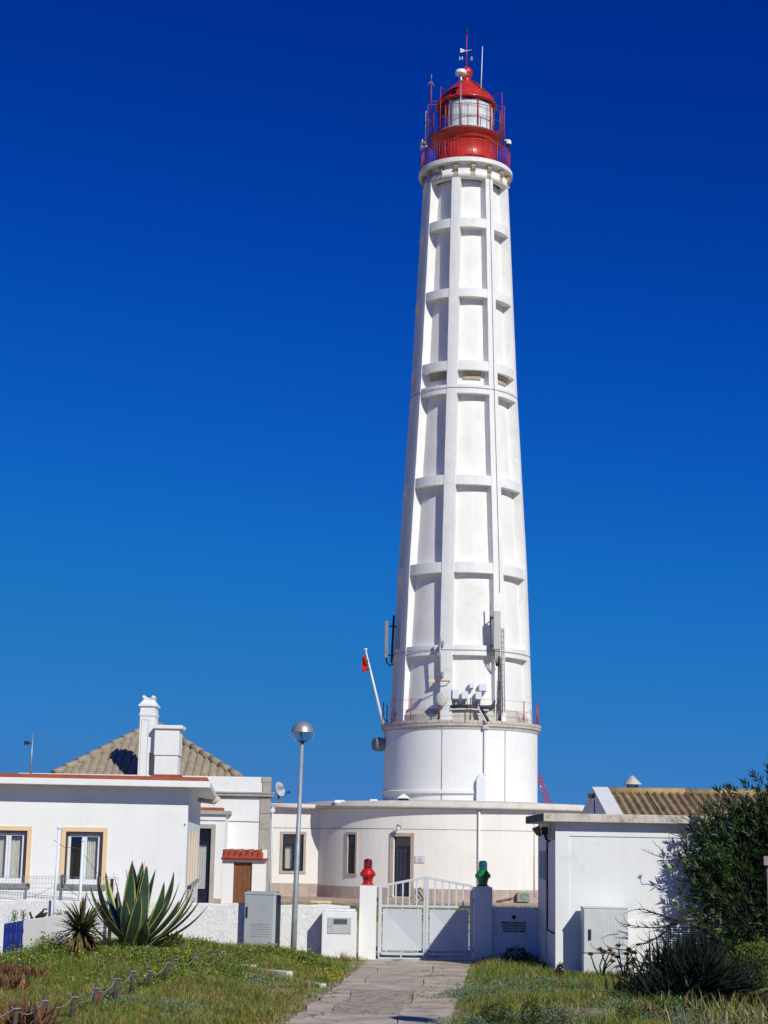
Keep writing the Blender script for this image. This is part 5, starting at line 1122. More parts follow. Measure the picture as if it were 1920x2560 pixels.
# gate
GS = F/depth(P(1060, 2300, YG+.12)); gx0 = wx(944, 2390, YG+.12); gz = P(944, 2396.5, YG+.12).z; YGt = YG+.12
def gu(px): return gx0+(px-944)/GS
def gzz(px, py): return gz+(2396.5-py+ROLL*(px-944))/GS
for L in (0, 1):
    t = thing('gate_leaf', ['left leaf of the pale grey metal gate next to the red beacon pillar', 'right leaf of the pale grey metal gate partly in shadow by the green beacon pillar'][L], 'gate', (gu([1000, 1122][L]), YGt, 0), 'leaves of the metal gate')
    xa, xb = (944.5, 1061.2) if L == 0 else (1062, 1181); sw_ = 8.5 if L == 0 else 7.5
    ia, ib = (952.5, 1056.5) if L == 0 else (1069.5, 1173)
    D0, D1 = YGt-.025, YGt+.025
    def ztop(px):
        f = (px-944)/(1062-944) if px < 1062 else (1181-px)/(1181-1062)
        return gzz(px, 2218+ROLL*0-(22.5*f)-ROLL*0)
    mb = MB()
    za = gzz(xa, 2382)
    for (a, b) in ((xa, ia), (ib, xb)): mb.hexa([(gu(a), D0, za), (gu(b), D0, za), (gu(b), D1, za), (gu(a), D1, za), (gu(a), D0, ztop(a)), (gu(b), D0, ztop(b)), (gu(b), D1, ztop(b)), (gu(a), D1, ztop(a))])
    th = .055
    mb.hexa([(gu(ia), D0, ztop(ia)-th), (gu(ib), D0, ztop(ib)-th), (gu(ib), D1, ztop(ib)-th), (gu(ia), D1, ztop(ia)-th), (gu(ia), D0, ztop(ia)), (gu(ib), D0, ztop(ib)), (gu(ib), D1, ztop(ib)), (gu(ia), D1, ztop(ia))])
    def hr(y0, y1, a=ia, b=ib, m_=mb): z0, z1 = gzz(944, y1), gzz(944, y0); m_.box(gu(a), gu(b), D0+.003, D1-.003, z0, z1)
    hr(2265, 2271); hr(2381, 2386.5); mb.build('frame', 'gate', t, bevel=.004)
    mb = MB(); hr(2393.2, 2396.8, xa+1, xb-2, mb); 
    for f in (0, .5, 1): x = gu(xa+2+(xb-xa-6)*f); mb.box(x-.015, x+.015, D0+.006, D1-.006, gzz(944, 2393.2), gzz(944, 2382.5))
    mb.build('bottom_rail', 'gate', t)
    for k in range(5):
        x = ia+(ib-ia)*(k+1)/6+(-2 if k == 0 else 0); mb = MB(); mb.box(gu(x)-.017, gu(x)+.017, YGt-.015, YGt+.015, gzz(944, 2265), ztop(x)-th+.005); mb.build('bar', 'gate', t)
    # folded panel with raised pyramid centre
    pa0, pa1 = ia+3, ib-3.5; z1_, z0_ = gzz(944, 2275), gzz(944, 2375.5); xc_ = gu((pa0+pa1)/2); zc_ = (z0_+z1_)/2
    q = [(gu(pa0), YGt-.01, z0_), (gu(pa1), YGt-.01, z0_), (gu(pa1), YGt-.01, z1_), (gu(pa0), YGt-.01, z1_), (xc_, YGt+.035, zc_)]
    mb = MB(); mb.add(q+[(v[0], v[1]+.006, v[2]) for v in q], [(0, 1, 4), (1, 2, 4), (2, 3, 4), (3, 0, 4), (6, 5, 9), (7, 6, 9), (8, 7, 9), (5, 8, 9)]); mb.build('panel', 'gate', t)
    mb = MB()
    for f in (.1, .5, .9):
        x = gu(pa0)+(gu(pa1)-gu(pa0))*f; mb.box(x-.012, x+.012, YGt-.01, YGt+.01, z1_-.002, gzz(944, 2271)); mb.box(x-.012, x+.012, YGt-.01, YGt+.01, gzz(944, 2381), z0_+.002)
        z = z0_+(z1_-z0_)*f; mb.box(gu(ia), gu(pa0)+.002, YGt-.01, YGt+.01, z-.012, z+.012); mb.box(gu(pa1)-.002, gu(ib), YGt-.01, YGt+.01, z-.012, z+.012)
    mb.build('panel_tab', 'gate', t)
    mb = MB(); xh = gu(xa)-.03 if L == 0 else gu(xb)+.02
    for z in (.25, 1.35): mb.tube([(xh, YGt, z-.05), (xh, YGt, z+.05)], .02, 6)
    mb.build('hinge', 'dark', t)
# ------------------------------------------------------------------ cabinets
Yc = 40.75; q = P(648, 2375, Yc); ang = -.36
t = thing('utility_cabinet', 'grey utility cabinet with blue side standing by the left boundary wall', 'cabinet', (q.x, Yc, 0))
hh = P(648, 2231, Yc).z; w = 81/F*depth(q)/2
uu = Vector((math.cos(ang), math.sin(ang), 0)); nn_ = Vector((math.sin(ang), -math.cos(ang), 0)); O = Vector((q.x-.03, Yc, 0))
hz0 = float(H(q.x, Yc))-.05
mb = MB(); mb.obox(O, uu, nn_, -w, w, -.12, 0, hz0, hh-.06); mb.build('body', 'cab', t, bevel=.008)
mb = MB(); mb.obox(O, uu, nn_, -w+.02, w+.006, -.4, -.12, hz0, hh-.06); mb.build('side_panel', 'cabblue', t, bevel=.02)
mb = MB(); mb.obox(O, uu, nn_, -w-.01, w+.01, -.14, .012, hh-.055, hh-.005); mb.obox(O, uu, nn_, -w+.03, w-.03, -.36, -.0, hh-.004, hh+.018); mb.build('cap', 'cab', t, bevel=.01)
mb = MB(); mb.obox(O, uu, nn_, -w+.012, w-.012, 0.001, .014, hz0+.1, hh-.075); dr2 = mb.build('door', 'cab', t, bevel=.004)
mb = MB(); mb.obox(O, uu, nn_, -w+.045, -w+.095, .014, .032, hz0+.72, hz0+.97); mb.build('handle', 'dark', dr2, bevel=.008)
mb = MB()
for k in range(6): mb.obox(O, uu, nn_, -w+.16, w-.1, .014, .0165, hz0+.30+k*.055, hz0+.308+k*.055)
mb.build('vent_line', 'sill', dr2)
Yc = 36.3; x0, x1 = P(1459, 2340, Yc).x, P(1571, 2340, Yc).x; hz = P(1500, 2268, Yc).z
t = thing('utility_cabinet', 'large pale cabinet with black handle in front of the shed', 'cabinet', ((x0+x1)/2, Yc, 0))
mb = MB(); mb.box(x0, x1, Yc, Yc+.5, P(1500, 2385, Yc).z+.012, hz-.035); mb.build('body', 'cab2', t, bevel=.008)
mb = MB(); mb.box(x0-.012, x1+.012, Yc-.012, Yc+.5, hz-.03, hz); mb.build('cap', 'cab2', t, bevel=.006)
mb = MB(); mb.box(x0, x1, Yc+.01, Yc+.5, -.05, P(1500, 2385, Yc).z); mb.build('plinth', 'cab2', t, bevel=.006)
mb = MB(); mb.box(x0+.012, x1-.012, Yc-.012, Yc-.001, P(1500, 2385, Yc).z+.03, hz-.05); dr3 = mb.build('door', 'cab2', t, bevel=.003)
mb = MB(); hx = P(1474.5, 2337, Yc).x; mb.box(hx-.03, hx+.025, Yc-.04, Yc-.012, P(1474, 2350, Yc).z, P(1474, 2323, Yc).z); mb.build('handle', 'dark', dr3, bevel=.01)
nr = 11; mb = MB(); xr = x0+.17; mb.box(xr, xr+.004, Yc-.0145, Yc-.0122, P(1500, 2380, Yc).z, hz-.09); rb_ = mb.build('door_rib', 'cab', dr3)
for k in range(1, nr): inst(rb_, dr3, loc=((x1-x0-.22)/nr*k, 0, 0))

# ------------------------------------------------------------------ street lamps
def street_lamp(base, top, label, R=.262):
    t = thing('street_lamp', label, 'street lamp', base)
    b = Vector(base); tp = Vector(top); d = (tp-b)
    L_ = d.length
    mb = MB(); mb.tube([b-Vector((0, 0, .3)), b.lerp(tp, .2), b.lerp(tp, (L_-2*R)/L_)], [.072, .064, .042], 14); mb.build('post', 'post', t)
    c = b.lerp(tp, (L_-R)/L_)
    mb = MB(); mb.lathe([(.035, -R-.03), (.045, -R+.03), (.055, -R+.05), (.14, -R+.075), (.128, -R+.078), (0, -R+.08)], 24, c); mb.build('collar', 'dark', t)
    mb = MB(); mb.lathe([(R*math.cos(a), R*math.sin(a)) for a in np.linspace(math.radians(-58), math.radians(-2), 12)], 36, c); mb.build('globe', 'globe', t)
    mb = MB(); mb.lathe([(R*.9, .0), (R*1.005, -.008), (R*1.01, .012)]+[(R*1.003*math.cos(a), R*1.003*math.sin(a)) for a in np.linspace(.06, PI/2, 14)], 36, c); mb.lathe([(R*.9, .0), (0, .015)], 36, c); mb.build('hood', 'silver', t)
    mb = MB(); mb.tube([c+Vector((-.055, 0, .0)), c+Vector((-.03, 0, -.06))], .03, 8); mb.tube([c+Vector((-.03, 0, -.05)), c+Vector((.0, 0, -.15)), c+Vector((.02, 0, -R+.1))], [.022, .012, .01], 6); mb.build('bulb', 'galv', t)
b = P(733, 2372, 40.15); tp = P(757.5, 1803, 40.15)
street_lamp((b.x, 40.15, float(H(b.x, 40.15))), (tp.x, 40.15, tp.z), 'tall grey street lamp with silver topped globe by the boundary wall')
gq = G(1035, 2550); hl = 6.2; tt = gq+Vector((.605, -1, .81))*(hl/.81)
street_lamp((tt.x, tt.y, 0), (tt.x, tt.y, hl+.3), 'nearer street lamp at the right whose globe shadow lies on the path', .3)

# ------------------------------------------------------------------ left foreground boundary: blue gate, low wall, mesh fence
Yb = 37.2; bx0, bx1 = P(9, 2345, Yb).x, P(56.5, 2345, Yb).x; bz1 = P(33, 2303, Yb).z; bzb = P(30, 2390, Yb).z
t = thing('blue_gate', 'low cobalt blue plank gate in the white wall at far left', 'gate', ((bx0+bx1)/2, Yb, 0))
npl = 8; pw = (bx1-bx0)/npl
for k in range(npl):
    mb = MB(); dz = P(10+47*(k+.5)/npl, 2309-8*(k+.5)/npl, Yb).z; mb.box(bx0+k*pw+.003, bx0+(k+1)*pw-.003, Yb+.006*(k % 2), Yb+.03, bzb-.1, dz); mb.build('plank', 'cobalt', t)
mb = MB(); mb.box(bx0, bx1, Yb+.032, Yb+.07, bzb+.1, bzb+.2); mb.box(bx0, bx1, Yb+.032, Yb+.07, bz1-.25, bz1-.15); mb.build('ledger', 'cobalt', t)
mb = MB(); q1 = P(190, 2283, 40.6); z_ = P(58, 2300, Yb).z; z2 = P(190, 2283, 40.6).z; q0 = Vector((bx1+.01, Yb, 0)); v = Vector((q1.x, 40.6, 0)); 
mb.hexa([(q0.x, q0.y, -.1), (v.x, v.y, -.1), (v.x, v.y+.25, -.1), (q0.x, q0.y+.25, -.1), (q0.x, q0.y, z_), (v.x, v.y, z2), (v.x, v.y+.25, z2), (q0.x, q0.y+.25, z_)]); mb.build('low_wall', 'white', bevel=.012, label='low smooth white wall running back from the blue gate', cat='wall')
mb = MB(); mb.box(bx0-4, bx0-.01, Yb, Yb+.25, -.1, P(5, 2310, Yb).z); mb.build('low_wall', 'white', bevel=.012, label='stub of white wall left of the blue gate at the photo edge', cat='wall')
YF = 42.0; zb1 = P(150, 2276, YF).z; zmt = P(150, 2192, YF).z
fx0, fx1 = P(-120, 2250, YF).x, P(292, 2250, YF).x
t = thing('mesh_fence', 'white base wall topped with wire mesh in front of the cottage', 'fence', ((fx0+fx1)/2, YF, 0))
mb = MB(); mb.box(fx0, fx1, YF, YF+.2, -.1, zb1); mb.build('base_wall', 'rough', t)
nv = int((fx1-fx0)/.072); mb = MB()
for k in range(nv+1): x = fx0+(fx1-fx0)*k/nv; mb.tube([(x, YF+.1, zb1-.03), (x, YF+.1, zmt)], .0045, 3, caps=False)
zl = [zmt, zmt-.05]+list(np.linspace(zmt-.16, zb1+.05, 6))
for z in zl: mb.tube([(fx0, YF+.095, z), (fx1, YF+.095, z)], .0055, 3, caps=False)
mb.build('wire_mesh', 'wire', t, kind='stuff')
for px, yt, Yp, lb in ((133.5, 2074, 40.9, 'taller slim white post standing among the weeds by the low wall'), (196, 2105, 41.6, 'shorter white post with finial in front of the cottage window')):
    q = P(px, 2300, Yp); ztp = P(px+2, yt, Yp).z; t = thing('white_post', lb, 'post', (q.x, Yp, 0))
    mb = MB(); mb.tube([(q.x, Yp, 0), (q.x+.02, Yp, ztp)], .027 if px < 150 else .035, 8); mb.build('pole', 'pvc', t)
    mb = MB(); mb.lathe([(.03, 0), (.045, .03), (.045, .05), (.02, .08), (0, .09)], 10, (q.x+.02, Yp, ztp)); mb.build('finial', 'pvc', t)
q0 = P(135, 2100, 40.9); q1 = P(196, 2120, 41.6); q2 = P(245, 2185, 42); mb = MB(); mb.tube([q0, P(160, 2118, 41.2), q1, P(220, 2150, 41.8), q2], .006, 4); mb.build('guy_wire', 'cable', label='thin wire slung between the two white posts', cat='wire')
q = P(13, 2303, 39); mb = MB(); mb.hexa([(q.x-.2, 39, q.z-.4), (q.x+.2, 39, q.z-.4), (q.x+.2, 39.4, q.z-.4), (q.x-.2, 39.4, q.z-.4), (q.x-.02, 39.1, q.z+.1), (q.x+.02, 39.1, q.z+.1), (q.x+.02, 39.2, q.z+.1), (q.x-.02, 39.2, q.z+.1)]); mb.build('peaked_stone', 'cab2', label='grey peaked stone behind the blue gate', cat='stone')
c = P(103, 2296, 40.2); t = thing('driftwood', 'dark twisted driftwood lying on top behind the low white wall', 'driftwood', c)
mb = MB(); mb.tube([P(90, 2296, 40.2), P(100, 2288, 40.2), P(107, 2278, 40.2), P(110, 2272, 40.2), P(118, 2274, 40.2)], [.05, .05, .025, .018, .02], 7); mb.build('branch', 'twig', t)
mb = MB(); mb.tube([P(92, 2296, 40.2), P(103, 2289, 40.1), P(113, 2286, 40.1), P(119, 2281, 40.1)], [.04, .06, .045, .01], 7); mb.build('branch', 'dark', t)
mb = MB(); mb.tube([P(74, 2281, 40.2), P(78, 2290, 40.2), P(80, 2297, 40.2)], [.03, .025, .04], 7); mb.build('branch', 'bark', t)
q = P(291, 2290, 41.0); mb = MB(); mb.box(q.x-.06, q.x+.06, 41.0, 41.1, q.z-.06, q.z+.08); mb.box(q.x-.12, q.x+.07, 41.0, 41.12, q.z-.7, q.z-.1); mb.build('meter_box', 'cab2', label='small pale meter box on the wall behind the big agave', cat='meter box')
mb = MB(); q0 = P(276, 2290, 40.9); mb.tube([(q0.x, 40.9, 0), (q0.x, 40.9, P(278, 2197, 40.9).z)], .04, 6); mb.build('dark_post', 'darkwood', label='thin dark wooden post behind left leaves of the big agave', cat='post')

# rope fence of low posts
posts = [(33, 2509, None), (106, 2490, None), (181, 2482, 2552), (235, 2461, 2520), (287, 2437, 2496), (333, 2419, 2486), (377, 2419, 2468), (415, 2399, 2452), (437, 2391, 2430), (493, 2386, 2418), (531, 2378, 2413), (559, 2372, 2412)]
RF = thing('rope_fence', 'row of low weathered wooden posts strung with grey rope across the grass', 'fence', G(287, 2490, .2))
tops = []
for i, (px, yt, yb) in enumerate(posts):
    if yb is None: yb = {33: 2598, 106: 2575}[px]
    q = G(px-2, yb, .22); z0 = float(H(q.x, q.y)); q = G(px-2, yb, z0-.0); h = P(px, yt, q.y).z
    mb = MB(); ln = random.uniform(-.04, .04); mb.tube([(q.x, q.y, z0-.12), (q.x+ln, q.y, h)], [.036, .032], 9); mb.build('post', 'posts', RF)
    tops.append(Vector((q.x+ln*.7, q.y-.045, h-.055)))
for a, b in zip(tops, tops[1:]):
    sag = .09+.02*(b-a).length; mb = MB(); pts = []
    for k in range(9): f = k/8; p_ = a.lerp(b, f); p_.z -= sag*4*f*(1-f); pts.append(p_)
    mb.tube(pts, .009, 5); mb.build('rope', 'rope', RF)
for a in tops: mb = MB(); mb.ring((a.x, a.y+.045, a.z), .05, .012, 10, 4); mb.build('rope_knot', 'rope', RF)
mb = MB(); a = tops[0]; mb.tube([a, a+Vector((-.3, -.6, -.18)), a+Vector((-.7, -1.2, -.25))], .011, 5); mb.build('rope', 'rope', RF)
a = P(215, 2377, 36); b = P(371, 2366, 36.5); c = P(437, 2393, 35.5); RF2 = thing('rope_barrier', 'second grey rope slung from the spiky tree to a white stake before the agave', 'rope', a)
for (s, e, sg) in ((a, b, .12), (b, c, .06)):
    pts = []
    for k in range(9): f = k/8; p_ = s.lerp(e, f); p_.z -= sg*4*f*(1-f); pts.append(p_)
    mb = MB(); mb.tube(pts, .011, 5); mb.build('rope', 'rope', RF2)
mb = MB(); mb.tube([b+Vector((0, 0, -.25)), b+Vector((0, 0, .03))], .02, 6); mb.build('stake', 'greywood', RF2)
# white kerb stones half hidden in the grass
KB = thing('kerb', 'half buried whitewashed kerb stones crossing the left grass', 'kerb', G(500, 2412, .2))
kp = [(150, 2404), (250, 2406), (330, 2409), (420, 2409), (480, 2409), (560, 2415), (640, 2420), (730, 2428), (812, 2440)]
kk_ = [G(px, py, .2) for px, py in kp]
for a, b in zip(kk_, kk_[1:]):
    nseg = max(1, int((b-a).length/.9))
    for k in range(nseg):
        p0 = a.lerp(b, k/nseg); p1 = a.lerp(b, (k+.95)/nseg); z = max(float(H(p0.x, p0.y)), float(H(p1.x, p1.y))); d_ = (p1-p0); d_.z = 0; d_.normalize(); nn_ = Vector((d_.y, -d_.x, 0))
        mb = MB(); mb.obox(p0, d_, nn_, 0, (p1-p0).length, -.08, .08, -p0.z+z-.1, -p0.z+z+.035+random.uniform(-.02, .02)); mb.build('kerb_stone', 'kerb', KB, bevel=.02)

# ------------------------------------------------------------------ plants
def np_mesh(name, V, T, mats, midx, parent=None, loc=None, **kw):
    me = bpy.data.meshes.new(name); V = np.asarray(V, np.float32)
    if loc is not None: V = V-np.array(loc, np.float32)
    elif parent is not None: V = V-np.array(ORIG[parent.name], np.float32)
    me.vertices.add(len(V)); me.vertices.foreach_set('co', V.ravel())
    T = np.asarray(T, np.int32); me.loops.add(T.size); me.loops.foreach_set('vertex_index', T.ravel())
    me.polygons.add(len(T)); me.polygons.foreach_set('loop_start', np.arange(0, T.size, 3, dtype=np.int32)); me.polygons.foreach_set('loop_total', np.full(len(T), 3, np.int32))
    for m in mats: me.materials.append(M[m])
    me.polygons.foreach_set('material_index', np.asarray(midx, np.int32)); me.update(calc_edges=True); me.validate()
    o = bpy.data.objects.new(name, me); col.objects.link(o)
    if parent is not None: o.parent = parent; ORIG[o.name] = ORIG[parent.name]
    elif loc is not None: o.location = loc
    return props(o, **kw)
def blades(B, h, w, lean, mi):
    N = len(B); az = rng.uniform(0, 2*PI, N); la = rng.uniform(0, 2*PI, N)
    S = np.stack([np.cos(az), np.sin(az), np.zeros(N)], 1)*w[:, None]/2
    Ld = np.stack([np.cos(la), np.sin(la), np.zeros(N)], 1)*(lean*h)[:, None]
    up = np.zeros((N, 3)); up[:, 2] = h
    mid = B+up*.55+Ld*.3; tip = B+up*(1-.25*np.minimum(lean, 1))[:, None]+Ld
    V = np.stack([B-S, B+S, mid-S*.75, mid+S*.75, tip], 1).reshape(-1, 3)
    b = np.arange(N)[:, None]*5
    T = np.concatenate([b+np.array([0, 1, 3]), b+np.array([0, 3, 2]), b+np.array([2, 3, 4])], 1).reshape(-1, 3)
    return V, T, np.repeat(mi, 3)
def leaves(Cn, D, L, W, mi, fold=.25):
    N = len(Cn); D = D/np.linalg.norm(D, axis=1, keepdims=True)
    r = rng.normal(size=(N, 3)); S = np.cross(D, r); S /= np.linalg.norm(S, axis=1, keepdims=True)+1e-9; Nn = np.cross(D, S)
    a = Cn+D*(L*.45)[:, None]+S*(W/2)[:, None]+Nn*(W*fold)[:, None]; b = Cn+D*(L*.45)[:, None]-S*(W/2)[:, None]+Nn*(W*fold)[:, None]; t = Cn+D*L[:, None]
    V = np.stack([Cn, a, t, b], 1).reshape(-1, 3); k = np.arange(N)[:, None]*4
    T = np.concatenate([k+np.array([0, 1, 2]), k+np.array([0, 2, 3])], 1).reshape(-1, 3)
    return V, T, np.repeat(mi, 2)
def cat(parts):
    V = []; T = []; Mi = []; off = 0
    for v, t, m in parts: V.append(v); T.append(t+off); Mi.append(m); off += len(v)
    return np.concatenate(V), np.concatenate(T), np.concatenate(Mi)
def nz(x, y, s, seed=0):
    r = np.random.default_rng(seed); out = 0
    for k in range(5):
        a = r.uniform(0, 2*PI); f = s*(1.0+.7*k); out = out+np.sin((x*np.cos(a)+y*np.sin(a))*f+r.uniform(0, 6))/(1+.5*k)
    return out/2.2
# grass both sides of the path
def scatter(N, side):
    y = 22+19.0*rng.uniform(0, 1, N)**1.0
    L = path_edge(y)
    if side < 0: x = L-.02-rng.uniform(0, 1, N)*(L+.02+.255*y)
    else: x = L+PW+.02+rng.uniform(0, 1, N)*(.25*y-L-PW)
    return x, y
parts = []
for side, N in ((-1, 105000), (1, 80000)):
    x, y = scatter(N, side); keep = y < (41.1 if side < 0 else 40.9)
    keep &= ~((side > 0) & (x > xs-.05) & (y > YS-.06))
    d = np.where(side < 0, path_edge(y)-x, x-path_edge(y)-PW)
    keep &= rng.uniform(0, 1, N) < np.clip(.35+d*1.6, 0, 1)
    bare = np.exp(-(((x-4.6)/1.6)**2+((y-28.0)/1.2)**2)) if side > 0 else 0*x
    bare = bare+(.8*np.exp(-(((x-3.2)/.8)**2+((y-27.5)/1.0)**2)) if side > 0 else 0)
    keep &= rng.uniform(0, 1, N) > bare*1.3
    x = x[keep]; y = y[keep]; n_ = len(x); n1 = nz(x, y, .9, 1); n2 = nz(x, y, 2.3, 2); n3 = nz(x, y, 1.5, 3); r = rng.uniform(0, 1, n_)
    mi = np.where(r < .38+.25*n1, 0, 1); mi = np.where((r > .72-.22*n2), 3, mi); mi = np.where(rng.uniform(0, 1, n_) < .08+.18*n3+.10*(y < 31), 2, mi); mi = np.where(rng.uniform(0, 1, n_) < .05+.10*np.clip(n2, 0, 1)+.12*(y < 31), 4, mi)
    if side > 0: edge = (x-path_edge(y)-PW < .7) & (y > 38); mi = np.where(edge & (rng.uniform(0, 1, n_) < .6), 2, mi)
    h = rng.uniform(.06, .17, n_)*(1+.55*n3+.35*n1); h = np.clip(h, .04, .34)
    if side < 0: h = h*np.where(y > 39.6, 1.35, 1)*np.where((x > 0-1.9) & (y > 39.6), .8, 1)
    else: h = h*np.where(y > 37, 1.5, 1)
    dd = np.where(side < 0, path_edge(y)-x, x-path_edge(y)-PW); h = h*np.clip(.4+dd*1.2, .4, 1)
    if side < 0:
        fd = np.full(n_, 9.0)
        for px_, yt_, yb_ in posts:
            q_ = G(px_-2, yb_ or {33: 2598, 106: 2575}[px_], .22); fd = np.minimum(fd, np.hypot(x-q_.x, y-q_.y-0))
            fd = np.minimum(fd, np.where((y < q_.y) & (y > q_.y-1.0), np.abs(x-q_.x)*1.6, 9))
        h = h*np.clip(.35+fd*.9, .35, 1)
    B = np.stack([x, y, H(x, y)-.012], 1); parts.append(blades(B, h, rng.uniform(.006, .013, n_), rng.uniform(.1, .8, n_), mi))
for side, nc in ((-1, 330), (1, 260)):
    x, y = scatter(nc, side); k_ = 46
    d = np.where(side < 0, path_edge(y)-x, x-path_edge(y)-PW); ok = (d > .15) & (y < 40.5) & ~((side > 0) & (x > xs-.1) & (y > YS-.1)); x = x[ok]; y = y[ok]; nc = len(x)
    X_ = np.repeat(x, k_)+rng.normal(size=nc*k_)*.07; Y_ = np.repeat(y, k_)+rng.normal(size=nc*k_)*.07; hh = np.repeat(rng.uniform(.14, .30, nc), k_)*rng.uniform(.5, 1.1, nc*k_)
    hh = hh*np.where(np.repeat(y < 32, k_) & (side < 0), .62, 1)
    parts.append(blades(np.stack([X_, Y_, H(X_, Y_)-.01], 1), hh, rng.uniform(.006, .012, nc*k_), rng.uniform(.2, .9, nc*k_), np.repeat(rng.choice([0, 1, 2, 3, 4], nc, p=[.34, .2, .12, .27, .07]), k_)))
V, T, mi = cat(parts)
np_mesh('grass', V, T, ['g1', 'g2', 'g3', 'g4', 'g5'], mi, loc=(0, 33, 0), label='mixed green and dry grass growing on both sides of the path', cat='grass', kind='stuff')
# grey herbs, weeds, flowers: centres as pixels on the ground
def patch(cx, cy, rx, ry, n, hmax, L, W, mset, up=.5, dens=8, seed=0, z=.2):
    """low leafy ground cover round ground points"""
    out = []
    c = G(cx, cy, z); N = n
    x = c.x+rng.normal(size=N)*rx; y = c.y+rng.normal(size=N)*ry; 
    base = np.stack([x, y, H(x, y)], 1)
    hh = hmax*rng.uniform(.35, 1, N)*np.exp(-((x-c.x)/(2*rx))**2-((y-c.y)/(2*ry))**2)
    for k in range(dens):
        f = rng.uniform(.1, 1, N); p = base.copy(); p[:, 2] += f*hh; p[:, :2] += rng.normal(size=(N, 2))*.03
        D = rng.normal(size=(N, 3))*.8; D[:, 2] = np.abs(D[:, 2])*.5+up
        mi = rng.choice(len(mset), N, p=mset_p(mset)); out.append(leaves(p, D, L*rng.uniform(.6, 1.3, N), W*rng.uniform(.7, 1.2, N), mset_i(mset)[mi]))
    st = blades(base, hh, np.full(N, .006), rng.uniform(0, .4, N), np.full(N, 1)); out.append(st)
    return cat(out)
WM = ['g6', 'g7', 'yel', 'g1', 'lime', 'g2', 'deadred']
def mset_p(ms): p = np.array([m[1] for m in ms], float); return p/p.sum()
def mset_i(ms): return np.array([WM.index(m[0]) for m in ms])
A1 = lambda x: np.array(x)
herb = [patch(cx, cy, rx, ry, n, h, .05, .016, [('g6', .8), ('g1', .2)], .6, 6) for cx, cy, rx, ry, n, h in
        ((430, 2520, .25, .5, 160, .2), (320, 2520, .15, .3, 90, .16), (650, 2440, .3, .7, 150, .14), (270, 2500, .18, .4, 90, .18), (1245, 2465, .5, .8, 500, .15), (1320, 2445, .5, .8, 500, .16), (1420, 2450, .4, .9, 300, .14), (1175, 2465, .2, .6, 200, .15), (1290, 2530, .5, .5, 420, .22), (1390, 2530, .4, .5, 260, .24), (1700, 2530, .5, .7, 420, .25), (1560, 2500, .4, .6, 260, .2), (1640, 2470, .4, .6, 260, .25), (1420, 2560, .4, .5, 260, .2))]
V, T, mi = cat(herb); np_mesh('grey_herbs', V, T, WM, mi, loc=(0, 33, 0), label='patches of low grey green herbs scattered through the grass', cat='herbs', kind='stuff')
weed = [patch(cx, cy, rx, ry, n, h, .05, .024, [('g7', .44), ('g1', .22), ('g2', .20), ('yel', .09), ('g6', .05)], .4, 9, z=.3) for cx, cy, rx, ry, n, h in
        ((85, 2405, .35, .6, 300, .34), (125, 2392, .33, .8, 500, .60), (165, 2395, .22, .7, 200, .42), (250, 2400, .6, 1.1, 700, .34), (320, 2398, .7, 1.2, 800, .26), (400, 2400, .7, 1.2, 800, .28), (470, 2400, .7, 1.0, 700, .30), (530, 2395, .6, .9, 500, .3), (600, 2385, .5, .5, 300, .22), (480, 2372, .5, .4, 300, .3), (700, 2378, .5, .35, 300, .3), (770, 2385, .3, .3, 200, .34), (20, 2420, .5, .9, 400, .5), (340, 2440, .7, .9, 400, .18), (450, 2430, .7, .9, 400, .18))]
V, T, mi = cat(weed); np_mesh('flowering_weeds', V, T, WM, mi, loc=(-5, 36, 0), label='yellow flowering weeds spreading round the big agave and low white wall', cat='weeds', kind='stuff')
fl_ = [patch(cx, cy, rx, ry, n, h, .04, .03, [('yel', .75), ('g2', .25)], .3, 3) for cx, cy, rx, ry, n, h in ((832, 2424, .10, .25, 60, .2), (826, 2418, .12, .25, 30, .22), (720, 2400, .12, .3, 22, .16), (860, 2412, .12, .2, 16, .18), (600, 2440, .3, .6, 16, .16))]
V, T, mi = cat(fl_); np_mesh('yellow_daisies', V, T, WM, mi, loc=(-1.5, 38, 0), label='small cluster of bright yellow daisies in the grass beside the path', cat='flowers', kind='stuff')
# sparse weeds in the path cracks
x = []; y = []
for k in range(420):
    yy = rng.uniform(26, 40); e = path_edge(yy); c_ = rng.choice([0, 1, 2]); 
    xx = e+[.44+math.sin(yy*2.1)*.05, 1.57+math.sin(yy*1.7+1)*.04, rng.choice([-.01, PW+.01])][c_]+rng.normal()*.02
    if c_ < 2 and not (29 < yy < 36 and rng.uniform() < .35): continue
    x.append(xx); y.append(yy)
x = A1(x); y = A1(y); n_ = len(x); V, T, mi = blades(np.stack([x, y, np.full(n_, -.01)], 1), rng.uniform(.03, .09, n_), np.full(n_, .012), rng.uniform(.3, 1, n_), rng.choice([0, 1, 2], n_))
np_mesh('crack_weeds', V, T, ['g1', 'g2', 'g3'], mi, loc=(.5, 33, 0), label='tufts of weeds sprouting from cracks of the concrete path', cat='weeds', kind='stuff')
# yard grass strip behind wall
N = 26000; x = rng.uniform(-9, 9, N); y = rng.uniform(60, 77.5, N); V, T, mi = blades(np.stack([x, y, np.zeros(N)], 1), rng.uniform(.05, .16, N), np.full(N, .03), rng.uniform(.2, .8, N), rng.choice([0, 1, 2], N, p=[.4, .35, .25]))
np_mesh('yard_grass', V, T, ['g1', 'g2', 'g3'], mi, loc=(0, 70, 0), label='thin grass growing in the yard before the lighthouse', cat='grass', kind='stuff')

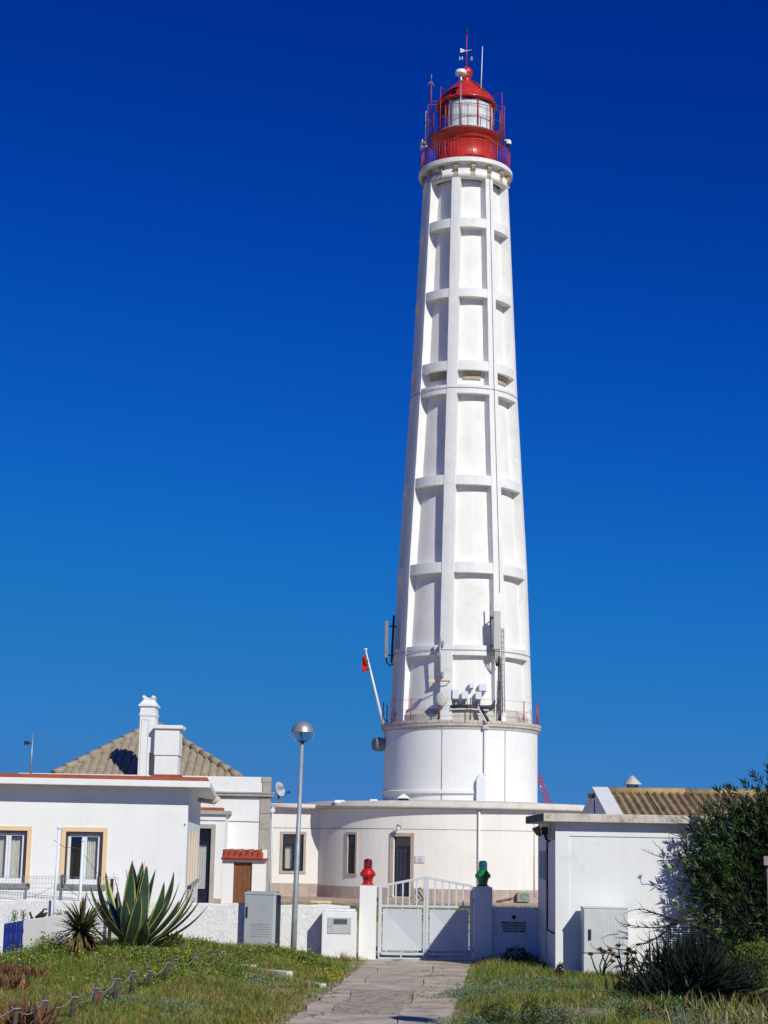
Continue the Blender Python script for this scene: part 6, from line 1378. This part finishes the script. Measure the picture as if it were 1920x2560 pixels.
# big variegated agave
def agave_leaf(root, az, elev, L, W, droop, mats=('agave', 'agavey', 'agavetip'), margin=.2, twist=0, nseg=13):
    mb = MB(); d = Vector((math.cos(az), math.sin(az), 0)); s = Vector((-math.sin(az), math.cos(az), 0))
    pts = []; p = Vector(root); e = elev; step = L/nseg; frames = []
    for i in range(nseg+1):
        t = i/nseg; dirv = d*math.cos(e)+Vector((0, 0, 1))*math.sin(e); frames.append((p.copy(), dirv, t)); p = p+dirv*step; e += droop/nseg*(.4+1.2*t)
    prof = lambda t: W/2*(.55+.9*t)*(1 if t < .35 else max(0, (1-((t-.35)/.65)**1.7)))/.87
    rows_ = []
    for p_, dv, t in frames:
        w = prof(t); nrm_ = s.cross(dv).normalized()*-1; sw2 = (s*math.cos(twist*t)+nrm_*math.sin(twist*t)); cup = .32*(1-.5*t)
        if t >= .999: rows_.append([p_]*5); continue
        rows_.append([p_+sw2*(w*f)+nrm_*(-cup*w*(1-f*f))*-1*-1 for f in (-1, -(1-margin*2), 0, 1-margin*2, 1)])
    n_ = len(rows_); vs_ = [v for r in rows_ for v in r]
    for i in range(n_-1):
        for k in range(4):
            mb.m = 2 if i >= n_-1-max(1, nseg//10) and i >= n_-2 else (1 if k in (0, 3) else 0)
            if i == n_-2: mb.add([rows_[i][k], rows_[i][k+1], rows_[i+1][0]], [(0, 1, 2)], smooth=True)
            else: mb.add([rows_[i][k], rows_[i][k+1], rows_[i+1][k+1], rows_[i+1][k]], [(0, 1, 2, 3)], smooth=True)
    return mb
def merge(me_o):
    bm_ = None
ac = P(333, 2368, 37.6); ac.z = float(H(ac.x, 37.6))
AG = thing('agave', 'huge agave with yellow edged sword leaves in front of the cottage', 'agave', ac)
Ya = 37.6; sa = F/depth(P(333, 2300, Ya))
tips = [(238, 2190, -.3), (250, 2195, .3), (271, 2172, -.4), (286, 2162, .5), (321, 2168, -.2), (338, 2156, .4), (354, 2168, .0), (360, 2162, .4), (381, 2153, -.1), (401, 2180, .5), (408, 2164, -.2), (404, 2225, -.5), (452, 2190, .2), (460, 2196, -.3), (467, 2220, .4), (505, 2228, .0), (498, 2240, -.4), (262, 2230, -.7), (344, 2215, -.9), (318, 2230, -.8), (364, 2275, -1.1), (300, 2215, .8), (390, 2215, .8), (430, 2230, -.6), (268, 2185, -.1), (300, 2175, .1), (330, 2180, -.6), (372, 2172, -.5), (420, 2185, .1), (440, 2205, -.1), (480, 2222, -.2), (392, 2190, -.4), (225, 2250, -.3)]
for i, (tx, ty, dy) in enumerate(tips):
    tip = P(tx, ty, Ya+dy*.9); root = ac+Vector((random.uniform(-.16, .16), random.uniform(-.12, .12)+dy*.1, -.04)); root.x += (tip.x-ac.x)*.16
    v = tip-root; hd = math.hypot(v.x, v.y); L = v.length*1.03; el = math.atan2(v.z, hd); az = math.atan2(v.y, v.x)
    mb = agave_leaf(root, az, el+(-.42 if hd > .5 else .18), L, random.uniform(.22, .28), .75 if hd > .5 else -.3, margin=random.uniform(.07, .12)if i not in (3, 13, 15, 29) else .26)
    mb.build('leaf', ['agave', 'agavey', 'agavetip'], AG)
for az, L in ((3.4, .75), (3.9, .7), (5.9, .8), (5.2, .6), (4.5, .6)):
    mb = agave_leaf(ac+Vector((0, 0, .02)), az, .05, L, .15, .25, margin=.25); mb.build('leaf', ['agave', 'agavey', 'agavetip'], AG)
# small green agave to the right
sc = G(432, 2372, .3); sc.z = float(H(sc.x, sc.y)); t = thing('small_agave', 'small bright green agave rosette right of the big agave', 'agave', sc)
for k in range(14):
    az = k*2.4; mb = agave_leaf(sc, az, .5+.7*(k/14), .38, .13, .2, margin=.05, nseg=5); mb.build('leaf', ['aloe', 'aloe', 'aloe'], t)
# spiky tree (cordyline)
Yc_ = 35.0; cb = P(205, 2405, Yc_); cb.z = float(H(cb.x, Yc_)); ct = P(206, 2322, Yc_)
t = thing('spiky_tree', 'small spiky palm like tree with narrow bronze and green leaves left of the agave', 'tree', cb)
mb = MB(); mb.tube([cb-Vector((0, 0, .1)), cb+Vector((.02, 0, .35)), ct], [.085, .07, .05], 9); mb.tube([cb+Vector((.12, .05, -.05)), cb+Vector((.15, .05, .4))], [.035, .04], 7); mb.build('trunk', 'palmbark', t)
for k in range(210):
    el = math.asin(random.uniform(-.95, 1)); az = random.uniform(0, 2*PI); L = random.uniform(.56, .78)*(1 if el > -.3 else .95)
    mb = agave_leaf(ct+Vector((0, 0, random.uniform(-.12, .05))), az, el, L, .052, -.25 if el > .2 else -.6, margin=.2, nseg=4); mm = ['cordyb', 'cordy'][int(el > -.1 and random.random() < .8)]
    mb.build('leaf', [mm, 'cordyb' if random.random() < .5 else 'cordy', 'cordyb'], t)
# dead reddish succulents at left edge
for i, (px, py, r_, lb) in enumerate(((20, 2490, .42, 'dead reddish brown aloe clump at the left edge of the photo'), (85, 2455, .3, 'smaller reddish brown dead clump right of the edge one'), (60, 2590, .5, 'dark brown dead clump beneath the lowest rope posts'), (10, 2450, .35, 'upper reddish dry clump at left edge below the blue gate'))):
    c = G(px, py, .2); c.z = float(H(c.x, c.y)); t = thing('dry_aloe', lb, 'aloe', c); N = 260
    az = rng.uniform(0, 2*PI, N); el = rng.uniform(-.1, 1.4, N); D = np.stack([np.cos(az)*np.cos(el), np.sin(az)*np.cos(el), np.sin(el)], 1); p = np.array(c)+rng.normal(size=(N, 3))*[.12, .12, .03]
    V, T, mi = leaves(p, D, r_*rng.uniform(.5, 1.1, N), rng.uniform(.02, .04, N), rng.choice([0, 1, 2], N, p=[.6, .25, .15])); np_mesh('foliage', V, T, ['deadred', 'g5', 'twig'], mi, parent=t)

# oleander
def oleander(name, cx, cy, cz, rx, ry, rz, nshoot, label, seed, flat=0, stems=True, keepf=None):
    r = np.random.default_rng(seed); base = Vector((cx, cy, 0)); t = thing(name, label, 'bush', base)
    pts = []
    while len(pts) < nshoot:
        v = r.normal(size=3); v /= np.linalg.norm(v); rad_ = r.uniform(.25, 1)**.45; q = v*rad_*(1+.16*math.sin(v[0]*5+seed)+.12*math.sin(v[2]*9+v[1]*6+seed))
        p = np.array([cx+q[0]*rx, cy+q[1]*ry, cz+q[2]*rz])
        if p[2] < .1: continue
        if keepf and not keepf(p): continue
        pts.append((p, v))
    Cn = []; D = []; Lm = []; Wm = []; mi = []
    for k in range(int(nshoot*.09)):
        v = r.normal(size=3); v /= np.linalg.norm(v); f = r.uniform(.98, 1.22); p = np.array([cx+v[0]*rx*f, cy+v[1]*ry*f, cz+v[2]*rz*f])
        if p[2] > .3: pts.append((p, v))
    for p, v in pts:
        ax = v*.7+np.array([0, 0, .75])+r.normal(size=3)*.35; ax /= np.linalg.norm(ax); k = r.integers(12, 18); tone = r.uniform()
        u_ = np.cross(ax, [.3, .5, .8]); u_ /= np.linalg.norm(u_); w_ = np.cross(ax, u_)
        for j in range(k):
            a = r.uniform(0, 2*PI); f = j/k; b = p+ax*(.20*f-.1); sp = .9-.5*f; dr_ = ax*(.45+.55*f)+(u_*math.cos(a)+w_*math.sin(a))*sp
            Cn.append(b); D.append(dr_); Lm.append(r.uniform(.14, .22)); Wm.append(r.uniform(.024, .036)); mi.append(1 if (tone > .72 and f > .3) else (2 if tone < .3 else 0))
    V, T, m_ = leaves(A1(Cn), A1(D), A1(Lm), A1(Wm), A1(mi)); np_mesh('crown', V, T, ['ole', 'ole2', 'ole3'], m_, parent=t)
    mb = MB(); rr = random.Random(seed)
    for k in range(0, len(pts), 11):
        p, v = pts[k]; b = Vector((cx+rr.uniform(-.25, .25), cy+rr.uniform(-.25, .25), .0)); p = Vector(p); m1 = b.lerp(p, .45)+Vector((0, 0, .25)); mb.tube([b, m1, p], [.018, .012, .005], 4, caps=False)
    mb.build('branches', 'bark', t); return t
oleander('oleander', 8.1, 36.38, 2.02, 1.66, .40, 1.78, 1250, 'large dark green oleander bush with narrow leaves at the right edge', 5)
oleander('oleander', 8.6, 36.1, 3.3, .85, .5, 1.3, 420, 'upright taller shoots of oleander rising at top of the right edge', 9)
oleander('oleander', 7.75, 27.4, 1.3, 1.3, 1.5, 1.5, 700, 'unseen nearer oleander bush added beyond the right edge to shade the yucca', 12)  # out-of-view bush added to throw shade over the yucca
# reddish twigs rising out of it
mb = MB(); 
for (x0, y0, x1, y1) in ((1755, 2035, 1718, 1962), (1750, 2030, 1700, 2000), (1745, 2035, 1690, 2025), (1760, 2035, 1775, 1990), (1752, 2030, 1728, 1990), (1700, 2092, 1650, 2072), (1730, 2110, 1678, 2050), (1735, 2140, 1690, 2108), (1740, 2150, 1700, 2125)):
    a = P(x0, y0, 36.4); b = P(x1, y1, 36.4); m_ = a.lerp(b, .5)+Vector((.04, 0, -.03)); mb.tube([a, m_, b], [.009, .007, .003], 4)
    for k in range(6):
        q = a.lerp(b, .35+.1*k); mb.tube([q, q+Vector((random.uniform(-.09, .02), 0, random.uniform(.02, .09)))], .003, 3)
mb.build('red_twigs', 'deadred', label='thin reddish bare twigs sticking out of the oleander over the roof', cat='twigs')
# shoot with a leaf tuft
a = P(1735, 2145, 36.3); mb = MB(); mb.tube([a, P(1700, 2150, 36.3), P(1660, 2151, 36.3), P(1656, 2138, 36.3)], [.01, .008, .007, .006], 5); t = thing('lone_shoot', 'single long shoot ending in a leaf tuft against the white shed', 'branch', a); mb.build('stem', 'twig', t)
c = np.array(P(1656, 2138, 36.3)); N = 12; D = rng.normal(size=(N, 3))*.6; D[:, 2] = np.abs(D[:, 2])+.3; V, T, mi = leaves(np.repeat(c[None], N, 0), D, np.full(N, .1), np.full(N, .018), np.zeros(N, int)); np_mesh('leaf_tuft', V, T, ['ole'], mi, parent=t)
# bare curving branch before the cabinet
a = P(1755, 2300, 35.7); t = thing('bare_branch', 'bare dark forking branch with curled twigs in front of the pale cabinet', 'branch', a)
main = [[(1755, 2300), (1702, 2303), (1660, 2290), (1625, 2278), (1597, 2271)], [(1702, 2303), (1680, 2315), (1640, 2320), (1600, 2318), (1570, 2312)], [(1685, 2313), (1650, 2340), (1618, 2358), (1590, 2362)]]
mb = MB()
for ln in main: mb.tube([P(x, y, 35.7) for x, y in ln], [.022-.004*i for i in range(len(ln))], 5)
for k in range(46):
    ln = random.choice(main); i = random.randrange(1, len(ln)); f = random.random(); x = ln[i-1][0]+(ln[i][0]-ln[i-1][0])*f; y = ln[i-1][1]+(ln[i][1]-ln[i-1][1])*f
    L = random.uniform(25, 60); c_ = random.choice((-1, 1)); pts = [(x, y)]; an_ = math.radians(random.uniform(150, 215)); bend = random.uniform(.12, .3)*c_
    for s in range(6): x += L/6*math.cos(an_); y += L/6*math.sin(an_)*.8; an_ += bend; pts.append((x, y))
    mb.tube([P(px_, py_, 35.7+.1*math.sin(k)) for px_, py_ in pts], [.0095-.0011*i for i in range(7)], 4)
mb.build('stems', 'twig', t)
# orange-stemmed palmlet, yucca clump, aloes, shrubs
def spiky(name, px, py, z, r_, n, w, mats, probs, label, cat_, spread=(.1, .1, .05), elo=-.1, ehi=1.5, Lr=(.5, 1.1), seed=1, zc=0):
    r = np.random.default_rng(seed); c = G(px, py, z); c.z = float(H(c.x, c.y)); t = thing(name, label, cat_, c)
    az = r.uniform(0, 2*PI, n); el = r.uniform(elo, ehi, n); D = np.stack([np.cos(az)*np.cos(el), np.sin(az)*np.cos(el), np.sin(el)], 1); p = np.array(c)+r.normal(size=(n, 3))*np.array(spread); p[:, 2] = np.maximum(p[:, 2], c.z)+zc
    V, T, mi = leaves(p, D, r_*r.uniform(*Lr, n), w*r.uniform(.7, 1.2, n), r.choice(len(mats), n, p=probs)); np_mesh('foliage', V, T, mats, mi, parent=t); return t, c
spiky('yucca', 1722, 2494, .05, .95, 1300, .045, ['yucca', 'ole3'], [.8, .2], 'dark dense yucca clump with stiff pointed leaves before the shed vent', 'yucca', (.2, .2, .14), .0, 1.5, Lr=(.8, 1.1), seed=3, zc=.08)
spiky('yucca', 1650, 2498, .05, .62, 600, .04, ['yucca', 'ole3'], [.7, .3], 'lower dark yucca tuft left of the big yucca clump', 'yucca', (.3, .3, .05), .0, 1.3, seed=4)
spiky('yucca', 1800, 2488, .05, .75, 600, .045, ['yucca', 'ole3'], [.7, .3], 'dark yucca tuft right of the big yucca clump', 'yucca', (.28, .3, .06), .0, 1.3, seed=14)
spiky('aloe', 1690, 2535, .05, .32, 300, .05, ['aloe', 'aloeo', 'g1'], [.6, .2, .2], 'bright green aloe clump in the sun at lower right', 'aloe', (.22, .2, .06), .1, 1.5, seed=5)
spiky('aloe', 1640, 2548, .05, .26, 220, .04, ['aloeo', 'aloe', 'g5'], [.5, .3, .2], 'orange tinged aloe clump left of the bright green aloe', 'aloe', (.2, .18, .05), .1, 1.5, seed=6)
spiky('aloe', 1812, 2455, .05, .36, 200, .045, ['aloeo', 'g2'], [.6, .4], 'bronze aloe rosette between the yucca and the right edge bushes', 'aloe', (.08, .08, .1), .0, 1.5, seed=7)
spiky('dry_tussock', 1850, 2560, .05, .5, 380, .018, ['g2', 'g3', 'g6'], [.4, .3, .3], 'arching grassy tussock at the lower right corner', 'grass tuft', (.3, .3, .04), .3, 1.4, seed=8)
spiky('dry_tussock', 1780, 2590, .05, .45, 300, .018, ['g2', 'g3', 'g6'], [.3, .3, .4], 'grey green tussock left of the lower right corner one', 'grass tuft', (.3, .3, .04), .3, 1.4, seed=18)
t, c = spiky('stemmed_palm', 1748, 2432, .05, .3, 70, .04, ['aloeo', 'lime'], [.5, .5], 'small yellowish rosette on an orange brown stem in front of the vent', 'plant', (.03, .03, .03), -.4, 1.5, seed=9, zc=.95)
mb = MB(); mb.tube([c, c+Vector((.03, 0, .5)), c+Vector((.04, 0, .98))], [.06, .05, .06], 8); mb.build('stem', 'palmbark', t)
for (px, py, lb, sd) in ((1505, 2448, 'leggy aeonium with orange rosettes before the pale cabinet', 2), (1560, 2452, 'dark twisted aeonium stems right of the orange topped one', 3), (1600, 2455, 'green rosette aeonium next to the dark yucca tuft', 4)):
    rr = random.Random(sd); c = G(px, py, .05); c.z = float(H(c.x, c.y)); t = thing('aeonium', lb, 'succulent', c)
    mb = MB(); ends = []
    for k in range(6):
        e = c+Vector((rr.uniform(-.25, .25), rr.uniform(-.1, .1), rr.uniform(.3, .65))); m_ = c.lerp(e, .5)+Vector((rr.uniform(-.1, .1), 0, 0)); mb.tube([c+Vector((0, 0, -.05)), m_, e], [.02, .016, .012], 5); ends.append(e)
    mb.build('stem', 'twig', t)
    N = 30; Cn = []; Dn = []
    for e in ends:
        for j in range(N): a = j*2.4; el = .1+1.2*j/N; Cn.append(np.array(e)); Dn.append([math.cos(a)*math.cos(el), math.sin(a)*math.cos(el), math.sin(el)])
    V, T, mi = leaves(A1(Cn), A1(Dn), np.full(len(Cn), .075), np.full(len(Cn), .035), rng.choice([0, 1], len(Cn), p=[.7, .3])); np_mesh('rosettes', V, T, (['aloeo', 'deadred'] if sd == 2 else ['g7', 'ole3']), mi, parent=t, kind='stuff')
def shrub(px, py, z, r_, h, n, mats, probs, label, seed, Lf=.035, up=0):
    r = np.random.default_rng(seed); c = G(px, py, z); c.z = float(H(c.x, c.y)); t = thing('shrub', label, 'shrub', c)
    v = r.normal(size=(n, 3)); v /= np.linalg.norm(v, axis=1, keepdims=True); rad_ = r.uniform(.2, 1, n)**.5*(1+.2*np.sin(v[:, 0]*7+seed)*np.cos(v[:, 2]*6)); p = np.array(c)+v*rad_[:, None]*np.array([r_, r_, h/2])+np.array([0, 0, h/2])
    D = v+r.normal(size=(n, 3))*.6+np.array([0, 0, .4+up]); V, T, mi = leaves(p, D, Lf*r.uniform(.6, 1.4, n), Lf*.45*r.uniform(.7, 1.3, n), r.choice(len(mats), n, p=probs)); np_mesh('foliage', V, T, mats, mi, parent=t)
    mb = MB(); rr = random.Random(seed)
    for k in range(10): q = p[rr.randrange(n)]; mb.tube([c, Vector(q)], [.01, .004], 4, caps=False)
    mb.build('stem', 'twig', t)
shrub(1240, 2575, .03, .27, .42, 1500, ['g4', 'lime', 'yucca'], [.45, .3, .25], 'round dark shrub with yellow tips at the bottom beside the path', 1)
shrub(1328, 2575, .03, .17, .45, 1000, ['g4', 'lime', 'yucca'], [.45, .3, .25], 'slim dark shrub second from the path at the bottom edge', 2)
shrub(1190, 2585, .03, .15, .25, 500, ['g6', 'g4'], [.6, .4], 'small grey green shrub hard against the path at the bottom', 3)
shrub(1390, 2585, .03, .2, .35, 800, ['deadred', 'g4', 'g6'], [.3, .4, .3], 'brownish small shrub between slim shrub and bare sandy patch', 4)
shrub(1570, 2570, .03, .2, .42, 900, ['lime', 'g7'], [.6, .4], 'lime green low shrub beside the sandy patch at the bottom', 5)
shrub(1885, 2480, .05, .55, .95, 3200, ['lime', 'g7', 'g4'], [.45, .35, .2], 'yellow green leafy shrub at the right edge under the oleander', 6, Lf=.06)
shrub(1900, 2420, .05, .45, 1.2, 2600, ['g7', 'lime', 'g4'], [.5, .25, .25], 'taller mid green shrub behind the yellow green one at right edge', 16, Lf=.055)
shrub(1400, 2452, .03, .05, .33, 160, ['yucca', 'twig'], [.5, .5], 'small black withered shrub standing alone in the right hand grass', 7, Lf=.06, up=.6)
shrub(1290, 2408, .03, .3, .35, 700, ['yucca', 'g4'], [.6, .4], 'dark shaded weeds at the foot of the inscription wall', 8, Lf=.05)
shrub(75, 2290, .9, .12, .32, 260, ['g7', 'g1'], [.6, .4], 'small leafy sprig showing above the blue gate', 10, Lf=.05)
for px, lb, sd in ((35, 'leafy sprig left of the driftwood above the blue gate', 21), (57, 'second leafy sprig left of the driftwood above the wall', 22), (146, 'leafy sprig right of the driftwood behind the low wall', 23), (168, 'brownish sprig behind the far end of the low wall', 24)):
    q = P(px, 2300, 40.3); r = np.random.default_rng(sd); t = thing('sprig', lb, 'plant', q); n = 60; f = r.uniform(0, 1, n); p = np.array(q)+np.stack([r.normal(size=n)*.05, r.normal(size=n)*.05, f*.24-.05], 1)
    D = r.normal(size=(n, 3))*.7+[0, 0, .9]; V, T, mi = leaves(p, D, np.full(n, .07), np.full(n, .022), r.choice(2, n)); np_mesh('foliage', V, T, ['g7', 'g1'] if sd != 24 else ['g5', 'deadred'], mi, parent=t)
    mb = MB(); mb.tube([q+Vector((0, 0, -.9)), q+Vector((.01, 0, .15))], .01, 4); mb.build('stem', 'twig', t)
bpy.data.objects  # small things
q = G(247, 2505, .2); mb = MB(); mb.box(q.x-.05, q.x+.03, q.y-.03, q.y+.03, float(H(q.x, q.y)), float(H(q.x, q.y))+.12); mb.build('red_litter', 'redpaint', label='small red scrap of litter in the grass by the rope fence', cat='litter')
q = G(1383, 2562, .03); mb = MB(); mb.lathe([(0, -.05), (.12, -.02), (.13, .05), (.08, .1), (0, .12)], 10, (q.x, q.y, float(H(q.x, q.y)))); mb.build('pale_stone', 'stoneb', label='pale rounded stone at the bottom edge right of the slim shrubs', cat='stone')
# wooden sign at the right edge
q0 = P(1908, 2150, 31); t = thing('wooden_sign', 'grey wooden sign board end and post at the right edge before the oleander', 'sign', (q0.x, 31, 0))
mb = MB(); mb.box(q0.x-.01, q0.x+1.1, 30.9, 30.94, P(1908, 2163, 31).z, P(1908, 2140, 31).z); mb.build('board', 'greywood', t)
mb = MB(); x = P(1922, 2200, 31).x; mb.tube([(x, 31, 0), (x, 31, P(1908, 2140, 31).z)], .035, 7); mb.build('post', 'greywood', t)
